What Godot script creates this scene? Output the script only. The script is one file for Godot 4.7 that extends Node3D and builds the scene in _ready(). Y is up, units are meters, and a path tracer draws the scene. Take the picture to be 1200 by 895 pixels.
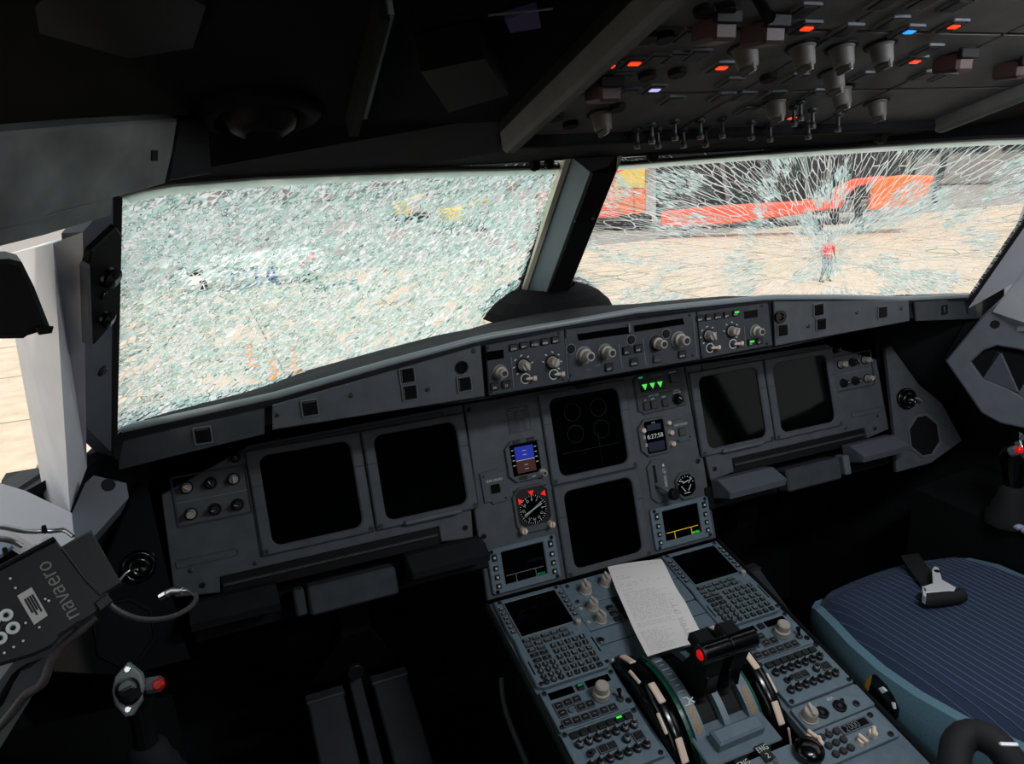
extends Node3D
# Airliner cockpit with both windscreens shattered, seen from beside the captain's seat.
# World: x right, y up, z aft (towards the camera); metres; cockpit floor at y = 0.

const FOCAL := 886.0
const EYE := Vector3(-0.686, 1.52933, 1.29746)
const RIGHT := Vector3(0.92055, -0.05193, 0.38716)
const UPWARD := Vector3(0.15231, 0.96040, -0.23332)
const AHEAD := Vector3(0.35971, -0.27375, -0.89200)

var F_mip := frame(Vector3(0, 1.0, 0), Vector3(0, 0.9613, -0.2756))
var F_ped := frame(Vector3(0, 0.7212, 0.0816), Vector3(0, 0.24153, -0.97039))
var F_fcu := frame(Vector3(0, 1.221, 0.192), Vector3(0, 0.9944, -0.1058))
var F_ovh := frame(Vector3(0, 1.5635, 0.468), Vector3(0, 0.2705, 0.9627))
var F_pane_l: Transform3D
var F_pane_r: Transform3D
var M := {}
var cn: Node3D
var cf: Transform3D
var co: Vector3
var cache := {}
var rng := RandomNumberGenerator.new()


func frame(o: Vector3, y: Vector3, x := Vector3(1, 0, 0)) -> Transform3D:
	var yy := y.normalized()
	var z := x.cross(yy).normalized()
	return Transform3D(Basis(yy.cross(z).normalized(), yy, z), o)


# ---------- measuring: a photograph pixel's ray met with a real plane of the cockpit ----------
func ray(px: float, py: float) -> Vector3:
	return (AHEAD + RIGHT * ((px - 600.0) / FOCAL) - UPWARD * ((py - 447.5) / FOCAL)).normalized()


func on(F: Transform3D, px: float, py: float, h := 0.0) -> Vector3:
	var inv := F.affine_inverse()
	var o := inv * EYE
	var d := inv.basis * ray(px, py)
	return o + d * ((h - o.z) / d.z)


func onplane(px: float, py: float, n: Vector3, o: Vector3) -> Vector3:
	var d := ray(px, py)
	return EYE + d * (n.dot(o - EYE) / n.dot(d))


# ---------- naming ----------
func tag(o: Node, label: String, category := "", group := "", kind := "") -> Node:
	if label: o.set_meta("label", label)
	if category: o.set_meta("category", category)
	if group: o.set_meta("group", group)
	if kind: o.set_meta("kind", kind)
	return o


var used := {}
func numbered(called: String) -> String:
	if not used.has(called):
		used[called] = 0
		return called
	used[called] += 1
	return "%s_%03d" % [called, used[called]]


func begin(called: String, label: String, category: String, F: Transform3D, at: Vector3, group := "", kind := "") -> Node3D:
	var o := Node3D.new()
	o.name = numbered(called)
	o.transform = F * Transform3D(Basis(), at)
	add_child(o)
	tag(o, label, category, group, kind)
	cn = o
	cf = F
	co = at
	return o


func structure(called: String, label: String, mesh: Mesh, m: Material, at := Vector3.ZERO) -> MeshInstance3D:
	var o := MeshInstance3D.new()
	o.name = called
	o.mesh = mesh
	o.material_override = m
	o.position = at
	add_child(o, true)
	tag(o, label, called.split("_")[0], "", "structure")
	return o


func put(parent: Node3D, called: String, mesh: Mesh, m: Material, pos := Vector3.ZERO, rz := 0.0, basis := Basis()) -> MeshInstance3D:
	var o := MeshInstance3D.new()
	o.name = called
	o.mesh = mesh
	if m: o.material_override = m
	o.transform = Transform3D(basis * Basis(Vector3(0, 0, 1), rz), pos)
	parent.add_child(o, true)
	return o


func P(px: float, py: float, h := 0.0) -> Vector3:   # a pixel on the current thing's plane, in the thing's own axes
	var v := on(cf, px, py, h)
	return v - co


func U(u: float, v: float, h := 0.0) -> Vector3:      # plane coordinates in the thing's own axes
	return Vector3(u, v, h) - co


func pxpoly(pts: Array, h := 0.0) -> PackedVector2Array:
	var out := PackedVector2Array()
	for p in pts:
		var v := P(p[0], p[1], h)
		out.append(Vector2(v.x, v.y))
	return out


# ---------- shapes ----------
func tri(st: SurfaceTool, a: Vector3, b: Vector3, c: Vector3, out: Vector3) -> void:
	var n := (b - a).cross(c - a)
	if n.dot(out) > 0:
		var s := b
		b = c
		c = s
		n = -n
	n = -n.normalized() if n.length() > 1e-14 else Vector3.UP
	for p in [a, b, c]:
		st.set_normal(n)
		st.add_vertex(p)


func quad(st: SurfaceTool, a: Vector3, b: Vector3, c: Vector3, d: Vector3, out: Vector3) -> void:
	tri(st, a, b, c, out)
	tri(st, a, c, d, out)


func tool() -> SurfaceTool:
	var st := SurfaceTool.new()
	st.begin(Mesh.PRIMITIVE_TRIANGLES)
	return st


func add_rbox(st: SurfaceTool, s: Vector3, b: float, at := Vector3.ZERO, basis := Basis()) -> void:
	var h := s / 2.0
	b = minf(b, minf(h.x, minf(h.y, h.z)) * 0.9)
	var v := func(sx, sy, sz, k) -> Vector3:
		var q := Vector3(sx * (h.x - (b if k != 0 else 0.0)), sy * (h.y - (b if k != 1 else 0.0)), sz * (h.z - (b if k != 2 else 0.0)))
		return at + basis * q
	for k in 3:
		for s1 in [-1, 1]:
			var c := []
			for q in [[-1, -1], [1, -1], [1, 1], [-1, 1]]:
				var g := [0, 0, 0]
				g[k] = s1
				g[(k + 1) % 3] = q[0]
				g[(k + 2) % 3] = q[1]
				c.append(v.call(g[0], g[1], g[2], k))
			var n := Vector3()
			n[k] = s1
			quad(st, c[0], c[1], c[2], c[3], basis * n)
	if b <= 1e-6: return
	for k in 3:      # edges along axis k
		var i := (k + 1) % 3
		var j := (k + 2) % 3
		for a in [-1, 1]:
			for c2 in [-1, 1]:
				var g0 := [0, 0, 0]
				g0[k] = -1
				g0[i] = a
				g0[j] = c2
				var g1 := g0.duplicate()
				g1[k] = 1
				var n := Vector3()
				n[i] = a
				n[j] = c2
				quad(st, v.call(g0[0], g0[1], g0[2], i), v.call(g1[0], g1[1], g1[2], i), v.call(g1[0], g1[1], g1[2], j), v.call(g0[0], g0[1], g0[2], j), basis * n)
	for sx in [-1, 1]:
		for sy in [-1, 1]:
			for sz in [-1, 1]:
				tri(st, v.call(sx, sy, sz, 0), v.call(sx, sy, sz, 1), v.call(sx, sy, sz, 2), basis * Vector3(sx, sy, sz))


func rbox(x: float, y: float, z: float, b := 0.001) -> ArrayMesh:
	var key := "rb%.4f_%.4f_%.4f_%.4f" % [x, y, z, b]
	if not cache.has(key):
		var st := tool()
		add_rbox(st, Vector3(x, y, z), b)
		cache[key] = st.commit()
	return cache[key]


func inset(poly: PackedVector2Array, b: float) -> PackedVector2Array:
	var n := poly.size()
	var area := 0.0
	for i in n: area += poly[i].cross(poly[(i + 1) % n])
	var sg := 1.0 if area > 0 else -1.0
	var out := PackedVector2Array()
	for i in n:
		var e0 := (poly[i] - poly[(i + n - 1) % n]).normalized()
		var e1 := (poly[(i + 1) % n] - poly[i]).normalized()
		var n0 := Vector2(-e0.y, e0.x) * sg
		var n1 := Vector2(-e1.y, e1.x) * sg
		var m := n0 + n1
		var k := 1.0 + n0.dot(n1)
		out.append(poly[i] + (m / maxf(k, 0.35)) * b)
	return out


func add_prism(st: SurfaceTool, poly: PackedVector2Array, z0: float, z1: float, b := 0.0, xf := Transform3D()) -> void:
	var top := inset(poly, b) if b > 0 else poly
	var n := poly.size()
	var area := 0.0
	for i in n: area += poly[i].cross(poly[(i + 1) % n])
	var sg := 1.0 if area > 0 else -1.0
	var sz := signf(z1 - z0)
	var up := xf.basis * Vector3(0, 0, sz)
	var zc := z1 - b * sz
	for i in n:
		var j := (i + 1) % n
		var e := (poly[j] - poly[i])
		var o := xf.basis * Vector3(e.y * sg, -e.x * sg, 0)
		quad(st, xf * Vector3(poly[i].x, poly[i].y, z0), xf * Vector3(poly[j].x, poly[j].y, z0), xf * Vector3(poly[j].x, poly[j].y, zc), xf * Vector3(poly[i].x, poly[i].y, zc), o)
		if b > 0:
			quad(st, xf * Vector3(poly[i].x, poly[i].y, zc), xf * Vector3(poly[j].x, poly[j].y, zc), xf * Vector3(top[j].x, top[j].y, z1), xf * Vector3(top[i].x, top[i].y, z1), o + up * o.length())
	var idx := Geometry2D.triangulate_polygon(top)
	for k in range(0, idx.size(), 3):
		tri(st, xf * Vector3(top[idx[k]].x, top[idx[k]].y, z1), xf * Vector3(top[idx[k + 1]].x, top[idx[k + 1]].y, z1), xf * Vector3(top[idx[k + 2]].x, top[idx[k + 2]].y, z1), up)
	idx = Geometry2D.triangulate_polygon(poly)
	for k in range(0, idx.size(), 3):
		tri(st, xf * Vector3(poly[idx[k]].x, poly[idx[k]].y, z0), xf * Vector3(poly[idx[k + 1]].x, poly[idx[k + 1]].y, z0), xf * Vector3(poly[idx[k + 2]].x, poly[idx[k + 2]].y, z0), -up)


func prism(poly: PackedVector2Array, z0: float, z1: float, b := 0.0) -> ArrayMesh:
	var st := tool()
	add_prism(st, poly, z0, z1, b)
	return st.commit()


func rrect(w: float, h: float, r: float, n := 4, c := Vector2.ZERO) -> PackedVector2Array:
	var out := PackedVector2Array()
	for q in [[1, 1, 0.0], [-1, 1, 90.0], [-1, -1, 180.0], [1, -1, 270.0]]:
		for i in n + 1:
			var a := deg_to_rad(q[2] + 90.0 * i / n)
			out.append(c + Vector2(q[0] * (w / 2 - r), q[1] * (h / 2 - r)) + Vector2(cos(a), sin(a)) * r)
	return out


func octagon(w: float, h: float, c: float) -> PackedVector2Array:
	return rrect(w, h, c, 1)


# a plate with one hole; both outlines have the same number of points
func frame_plate(outer: PackedVector2Array, inner: PackedVector2Array, z0: float, z1: float, b: float) -> ArrayMesh:
	var st := tool()
	var n := outer.size()
	var o2 := inset(outer, b)
	var i2 := inset(inner, -b)
	var c := Vector2()
	for p in inner: c += p / n
	for i in n:
		var j := (i + 1) % n
		var mo := (outer[i] + outer[j]) / 2 - c
		var out := Vector3(mo.x, mo.y, 0).normalized()
		quad(st, v3(outer[i], z0), v3(outer[j], z0), v3(outer[j], z1 - b), v3(outer[i], z1 - b), out)
		quad(st, v3(outer[i], z1 - b), v3(outer[j], z1 - b), v3(o2[j], z1), v3(o2[i], z1), out + Vector3(0, 0, 1))
		quad(st, v3(o2[i], z1), v3(o2[j], z1), v3(i2[j], z1), v3(i2[i], z1), Vector3(0, 0, 1))
		quad(st, v3(i2[i], z1), v3(i2[j], z1), v3(inner[j], z1 - b), v3(inner[i], z1 - b), Vector3(0, 0, 1) - out)
		quad(st, v3(inner[i], z1 - b), v3(inner[j], z1 - b), v3(inner[j], z0), v3(inner[i], z0), -out)
		quad(st, v3(outer[i], z0), v3(outer[j], z0), v3(inner[j], z0), v3(inner[i], z0), Vector3(0, 0, -1))
	return st.commit()


func v3(p: Vector2, z: float) -> Vector3:
	return Vector3(p.x, p.y, z)


# surface of revolution about z; profile of (radius, z); each band flat along the profile, smooth around
func add_lathe(st: SurfaceTool, prof: Array, seg := 20, xf := Transform3D(), smooth := false) -> void:
	var np := prof.size()
	for k in np - 1:
		var p: Vector2 = prof[k]
		var q: Vector2 = prof[k + 1]
		var t := (q - p).normalized()
		var nn0 := Vector2(t.y, -t.x)
		var nn1 := nn0
		if smooth:
			if k > 0: nn0 = (nn0 + Vector2((p - prof[k - 1]).normalized().y, -(p - prof[k - 1]).normalized().x)).normalized()
			if k < np - 2: nn1 = (nn1 + Vector2((prof[k + 2] - q).normalized().y, -(prof[k + 2] - q).normalized().x)).normalized()
		for i in seg:
			var a := TAU * i / seg
			var b := TAU * (i + 1) / seg
			var c0 := Vector2(cos(a), sin(a))
			var c1 := Vector2(cos(b), sin(b))
			var vs := [[Vector3(c0.x * p.x, c0.y * p.x, p.y), Vector3(c0.x * nn0.x, c0.y * nn0.x, nn0.y)], [Vector3(c1.x * p.x, c1.y * p.x, p.y), Vector3(c1.x * nn0.x, c1.y * nn0.x, nn0.y)], [Vector3(c1.x * q.x, c1.y * q.x, q.y), Vector3(c1.x * nn1.x, c1.y * nn1.x, nn1.y)], [Vector3(c0.x * q.x, c0.y * q.x, q.y), Vector3(c0.x * nn1.x, c0.y * nn1.x, nn1.y)]]
			for o in [[0, 2, 1], [0, 3, 2]]:
				for w in o:
					st.set_normal(xf.basis * vs[w][1])
					st.add_vertex(xf * vs[w][0])


func lathe(prof: Array, seg := 20, smooth := false) -> ArrayMesh:
	var key := "la%s%d" % [str(prof), seg]
	if not cache.has(key):
		var st := tool()
		add_lathe(st, prof, seg, Transform3D(), smooth)
		cache[key] = st.commit()
	return cache[key]


func disc_prof(r: float, z0: float, z1: float, b := 0.0008) -> Array:
	return [Vector2(0.00001, z0), Vector2(r, z0), Vector2(r, z1 - b), Vector2(r - b, z1), Vector2(0.00001, z1)]


func cyl(r: float, z0: float, z1: float, b := 0.0008, seg := 18) -> ArrayMesh:
	return lathe(disc_prof(r, z0, z1, b), seg)


func add_tube(st: SurfaceTool, pts: Array, r: float, seg := 8, wobble := 0.0) -> void:
	var rings := []
	var side := Vector3.UP
	for i in pts.size():
		var t: Vector3 = (pts[mini(i + 1, pts.size() - 1)] - pts[maxi(i - 1, 0)]).normalized()
		if absf(t.dot(side)) > 0.95: side = Vector3.RIGHT
		var a := t.cross(side).normalized()
		var b := t.cross(a).normalized()
		side = -b if b.dot(side) < 0 else b
		var rr := r * (1.0 + (wobble if i % 2 else -wobble))
		var ring := []
		for k in seg:
			var w := TAU * k / seg
			ring.append([pts[i] + (a * cos(w) + side * sin(w)) * rr, a * cos(w) + side * sin(w)])
		rings.append(ring)
	for i in rings.size() - 1:
		for k in seg:
			var l := (k + 1) % seg
			var q := [rings[i][k], rings[i][l], rings[i + 1][l], rings[i + 1][k]]
			var g: Vector3 = (q[1][0] - q[0][0]).cross(q[2][0] - q[0][0])
			var flip := g.dot(q[0][1]) > 0
			for o in ([[0, 2, 1], [0, 3, 2]] if flip else [[0, 1, 2], [0, 2, 3]]):
				for w in o:
					st.set_normal(q[w][1])
					st.add_vertex(q[w][0])
	for e in [0, rings.size() - 1]:
		for k in seg:
			tri(st, pts[e], rings[e][k][0], rings[e][(k + 1) % seg][0], pts[e] - pts[1 if e == 0 else e - 1])


func tube(pts: Array, r: float, seg := 8, wobble := 0.0) -> ArrayMesh:
	var st := tool()
	add_tube(st, pts, r, seg, wobble)
	return st.commit()


func curve(pts: Array, n: int) -> Array:
	var c := Curve3D.new()
	for i in pts.size():
		var t: Vector3 = (pts[mini(i + 1, pts.size() - 1)] - pts[maxi(i - 1, 0)]) / 6.0
		c.add_point(pts[i], -t, t)
	var out := []
	var l := c.get_baked_length()
	for i in n + 1: out.append(c.sample_baked(l * i / n, true))
	return out


# a closed solid between two polygons of 3D points (the second is the first moved by d)
func slab(pts: Array, d: Vector3) -> ArrayMesh:
	var st := tool()
	add_slab(st, pts, d)
	return st.commit()


func add_slab(st: SurfaceTool, pts: Array, d: Vector3) -> void:
	var n := pts.size()
	var c := Vector3()
	for p in pts: c += p / n
	var nrm := Vector3()
	for i in n: nrm += (pts[i] - c).cross(pts[(i + 1) % n] - c)
	nrm = nrm.normalized()
	var fx := frame(c, (pts[1] - pts[0]).normalized().cross(nrm), (pts[1] - pts[0]).normalized())
	var p2 := PackedVector2Array()
	for p in pts:
		var q: Vector3 = fx.affine_inverse() * p
		p2.append(Vector2(q.x, q.y))
	var idx := Geometry2D.triangulate_polygon(p2)
	for k in range(0, idx.size(), 3):
		tri(st, pts[idx[k]], pts[idx[k + 1]], pts[idx[k + 2]], -d)
		tri(st, pts[idx[k]] + d, pts[idx[k + 1]] + d, pts[idx[k + 2]] + d, d)
	var turn := 1.0 if nrm.dot(d) > 0 else -1.0
	for i in n:
		var j := (i + 1) % n
		quad(st, pts[i], pts[j], pts[j] + d, pts[i] + d, (pts[j] - pts[i]).cross(d) * turn if true else c)


# a solid through cross-sections (arrays of equal length, closed loops); flat shaded
func add_loft(st: SurfaceTool, rings: Array, caps := true) -> void:
	var n: int = rings[0].size()
	for r in rings.size() - 1:
		var c := Vector3()
		for p in rings[r]: c += p / (2.0 * n)
		for p in rings[r + 1]: c += p / (2.0 * n)
		for i in n:
			var j := (i + 1) % n
			var m: Vector3 = (rings[r][i] + rings[r][j] + rings[r + 1][i] + rings[r + 1][j]) / 4.0
			var nrm: Vector3 = (rings[r][j] - rings[r][i]).cross(rings[r + 1][i] - rings[r][i]) + (rings[r + 1][j] - rings[r + 1][i]).cross(rings[r + 1][j] - rings[r][j])
			if nrm.dot(m - c) < 0: nrm = -nrm
			quad(st, rings[r][i], rings[r][j], rings[r + 1][j], rings[r + 1][i], nrm)
	if caps:
		for e in [0, rings.size() - 1]:
			var c2 := Vector3()
			for p in rings[e]: c2 += p / n
			var o: Vector3 = rings[e][0] - rings[1 if e == 0 else e - 1][0]
			for i in n: tri(st, c2, rings[e][i], rings[e][(i + 1) % n], o)


func loft(rings: Array, caps := true) -> ArrayMesh:
	var st := tool()
	add_loft(st, rings, caps)
	return st.commit()


# smooth patch: grid[i][j] of points, with a thickness along d
func sheet(grid: Array, d: Vector3, uv := false) -> ArrayMesh:
	var st := tool()
	var a := grid.size()
	var b: int = grid[0].size()
	var nr := func(i: int, j: int) -> Vector3:
		var du: Vector3 = grid[mini(i + 1, a - 1)][j] - grid[maxi(i - 1, 0)][j]
		var dv: Vector3 = grid[i][mini(j + 1, b - 1)] - grid[i][maxi(j - 1, 0)]
		var n := du.cross(dv).normalized()
		return n if n.dot(d) < 0 else -n
	for i in a - 1:
		for j in b - 1:
			var ids := [[i, j], [i + 1, j], [i + 1, j + 1], [i, j + 1]]
			var g: Vector3 = (grid[i + 1][j] - grid[i][j]).cross(grid[i + 1][j + 1] - grid[i][j])
			var fl := g.dot(d) < 0
			for o in ([[0, 2, 1], [0, 3, 2]] if fl else [[0, 1, 2], [0, 2, 3]]):
				for w in o:
					var q = ids[w]
					st.set_uv(Vector2(float(q[1]) / (b - 1), float(q[0]) / (a - 1)))
					st.set_normal(nr.call(q[0], q[1]))
					st.add_vertex(grid[q[0]][q[1]])
			for o in ([[0, 1, 2], [0, 2, 3]] if fl else [[0, 2, 1], [0, 3, 2]]):
				for w in o:
					var q = ids[w]
					st.set_uv(Vector2(0.01, 0.01))
					st.set_normal(-nr.call(q[0], q[1]))
					st.add_vertex(grid[q[0]][q[1]] + d)
	st.set_uv(Vector2(0.01, 0.01))
	for i in a - 1:
		for j in [0, b - 1]:
			quad(st, grid[i][j], grid[i + 1][j], grid[i + 1][j] + d, grid[i][j] + d, grid[i][j] - grid[i][b / 2])
	for j in b - 1:
		for i in [0, a - 1]:
			quad(st, grid[i][j], grid[i][j + 1], grid[i][j + 1] + d, grid[i][j] + d, grid[i][j] - grid[a / 2][j])
	return st.commit()


var font: SystemFont
func text_mesh(s: String, h: float, bold := false) -> Mesh:
	var key := "tx%s_%.4f" % [s, h]
	if not cache.has(key):
		if font == null:
			font = SystemFont.new()
			font.font_names = PackedStringArray(["Droid Sans"])
		var t := TextMesh.new()
		t.text = s
		t.font = font
		t.font_size = 32
		t.pixel_size = h / 32.0 * 1.35
		t.depth = 0.0004
		t.curve_step = 4.0
		cache[key] = t
	return cache[key]


func lettering(parent: Node3D, s: String, h: float, pos: Vector3, m: Material = null, rz := 0.0) -> MeshInstance3D:
	return put(parent, "lettering", text_mesh(s, h), m if m else M.print, pos, rz)


func std(name: String, c: Color, rough := 0.6, metal := 0.0, spec := 0.5) -> StandardMaterial3D:
	var m := StandardMaterial3D.new()
	m.resource_name = name
	m.albedo_color = c
	m.roughness = rough
	m.metallic = metal
	m.metallic_specular = spec
	M[name] = m
	return m


func glow(name: String, c: Color, e: float) -> StandardMaterial3D:
	var m := std(name, c * 0.3, 0.4)
	m.emission_enabled = true
	m.emission = c
	m.emission_energy_multiplier = e * 0.5
	return m


func noise_tex(freq: float, lo: Color, hi: Color, size := 256, sd := 1, normal := false) -> NoiseTexture2D:
	var n := FastNoiseLite.new()
	n.noise_type = FastNoiseLite.TYPE_SIMPLEX_SMOOTH
	n.frequency = freq
	n.seed = sd
	n.fractal_octaves = 4
	var t := NoiseTexture2D.new()
	t.width = size
	t.height = size
	t.seamless = true
	t.noise = n
	if normal:
		t.as_normal_map = true
		t.bump_strength = 2.0
	else:
		var g := Gradient.new()
		g.set_color(0, lo)
		g.set_color(1, hi)
		t.color_ramp = g
	return t


func grainy(m: StandardMaterial3D, lo: float, hi: float, freq: float, scale: float, sd := 1) -> void:
	m.albedo_texture = noise_tex(freq, Color(lo, lo, lo), Color(hi, hi, hi), 256, sd)
	m.uv1_triplanar = true
	m.uv1_scale = Vector3.ONE * scale


func materials() -> void:
	grainy(std("panel", Color(0.335, 0.35, 0.365), 0.5, 0.0, 0.35), 0.86, 1.0, 0.03, 3.0, 2)
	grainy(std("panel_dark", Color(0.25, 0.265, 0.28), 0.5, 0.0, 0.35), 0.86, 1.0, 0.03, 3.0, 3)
	grainy(std("pedestal", Color(0.385, 0.445, 0.485), 0.5), 0.86, 1.0, 0.03, 4.0, 4)
	grainy(std("unit", Color(0.405, 0.468, 0.505), 0.45), 0.9, 1.0, 0.05, 5.0, 5)
	grainy(std("shell_dark", Color(0.15, 0.155, 0.17), 0.75, 0.0, 0.25), 0.75, 1.0, 0.02, 2.0, 6)
	grainy(std("ceiling_dark", Color(0.10, 0.105, 0.115), 0.9, 0.0, 0.15), 0.8, 1.0, 0.02, 2.0, 7)
	grainy(std("lining", Color(0.50, 0.53, 0.52), 0.6), 0.7, 1.0, 0.015, 4.0, 8)
	grainy(std("pillar_grey", Color(0.80, 0.80, 0.82), 0.55), 0.93, 1.0, 0.02, 3.0, 9)
	grainy(std("trim_grey", Color(0.36, 0.38, 0.41), 0.5), 0.9, 1.0, 0.03, 3.0, 10)
	std("rear_lining", Color(0.40, 0.47, 0.54), 0.8)
	std("post_grey", Color(0.46, 0.50, 0.53), 0.45)
	std("plate_blue", Color(0.60, 0.66, 0.74), 0.45)
	std("black", Color(0.06, 0.061, 0.065), 0.6, 0.0, 0.3)
	std("black_soft", Color(0.085, 0.087, 0.092), 0.8, 0.0, 0.2)
	std("rubber", Color(0.045, 0.045, 0.05), 0.85)
	std("gloss", Color(0.02, 0.02, 0.022), 0.18)
	std("key", Color(0.055, 0.06, 0.065), 0.5)
	std("print", Color(0.80, 0.82, 0.80), 0.6)
	std("print_dim", Color(0.42, 0.44, 0.44), 0.7)
	std("knob", Color(0.66, 0.62, 0.58), 0.5)
	std("knob_dark", Color(0.12, 0.12, 0.125), 0.45)
	std("knob_shade", Color(0.30, 0.285, 0.27), 0.6)
	std("legend", Color(0.62, 0.64, 0.63), 0.6)
	std("lip", Color(0.52, 0.55, 0.56), 0.35)
	std("tongue_metal", Color(0.92, 0.92, 0.92), 0.35, 0.3)
	grainy(std("overhead_grey", Color(0.37, 0.37, 0.365), 0.6), 0.86, 1.0, 0.03, 3.0, 12)
	std("cream", Color(0.90, 0.80, 0.72), 0.4)
	std("steel", Color(0.75, 0.75, 0.76), 0.3, 0.9)
	std("screw", Color(0.25, 0.26, 0.28), 0.4, 0.6)
	std("chrome", Color(0.9, 0.9, 0.9), 0.12, 1.0)
	std("red", Color(0.75, 0.05, 0.05), 0.35)
	std("red_dark", Color(0.38, 0.13, 0.13), 0.5)
	std("guard", Color(0.22, 0.135, 0.13), 0.6)
	std("brown_glass", Color(0.05, 0.035, 0.03), 0.15)
	std("screen", Color(0.006, 0.0075, 0.009), 0.06, 0.0, 0.22)
	std("screen_mark", Color(0.03, 0.035, 0.04), 0.3)
	std("display_slot", Color(0.012, 0.012, 0.014), 0.15, 0.0, 0.25)
	std("felt_green", Color(0.05, 0.30, 0.22), 0.25)
	std("gold", Color(0.62, 0.45, 0.15), 0.5)
	std("metal_warm", Color(0.90, 0.87, 0.78), 0.35, 0.2)
	std("carpet", Color(0.06, 0.06, 0.065), 0.95, 0.0, 0.1)
	glow("lit_red", Color(1.0, 0.20, 0.06), 2.2)
	glow("lit_blue", Color(0.12, 0.55, 1.0), 1.6)
	glow("lit_white", Color(0.75, 0.75, 1.0), 1.0)
	glow("lit_green", Color(0.25, 1.0, 0.25), 0.9)
	glow("lit_teal", Color(0.10, 0.75, 0.45), 0.35)
	glow("lit_sky", Color(0.02, 0.16, 0.75), 0.5)
	glow("lit_earth", Color(0.35, 0.10, 0.03), 0.25)
	glow("lit_yellow", Color(0.9, 0.75, 0.15), 0.6)
	glow("lit_flag", Color(1.0, 0.16, 0.10), 0.7)
	glow("lit_navy", Color(0.02, 0.06, 0.22), 0.25)
	glow("lit_pale", Color(0.85, 0.9, 0.9), 0.45)
	glow("lit_violet", Color(0.20, 0.14, 0.30), 0.12)
	glow("lit_button", Color(1.0, 0.06, 0.08), 0.5)
	var seat := std("seat_blue", Color(0.115, 0.17, 0.27), 0.9)
	seat.rim_enabled = true
	seat.rim = 0.4
	var side := std("seat_teal", Color(0.36, 0.50, 0.56), 0.9)
	grainy(side, 0.85, 1.0, 0.08, 8.0, 11)
	side.rim_enabled = true
	side.rim = 0.3
	std("thread", Color(0.40, 0.46, 0.55), 0.9)
	std("webbing", Color(0.035, 0.035, 0.04), 0.8)
	var g := std("clear_glass", Color(0.9, 0.97, 0.95, 0.02), 0.03, 0.0, 0.12)
	g.transparency = BaseMaterial3D.TRANSPARENCY_ALPHA
	var cr := std("crazed", Color(1, 1, 1), 0.7)
	cr.transparency = BaseMaterial3D.TRANSPARENCY_ALPHA
	cr.vertex_color_use_as_albedo = true
	cr.backlight_enabled = true
	cr.backlight = Color(1.33, 1.33, 1.33)
	cr.cull_mode = BaseMaterial3D.CULL_DISABLED
	var sl := std("seal", Color(0.95, 0.97, 0.94), 0.6)
	sl.backlight_enabled = true
	sl.backlight = Color(1.2, 1.25, 1.2)


func setup() -> void:
	var cam := Camera3D.new()
	cam.name = "camera"
	cam.transform = Transform3D(Basis(RIGHT, UPWARD, -AHEAD).orthonormalized(), EYE)
	cam.fov = rad_to_deg(2.0 * atan(447.5 / FOCAL))
	cam.near = 0.02
	cam.far = 600.0
	add_child(cam)
	cam.current = true
	var sky := ProceduralSkyMaterial.new()
	sky.sky_top_color = Color(0.80, 0.83, 0.84)
	sky.sky_horizon_color = Color(0.92, 0.93, 0.92)
	sky.ground_horizon_color = Color(0.62, 0.58, 0.54)
	sky.ground_bottom_color = Color(0.50, 0.46, 0.42)
	sky.sky_energy_multiplier = 0.9
	var s := Sky.new()
	s.sky_material = sky
	var e := Environment.new()
	e.background_mode = Environment.BG_SKY
	e.sky = s
	e.tonemap_mode = Environment.TONE_MAPPER_LINEAR
	e.tonemap_exposure = 2.0
	e.sdfgi_enabled = true
	e.ssao_enabled = true
	e.ssil_enabled = true
	var we := WorldEnvironment.new()
	we.name = "environment"
	we.environment = e
	add_child(we)
	var sun := DirectionalLight3D.new()
	sun.name = "sun"
	sun.light_energy = 0.55
	sun.light_color = Color(1.0, 0.95, 0.88)
	sun.light_angular_distance = 3.0
	sun.shadow_enabled = true
	sun.sky_mode = DirectionalLight3D.SKY_MODE_LIGHT_ONLY
	add_child(sun)
	sun.look_at_from_position(Vector3.ZERO, Vector3(0.12, -0.86, -0.50), Vector3.UP)
	# cockpit dome lights on the ceiling behind the crew seats
	# and the flood light in the overhead panel that lights the pedestal
	for q in LAMPS:
		var l := AreaLight3D.new()
		l.name = q[0] + "_light"
		l.area_size = q[3]
		l.light_energy = q[4]
		l.light_color = Color(0.95, 0.97, 1.0)
		l.set("area_range", 8.0)
		l.set("area_attenuation", 2.0)
		l.shadow_enabled = true
		add_child(l, true)
		l.look_at_from_position(q[1], q[2], Vector3(0, 0, -1))


const LAMPS := [["dome_lamp", Vector3(0.45, 1.93, 1.75), Vector3(0.40, 0.9, 1.0), Vector2(0.4, 0.2), 0.26], ["pedestal_flood", Vector3(0.22, 1.690, 0.985), Vector3(0.20, 0.6, 0.78), Vector2(0.5, 0.14), 0.60]]


func mirror(p: Vector3) -> Vector3:
	return Vector3(-p.x, p.y, p.z)


func wall_piece(called: String, label: String, pts: Array, d: Vector3, m: Material) -> MeshInstance3D:
	return structure(called, label, slab(pts, d), m)


const E0 := Vector3(-0.823, 1.209, 0.196)     # outer edge of the left windscreen, low and high
const E1 := Vector3(-0.749, 1.525, 0.419)


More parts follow.
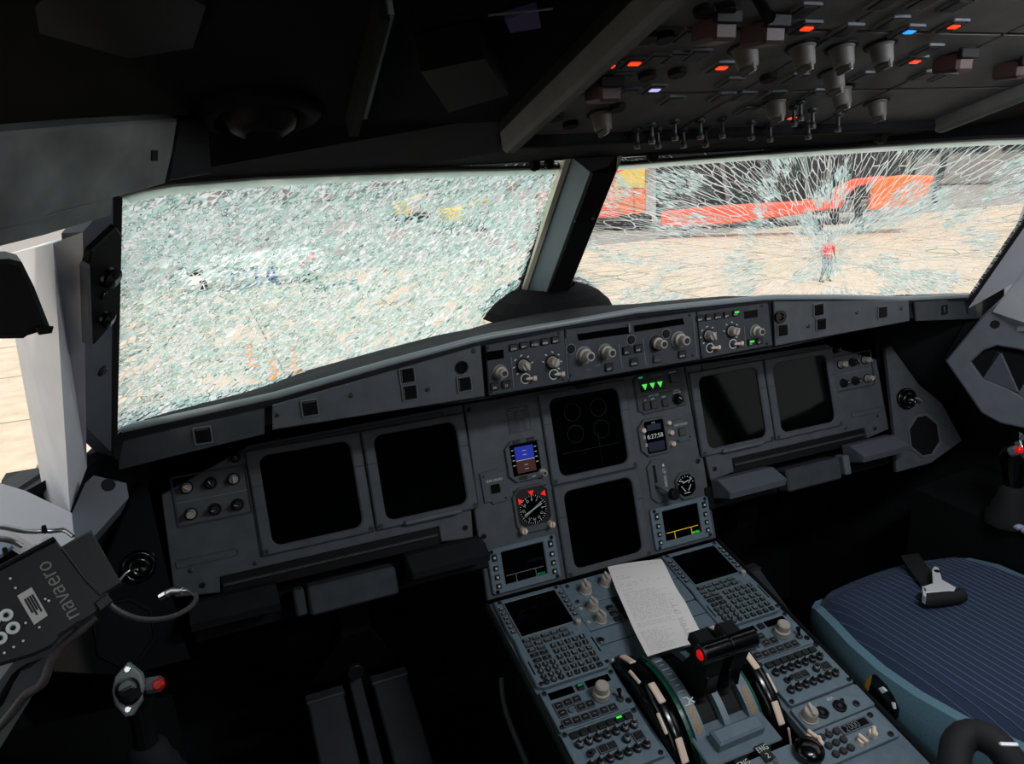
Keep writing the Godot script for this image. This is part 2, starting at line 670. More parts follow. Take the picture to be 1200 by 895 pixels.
func shell() -> void:
	# floor and hull
	structure("floor", "dark grey cockpit floor in the deep shade of the footwells", rbox(2.3, 0.05, 3.6, 0.0), M.carpet, Vector3(0, -0.025, 0.9))
	wall_piece("wall_rear", "pale grey rear bulkhead of the cockpit", [Vector3(-1.15, 0, 2.4), Vector3(1.15, 0, 2.4), Vector3(1.15, 2.0, 2.4), Vector3(-1.15, 2.0, 2.4)], Vector3(0, 0, 0.05), M.rear_lining)
	wall_piece("wall_front", "dark bulkhead ahead of the rudder pedals", [Vector3(-1.15, 0, -0.55), Vector3(1.15, 0, -0.55), Vector3(1.15, 0.93, -0.55), Vector3(-1.15, 0.93, -0.55)], Vector3(0, 0, -0.05), M.shell_dark)
	for s in [-1.0, 1.0]:
		var side := "left" if s < 0 else "right"
		var mm := func(x, y, z): return Vector3(s * x, y, z)
		var st := tool()
		# below the sill, ahead of the pillar, above the side windows, and aft of them
		add_slab(st, [mm.call(1.08, 0, -0.6), mm.call(1.08, 0, 2.45), mm.call(1.08, 1.03, 2.45), mm.call(1.08, 1.03, 0.36), mm.call(1.06, 1.10, 0.20), mm.call(1.06, 0.93, -0.6)], Vector3(s * 0.06, 0, 0))
		add_slab(st, [mm.call(1.08, 1.03, 1.75), mm.call(1.08, 1.03, 2.45), mm.call(1.08, 2.0, 2.45), mm.call(1.08, 2.0, 1.75)], Vector3(s * 0.06, 0, 0))
		add_slab(st, [mm.call(0.96, 1.50, 0.46), mm.call(0.96, 1.50, 1.75), mm.call(0.96, 2.0, 1.75), mm.call(0.96, 2.0, 0.46)], Vector3(s * 0.06, 0, 0))
		add_slab(st, [mm.call(1.08, 1.03, 0.98), mm.call(1.08, 1.03, 1.08), mm.call(0.97, 1.52, 1.08), mm.call(0.97, 1.52, 0.98)], Vector3(s * 0.05, 0, 0))
		structure("wall_" + side, "dark lining of the cockpit's %s side around the side windows" % side, st.commit(), M.shell_dark)
	# nose skin from the foot of the windscreens down to the front bulkhead
	var ns := tool()
	var edge := [Vector3(-1.08, 1.10, 0.22), Vector3(-0.83, 1.192, 0.172), Vector3(-0.053, 1.192, -0.256), Vector3(0.053, 1.192, -0.256), Vector3(0.83, 1.192, 0.172), Vector3(1.08, 1.10, 0.22)]
	for i in edge.size() - 1:
		var a: Vector3 = edge[i]
		var b: Vector3 = edge[i + 1]
		for t in [[a, b, Vector3(b.x, 0.93, -0.55)], [a, Vector3(b.x, 0.93, -0.55), Vector3(a.x, 0.93, -0.55)]]: add_slab(ns, t, Vector3(0, -0.015, -0.01))
	structure("wall_nose", "dark nose skin below the windscreens", ns.commit(), M.shell_dark)
	# ceiling: soffit above the windscreens, slope behind it, flat aft part
	var st := tool()
	var fl := [Vector3(-1.02, 1.545, 0.46), Vector3(-0.749, 1.533, 0.425), Vector3(-0.40, 1.535, 0.225), Vector3(-0.05, 1.535, 0.03), Vector3(0.05, 1.535, 0.03), Vector3(0.40, 1.535, 0.225), Vector3(0.749, 1.533, 0.425), Vector3(1.02, 1.545, 0.46)]
	for i in fl.size() - 1:
		var a: Vector3 = fl[i]
		var b: Vector3 = fl[i + 1]
		add_slab(st, [a, b, Vector3(b.x, 1.578, 0.47), Vector3(a.x, 1.578, 0.47)], Vector3(0, 0.06, 0))
	add_slab(st, [Vector3(-1.02, 1.578, 0.47), Vector3(1.02, 1.578, 0.47), Vector3(1.02, 1.95, 1.75), Vector3(-1.02, 1.95, 1.75)], Vector3(0, 0.06, 0))
	add_slab(st, [Vector3(-1.15, 1.95, 1.75), Vector3(1.15, 1.95, 1.75), Vector3(1.15, 2.0, 2.45), Vector3(-1.15, 2.0, 2.45)], Vector3(0, 0.06, 0))
	structure("ceiling", "black cockpit ceiling above the windscreens", st.commit(), M.ceiling_dark)

	# central post between the two windscreens
	var b0 := Vector3(0, 1.216, -0.239)
	var b1 := Vector3(0, 1.545, 0.042)
	var m := Vector3(0, -0.648, 0.761)
	var sec := func(pts: Array) -> ArrayMesh:
		var rings := []
		for o in [b0, b1]:
			var r := []
			for p in pts: r.append(o + Vector3(p[0], 0, 0) + m * p[1])
			rings.append(r)
		return loft(rings)
	begin("center_post", "dark slanted post between the two shattered windscreens", "window post", Transform3D(), Vector3.ZERO)
	put(cn, "post_body", sec.call([[-0.047, -0.01], [-0.045, 0.008], [-0.026, 0.05], [0.026, 0.05], [0.045, 0.008], [0.047, -0.01]]), M.post_grey)
	tag(put(cn, "edge_strip", sec.call([[-0.058, -0.012], [-0.058, 0.012], [-0.0472, 0.012], [-0.0472, -0.012]]), M.metal_warm), "bright metal edge strip")
	put(cn, "edge_strip", sec.call([[0.058, -0.012], [0.058, 0.012], [0.0472, 0.012], [0.0472, -0.012]]), M.metal_warm)
	tag(put(cn, "center_cover", sec.call([[-0.024, 0.0502], [-0.022, 0.055], [0.024, 0.055], [0.046, 0.0122], [0.046, 0.0082], [0.026, 0.0502]]), M.black), "black cover strip")
	var clip := onplane(683, 259, m, b0 + m * 0.056)
	put(cn, "clip", rbox(0.036, 0.006, 0.006, 0.001), M.gloss, clip, 0.0, Basis(Vector3(1, 0, 0), -0.7))
	put(cn, "clip_latch", rbox(0.008, 0.008, 0.008, 0.002), M.knob_dark, clip + Vector3(0.02, 0.004, 0.0))

	for s in [-1.0, 1.0]: pillar(s)


# window pillar outboard of a windscreen, with its foot on the sill
func pillar(s: float) -> void:
	var q := func(p: Vector3) -> Vector3: return p if s < 0 else mirror(p)
	var n := (E1 - E0).cross(Vector3(-0.838, 1.27, 0.285) - E0).normalized()
	var f := func(px, py) -> Vector3: return onplane(px, py, n, E0)
	begin("window_pillar", ("pale grey pillar between the left windscreen and the side window" if s < 0 else "grey pillar at the outer end of the right windscreen"), "window pillar", Transform3D(), Vector3.ZERO, "windscreen pillars")
	var cap0 := E0 + (E0 - E1) * 0.12
	# dark inner face beside the glass
	var k0: Vector3 = f.call(101, 500)
	var k1: Vector3 = f.call(97, 272)
	var out := Vector3(-0.02, 0, -0.012)
	var mk := func(pts: Array, d: Vector3) -> ArrayMesh:
		var w := []
		for p in pts: w.append(q.call(p))
		return slab(w, q.call(d))
	put(cn, "inner_face", mk.call([cap0, E1, k1, k0], out), M.trim_grey if s < 0 else M.pillar_grey)
	# grey and white faces
	var g0 := onplane(82, 600, Vector3(1, 0, 0), Vector3(-0.872, 0, 0))
	var g1 := onplane(62, 285, Vector3(1, 0, 0), Vector3(-0.815, 0, 0))
	var k2 := k0 + (k0 - k1) * 0.28
	var h0 := onplane(55, 600, Vector3(1, 0, 0), Vector3(-0.935, 0, 0))
	var h1 := onplane(0, 300, Vector3(1, 0, 0), Vector3(-0.895, 0, 0))
	var st := tool()
	add_loft(st, [[q.call(k2), q.call(g0), q.call(h0), q.call(h0 + rear(h0, 0.05, s)), q.call(k2 + rear(k2, 0.09, s))], [q.call(k1), q.call(g1), q.call(h1), q.call(h1 + rear(h1, 0.05, s)), q.call(k1 + rear(k1, 0.09, s))]])
	put(cn, "column", st.commit(), M.pillar_grey)
	if s > 0: return
	# foot that flares onto the sill
	var ft := tool()
	var n2 := Vector3(0.25, 0.55, 0.80).normalized()
	var o2 := g0
	var pts := []
	for p in [[84, 602], [100, 566], [110, 557], [148, 566], [151, 583], [98, 642], [88, 640]]: pts.append(q.call(onplane(p[0], p[1], n2, o2)))
	add_slab(ft, pts, q.call(Vector3(-0.02, -0.04, -0.05)))
	put(cn, "foot", ft.commit(), M.trim_grey)
	var ap := []
	for p in [[84, 601], [88, 641], [60, 652], [-20, 600], [-20, 560], [30, 575]]: ap.append(q.call(onplane(p[0], p[1], n2, o2)))
	put(cn, "foot_apron", slab(ap, q.call(Vector3(-0.02, -0.04, -0.05))), M.pillar_grey)
	var hole := onplane(127, 568, n2, o2)
	put(cn, "foot_socket", cyl(0.008, -0.004, 0.0015), M.black, q.call(hole), 0.0, Basis(Quaternion(Vector3(0, 0, 1), q.call(n2))))
	if s < 0:
		# recessed black handle block on the inner face
		var fr := frame(f.call(117, 345), (E1 - E0), (E0 - k0).normalized())
		begin("pillar_handle_block", "black oblong block with two round grips on the left window pillar", "handle", fr, Vector3.ZERO)
		var pl := pxpoly([[96, 305], [100, 290], [130, 262], [136, 272], [135, 365], [104, 400], [97, 396]])
		put(cn, "base_plate", prism(pl, 0.0, 0.008, 0.002), M.black)
		var rim := pxpoly([[93, 309], [96, 305], [100, 404], [96, 400]])
		tag(put(cn, "edge_rail", prism(rim, 0.0, 0.010, 0.001), M.trim_grey), "grey edge rail")
		for c in [[119, 320, 0.013], [115, 368, 0.010]]:
			put(cn, "grip", lathe([Vector2(c[2], 0.006), Vector2(c[2] * 0.85, 0.011), Vector2(c[2], 0.015), Vector2(0.0001, 0.017)], 16), M.gloss, P(c[0], c[1]))
		put(cn, "button", cyl(0.005, 0.008, 0.011), M.gloss, P(113, 342))
		begin("pillar_bolt", "oval dark bolt head low on the left window pillar", "bolt", fr, on(fr, 120, 434))
		put(cn, "head", lathe([Vector2(0.007, 0.0), Vector2(0.007, 0.002), Vector2(0.004, 0.0035), Vector2(0.0001, 0.0035)], 14), M.screw)
		# black sun blind fitting at the pillar's outer side
		var fv := frame(onplane(25, 345, Vector3(0.2, -0.1, 1), g1), Vector3(0, 1, 0.1), Vector3(1, 0, -0.25).normalized())
		begin("sun_blind_housing", "black wedge-shaped sun blind housing on the left pillar's outer side", "sun blind", fv, Vector3.ZERO)
		put(cn, "housing", prism(pxpoly([[-30, 300], [8, 298], [22, 302], [36, 330], [55, 378], [28, 386], [24, 389], [-30, 390]]), -0.02, 0.03, 0.004), M.black)
		put(cn, "hinge", prism(pxpoly([[36, 374], [57, 374], [55, 381], [40, 383]]), 0.03, 0.036, 0.001), M.black_soft)


func rear(p: Vector3, d: float, s: float) -> Vector3:
	return (p - EYE).normalized() * d if s < 0 else Vector3(-d * 0.7, 0, 0.01)


func windows() -> void:
	var y := Vector3(0, 0.761, 0.648)
	var nl := Vector3(0.4017, -0.58846, 0.70167)
	F_pane_l = frame(Vector3(-0.4, 1.36, 0.11), Vector3(0, 1, 0), Vector3(1, 0, 0))
	F_pane_l = pane_frame(nl, Vector3(-0.053, 1.232, -0.225))
	F_pane_r = pane_frame(Vector3(-nl.x, nl.y, nl.z), Vector3(0.053, 1.232, -0.225))
	shattered_window(F_pane_l, -1.0)
	shattered_window(F_pane_r, 1.0)
	# side windows: clear panes outboard of the pillars
	for s in [-1.0, 1.0]:
		for k in 2:
			var z0: float = [0.30, 1.08][k]
			var z1: float = [0.98, 1.75][k]
			var pts := [Vector3(s * 1.10, 1.03, z0 + 0.06), Vector3(s * 1.10, 1.03, z1), Vector3(s * 0.985, 1.51, z1), Vector3(s * 0.985, 1.51, z0 + 0.16)]
			var w := structure("window_%d" % [3 + k + (2 if s > 0 else 0)], "clear side window on the cockpit's %s, %s" % ["left" if s < 0 else "right", "next to the pillar" if k == 0 else "behind the first one"], slab(pts, Vector3(s * 0.008, 0, 0)), M.clear_glass)
			w.set_meta("kind", "structure")


func pane_frame(n: Vector3, o: Vector3) -> Transform3D:
	var along := Vector3(0, 1, 0) - n * n.y
	return frame(o, along, along.cross(n).normalized())


func voronoi(pts: PackedVector2Array) -> Array:
	var t := Geometry2D.triangulate_delaunay(pts)
	var cells := []
	cells.resize(pts.size())
	for i in pts.size(): cells[i] = PackedVector2Array()
	for k in range(0, t.size(), 3):
		var a := pts[t[k]]
		var b := pts[t[k + 1]]
		var c := pts[t[k + 2]]
		var d := 2.0 * (a.x * (b.y - c.y) + b.x * (c.y - a.y) + c.x * (a.y - b.y))
		if absf(d) < 1e-12: continue
		var aa := a.length_squared()
		var bb := b.length_squared()
		var cc := c.length_squared()
		var u := Vector2((aa * (b.y - c.y) + bb * (c.y - a.y) + cc * (a.y - b.y)) / d, (aa * (c.x - b.x) + bb * (a.x - c.x) + cc * (b.x - a.x)) / d)
		for q in 3: cells[t[k + q]].append(u)
	for i in pts.size():
		var o := pts[i]
		var arr := Array(cells[i])
		arr.sort_custom(func(p, r): return (p - o).angle() < (r - o).angle())
		cells[i] = PackedVector2Array(arr)
	return cells


func shattered_window(F: Transform3D, s: float) -> void:
	var left := s < 0
	var px := [[139, 228], [165, 221], [200, 215], [300, 207], [400, 203], [520, 198.5], [657, 196], [648, 225], [604, 352], [595, 372], [575, 392], [520, 412], [430, 438], [330, 468], [230, 496], [134, 522]]
	var outline := PackedVector2Array()
	for p in px:
		var v := on(F_pane_l, p[0], p[1])
		if not left: v = F_pane_r.affine_inverse() * mirror(F_pane_l * v)
		outline.append(Vector2(v.x, v.y))
	begin("window_1" if left else "window_2", "left windscreen, crazed all over into small milky green fragments" if left else "right windscreen, cracked in long streaks fanning out from one impact point", "window", F, Vector3.ZERO, "", "structure")
	var win := cn
	put(win, "inner_ply", prism(inset(outline, -0.004), -0.014, -0.009), M.clear_glass)
	var big := inset(outline, -0.012)
	put(win, "gasket", frame_plate(inset(outline, -0.006), inset(outline, 0.003), -0.009, 0.003, 0.001), M.rubber)
	var strip := PackedVector2Array()
	for i in 7: strip.append(inset(outline, -0.002)[i])
	for i in 7: strip.append(inset(outline, 0.013)[6 - i])
	var film := tool()
	for i in 6:
		quad(film, v3(strip[i], 0.004), v3(strip[i + 1], 0.004), v3(strip[12 - i], 0.002), v3(strip[13 - i], 0.002), Vector3(0, 0, 1))
	put(win, "edge_seal", film.commit(), M.seal)
	var lo := Vector2(9, 9)
	var hi := Vector2(-9, -9)
	for p in outline:
		lo = lo.min(p)
		hi = hi.max(p)
	rng.seed = 77 if left else 91
	var nz := FastNoiseLite.new()
	nz.noise_type = FastNoiseLite.TYPE_SIMPLEX_SMOOTH
	nz.fractal_octaves = 2
	nz.seed = 5 if left else 8
	nz.frequency = 11.0 if left else 8.0
	var hv := on(F_pane_r, 973, 296)
	var hit := Vector2(hv.x, hv.y)
	var pts := PackedVector2Array()
	var back := []
	var tilt := deg_to_rad(33)
	if left:
		var grow := lo + (hi - lo) / 2
		var R := (hi - lo).length() * 0.56
		var tries := 0
		while pts.size() < 12500 and tries < 160000:
			tries += 1
			var w := grow + Vector2(rng.randf_range(-R, R), rng.randf_range(-R, R))
			if w.x < lo.x - 0.02 or w.x > hi.x + 0.02 or w.y < lo.y - 0.02 or w.y > hi.y + 0.02: continue
			var wp := F * v3(w, 0)
			var away := (EYE - wp).length()
			if rng.randf() > 1.35 * F.basis.z.dot((EYE - wp) / away) / (away * away): continue
			var d := nz.get_noise_2d(w.x, w.y * 1.4)
			if d > 0.36 and rng.randf() > 0.12: continue
			var r := (w - grow).rotated(-tilt)
			pts.append(Vector2(r.x * 0.70, r.y))
		for c in voronoi(pts):
			var poly := PackedVector2Array()
			for p in c: poly.append(Vector2(p.x / 0.70, p.y).rotated(tilt) + grow)
			back.append(poly)
	else:
		var tries := 0
		var K := 0.21
		# long radial splinters, even in the logarithm of the distance
		while pts.size() < 2700 and tries < 60000:
			tries += 1
			var w := Vector2(rng.randf_range(log(0.006), log(1.0)), rng.randf_range(-PI, PI))
			var q := hit + Vector2.from_angle(w.y) * exp(w.x)
			if q.x < lo.x - 0.02 or q.x > hi.x + 0.02 or q.y < lo.y - 0.02 or q.y > hi.y + 0.02: continue
			pts.append(Vector2(w.x * K, w.y))
		tries = 0
		# clumps of fine crumbs
		while pts.size() < 9000 and tries < 120000:
			tries += 1
			var w := Vector2(rng.randf_range(lo.x - 0.02, hi.x + 0.02), rng.randf_range(lo.y - 0.02, hi.y + 0.02))
			var r := w - hit
			if nz.get_noise_2d(w.x, w.y) < 0.08: continue
			pts.append(Vector2(log(maxf(r.length(), 0.004)) * K, r.angle()))
		var n := pts.size()
		for i in n:
			if absf(pts[i].y) > 2.6: pts.append(pts[i] - Vector2(0, TAU * signf(pts[i].y)))
		var cs := voronoi(pts)
		for i in n:
			var poly := PackedVector2Array()
			var c: PackedVector2Array = cs[i]
			for k in c.size():
				poly.append(hit + Vector2.from_angle(c[k].y) * exp(clampf(c[k].x / K, -7, 1.0)))
			back.append(poly)
	var st := tool()
	var shards := []
	var count := 0
	for poly in back:
		if poly.size() < 3: continue
		var inside := true
		var b0 := Vector2(9, 9)
		var b1 := Vector2(-9, -9)
		for p in poly:
			b0 = b0.min(p)
			b1 = b1.max(p)
			if inside and not Geometry2D.is_point_in_polygon(p, outline): inside = false
		if b1.x < lo.x or b0.x > hi.x or b1.y < lo.y or b0.y > hi.y: continue
		var size := (b1 - b0).length()
		if size > 0.5: continue
		var parts := [poly]
		if not inside: parts = Geometry2D.intersect_polygons(poly, outline)
		for c in parts:
			if c.size() < 3: continue
			var area := 0.0
			for i in c.size(): area += c[i].cross(c[(i + 1) % c.size()]) / 2
			area = absf(area)
			if area < 2e-6: continue
			var mid := Vector2()
			for p in c: mid += p / c.size()
			var d := nz.get_noise_2d(mid.x, mid.y * (1.4 if left else 1.0))
			var clear := false
			if left: clear = (d > 0.36 and rng.randf() < 0.85) or rng.randf() < 0.035
			else: clear = area > 6.0e-5 or (d < 0.08 and rng.randf() < 0.85) or rng.randf() < 0.25
			if clear: shards.append([area, c])
			if not clear or area < 6e-5: crazed_cell(st, c, mid, clear, left, area)
			count += 1
	# loose white and green slivers along the break lines
	for i in (12000 if left else 10000):
		var w := Vector2(rng.randf_range(lo.x, hi.x), rng.randf_range(lo.y, hi.y))
		if not Geometry2D.is_point_in_polygon(w, big): continue
		var d := nz.get_noise_2d(w.x, w.y * (1.4 if left else 1.0))
		if (d > 0.36 and rng.randf() < 0.9) if left else (d < 0.05 and rng.randf() < 0.5): continue
		var dir := Vector2.from_angle(tilt + rng.randfn(0.0, 0.55)) if left else (w - hit).normalized().rotated(rng.randfn(0.0, 0.25))
		var l := rng.randf_range(0.003, 0.011) * (1.0 if left else 1.9)
		var wd := rng.randf_range(0.0002, 0.0008) if left else rng.randf_range(0.0002, 0.0005)
		var sd := Vector2(-dir.y, dir.x) * wd
		st.set_color(tint(pick([0.74, 0.06, 0.02, 0.08, 0.0, 0.10] if left else [0.82, 0.06, 0.02, 0.04, 0.0, 0.06])))
		var nrm := Vector3(rng.randf_range(-0.3, 0.3), rng.randf_range(-0.3, 0.3), 1).normalized()
		var hh := rng.randf_range(0.0002, 0.0018)
		tri(st, v3(w - dir * l / 2, hh), v3(w + sd, hh), v3(w + dir * l / 2, hh), nrm)
		tri(st, v3(w - dir * l / 2, hh), v3(w - sd, hh), v3(w + dir * l / 2, hh), nrm)
	shards.sort_custom(func(a, b): return a[0] > b[0])
	for i in shards.size():
		var big_one: bool = shards[i][0] >= 6e-5
		if not big_one: break
		if i < 300: glass_shard(win, shards[i][1], left)
		else:
			var mid := Vector2()
			for p in shards[i][1]: mid += p / shards[i][1].size()
			crazed_cell(st, shards[i][1], mid, true, left, shards[i][0])
	var cz := put(win, "crazed_glass", st.commit(), M.crazed)
	cz.set_meta("kind", "stuff")


const TINTS := [[1.0, 1.0, 1.0, 0.97], [0.68, 0.87, 0.83, 0.92], [0.52, 0.75, 0.69, 0.88], [0.34, 0.57, 0.51, 0.85], [0.62, 0.61, 0.58, 0.75], [0.13, 0.24, 0.22, 0.85]]


func tint(kind: int) -> Color:
	var t = TINTS[kind]
	var j := rng.randf_range(0.92, 1.06)
	return Color(t[0] * j, t[1] * j, t[2] * j, t[3])


func pick(odds: Array) -> int:
	var r := rng.randf()
	for i in odds.size():
		r -= odds[i]
		if r <= 0: return i
	return 0


func crazed_cell(st: SurfaceTool, c: PackedVector2Array, mid: Vector2, clear: bool, left: bool, area: float) -> void:
	var kind := pick([0.30, 0.38, 0.20, 0.06, 0.04, 0.02] if left else [0.40, 0.38, 0.16, 0.05, 0.0, 0.01])
	var col := tint(kind)
	var tip := Vector2(rng.randf_range(-0.3, 0.3), rng.randf_range(-0.3, 0.3))
	var nrm := Vector3(tip.x, tip.y, 1).normalized()
	var h := rng.randf_range(-0.004, -0.001)
	var n := c.size()
	var k := 0.82 if not clear else 0.0
	var rimc := tint(pick([0.46, 0.20, 0.08, 0.16, 0.0, 0.10] if left else [0.78, 0.12, 0.04, 0.04, 0.0, 0.02]))
	rimc.a = rng.randf_range(0.75, 1.0)
	var rad := sqrt(area / PI)
	var w := clampf(rng.randf_range(0.0002, 0.0013 if left else 0.0007), 0.0, rad * 0.5)
	k = maxf(0.2, 1.0 - w / rad)
	if clear:
		var top := PackedVector2Array()
		for p in c: top.append(mid + (p - mid) * maxf(0.3, 1.0 - clampf(w, 0.0004, 0.0009) * 1.7 / maxf((p - mid).length(), 0.0005)))
		if true:
			st.set_color(rimc)
			for i in n:
				var j := (i + 1) % n
				tri(st, v3(c[i], h), v3(c[j], h), v3(top[j], h + 0.0004), nrm)
				tri(st, v3(c[i], h), v3(top[j], h + 0.0004), v3(top[i], h + 0.0004), nrm)
			return
	for i in n:
		var a := v3(c[i], h)
		var b := v3(c[(i + 1) % n], h)
		var a2 := v3(mid + (c[i] - mid) * k, h + 0.0004)
		var b2 := v3(mid + (c[(i + 1) % n] - mid) * k, h + 0.0004)
		st.set_color(rimc)
		tri(st, a, b, b2, nrm)
		tri(st, a, b2, a2, nrm)
		if not clear:
			st.set_color(col)
			tri(st, a2, b2, v3(mid, h + 0.0004 + tip.x * rad), nrm)


# one large clear fragment: a chip of glass with a frosted broken edge all round
func glass_shard(win: Node3D, c: PackedVector2Array, left: bool) -> void:
	var n := c.size()
	var mid := Vector2()
	for p in c: mid += p / n
	var rim := tool()
	var face := tool()
	var col := tint(pick([0.8, 0.14, 0.03, 0.03]))
	col.a = rng.randf_range(0.8, 1.0)
	rim.set_color(col)
	var w := rng.randf_range(0.0006, 0.0013) if left else rng.randf_range(0.0005, 0.0012)
	var top := PackedVector2Array()
	for p in c:
		var l := (p - mid).length()
		top.append(mid + (p - mid) * maxf(0.3, 1.0 - w * 1.25 / maxf(l, 0.001)))
	top = inset(c, w) if Geometry2D.triangulate_polygon(inset(c, w)).size() > 0 else top
	for i in n:
		var j := (i + 1) % n
		var e := c[j] - c[i]
		quad(rim, v3(c[i], -0.0026), v3(c[j], -0.0026), v3(top[j], -0.0021), v3(top[i], -0.0021), Vector3(0, 0, 1))
		quad(rim, v3(c[i], -0.0026), v3(c[j], -0.0026), v3(top[j], -0.0031), v3(top[i], -0.0031), Vector3(0, 0, -1))
	var idx := Geometry2D.triangulate_polygon(top)
	for k in range(0, idx.size(), 3):
		tri(face, v3(top[idx[k]], -0.0021), v3(top[idx[k + 1]], -0.0021), v3(top[idx[k + 2]], -0.0021), Vector3(0, 0, 1))
	rim.set_material(M.crazed)
	var mesh := rim.commit()
	if idx.size() > 0:
		face.set_material(M.clear_glass)
		mesh = face.commit(mesh)
	put(win, "glass_shard", mesh, null)


# ---------- small controls, used on every panel ----------
func button(t: Node3D, pos: Vector3, w := 0.014, h := 0.012, m: Material = null, lit: Material = null, called := "button") -> MeshInstance3D:
	var b := put(t, called, rbox(w, h, 0.006, 0.0012), m if m else M.key, pos)
	if lit: put(b, "indicator_light", rbox(w * 0.66, h * 0.28, 0.0012, 0.0003), lit, Vector3(0, h * 0.14, 0.003))
	return b


func framed_button(t: Node3D, pos: Vector3, w := 0.017, h := 0.015, lit: Material = null) -> MeshInstance3D:
	var b := put(t, "push_button", rbox(w, h, 0.005, 0.001), M.key, pos)
	put(b, "button_frame", frame_plate(rrect(w + 0.005, h + 0.005, 0.001, 1), rrect(w + 0.002, h + 0.002, 0.001, 1), -0.0025, 0.002, 0.0004), M.trim_grey)
	if lit: put(b, "indicator_light", rbox(w * 0.7, h * 0.30, 0.001, 0.0003), lit, Vector3(0, h * 0.12, 0.0026))
	return b


func screw(t: Node3D, pos: Vector3, r := 0.004) -> void:
	var b := put(t, "screw", lathe([Vector2(r, 0.0), Vector2(r, 0.001), Vector2(r * 0.6, 0.002), Vector2(0.0001, 0.002)], 12), M.screw, pos)
	put(b, "screw_slot", rbox(r * 1.1, r * 0.22, 0.0004, 0.0), M.black, Vector3(0, 0, 0.002), 0.6)


func fastener(t: Node3D, pos: Vector3, r := 0.006) -> void:
	var b := put(t, "fastener", lathe([Vector2(r, 0.0), Vector2(r, 0.002), Vector2(r * 0.7, 0.0035), Vector2(r * 0.62, 0.001), Vector2(0.0001, 0.001)], 14), M.screw, pos)
	put(b, "fastener_core", cyl(r * 0.5, 0.0, 0.0025), M.black, Vector3.ZERO)


func ridge_knob(r: float, h: float) -> ArrayMesh:
	var key := "ridge%.4f_%.4f" % [r, h]
	if not cache.has(key):
		var st := tool()
		add_lathe(st, [Vector2(r * 1.12, 0), Vector2(r * 1.12, h * 0.12), Vector2(r, h * 0.2), Vector2(r * 0.9, h * 0.85), Vector2(r * 0.78, h), Vector2(0.00001, h)], 18)
		add_rbox(st, Vector3(r * 0.5, r * 1.7, h * 0.5), r * 0.12, Vector3(0, 0, h * 1.0))
		cache[key] = st.commit()
	return cache[key]


func rotary(t: Node3D, pos: Vector3, r: float, h: float, m: Material, rz := 0.0, collar := true) -> MeshInstance3D:
	var k := put(t, "knob", ridge_knob(r, h), m, pos, rz)
	put(k, "pointer_line", rbox(r * 0.12, r * 0.8, 0.0006, 0.0), M.print, Vector3(0, r * 0.42, h * 1.25))
	if collar: put(k, "collar", lathe([Vector2(r * 1.45, 0), Vector2(r * 1.45, 0.0015), Vector2(r * 1.15, 0.0015)], 18), M.black)
	return k


func push_pull_knob(t: Node3D, pos: Vector3, r: float, h: float, m: Material) -> MeshInstance3D:
	var k := put(t, "knob", lathe([Vector2(r, 0), Vector2(r, h * 0.35), Vector2(r * 0.72, h * 0.42), Vector2(r * 0.72, h * 0.94), Vector2(r * 0.62, h), Vector2(0.00001, h)], 20), m, pos)
	put(k, "knob_rim", lathe([Vector2(r * 1.35, 0), Vector2(r * 1.35, 0.0012), Vector2(r * 1.05, 0.0012)], 20), M.print_dim)
	put(k, "cap", cyl(r * 0.45, h, h + 0.0012, 0.0004, 14), M.knob_dark)
	return k


func toggle(t: Node3D, pos: Vector3, l: float, lean := Vector3(0, 0.4, 1), m: Material = null) -> MeshInstance3D:
	var b := put(t, "toggle_switch", lathe([Vector2(0.0062, 0), Vector2(0.0062, 0.003), Vector2(0.004, 0.005), Vector2(0.0001, 0.005)], 14), M.screw, pos)
	var st := tool()
	var d := lean.normalized()
	add_lathe(st, [Vector2(0.0022, 0), Vector2(0.0028, l * 0.6), Vector2(0.0044, l * 0.8), Vector2(0.004, l), Vector2(0.0001, l)], 12, Transform3D(Basis(Quaternion(Vector3(0, 0, 1), d)), Vector3(0, 0, 0.003)))
	put(b, "lever", st.commit(), m if m else M.steel)
	return b


func divider(t: Node3D, a: Vector3, b: Vector3, w := 0.0012, m: Material = null) -> void:
	var d := b - a
	put(t, "seam", rbox(d.length(), w, 0.0008, 0.0), m if m else M.print_dim, (a + b) / 2, atan2(d.y, d.x))


# ---------- glareshield ----------
var F_gl: Transform3D
var F_gr: Transform3D
var F_wl: Transform3D
var F_wr: Transform3D

const LIP := [Vector3(-0.83, 1.214, 0.19), Vector3(-0.616, 1.233, 0.205), Vector3(-0.45, 1.254, 0.197), Vector3(-0.286, 1.271, 0.187), Vector3(0, 1.279, 0.183), Vector3(0.286, 1.271, 0.187), Vector3(0.45, 1.254, 0.197), Vector3(0.616, 1.233, 0.205), Vector3(0.83, 1.214, 0.19)]


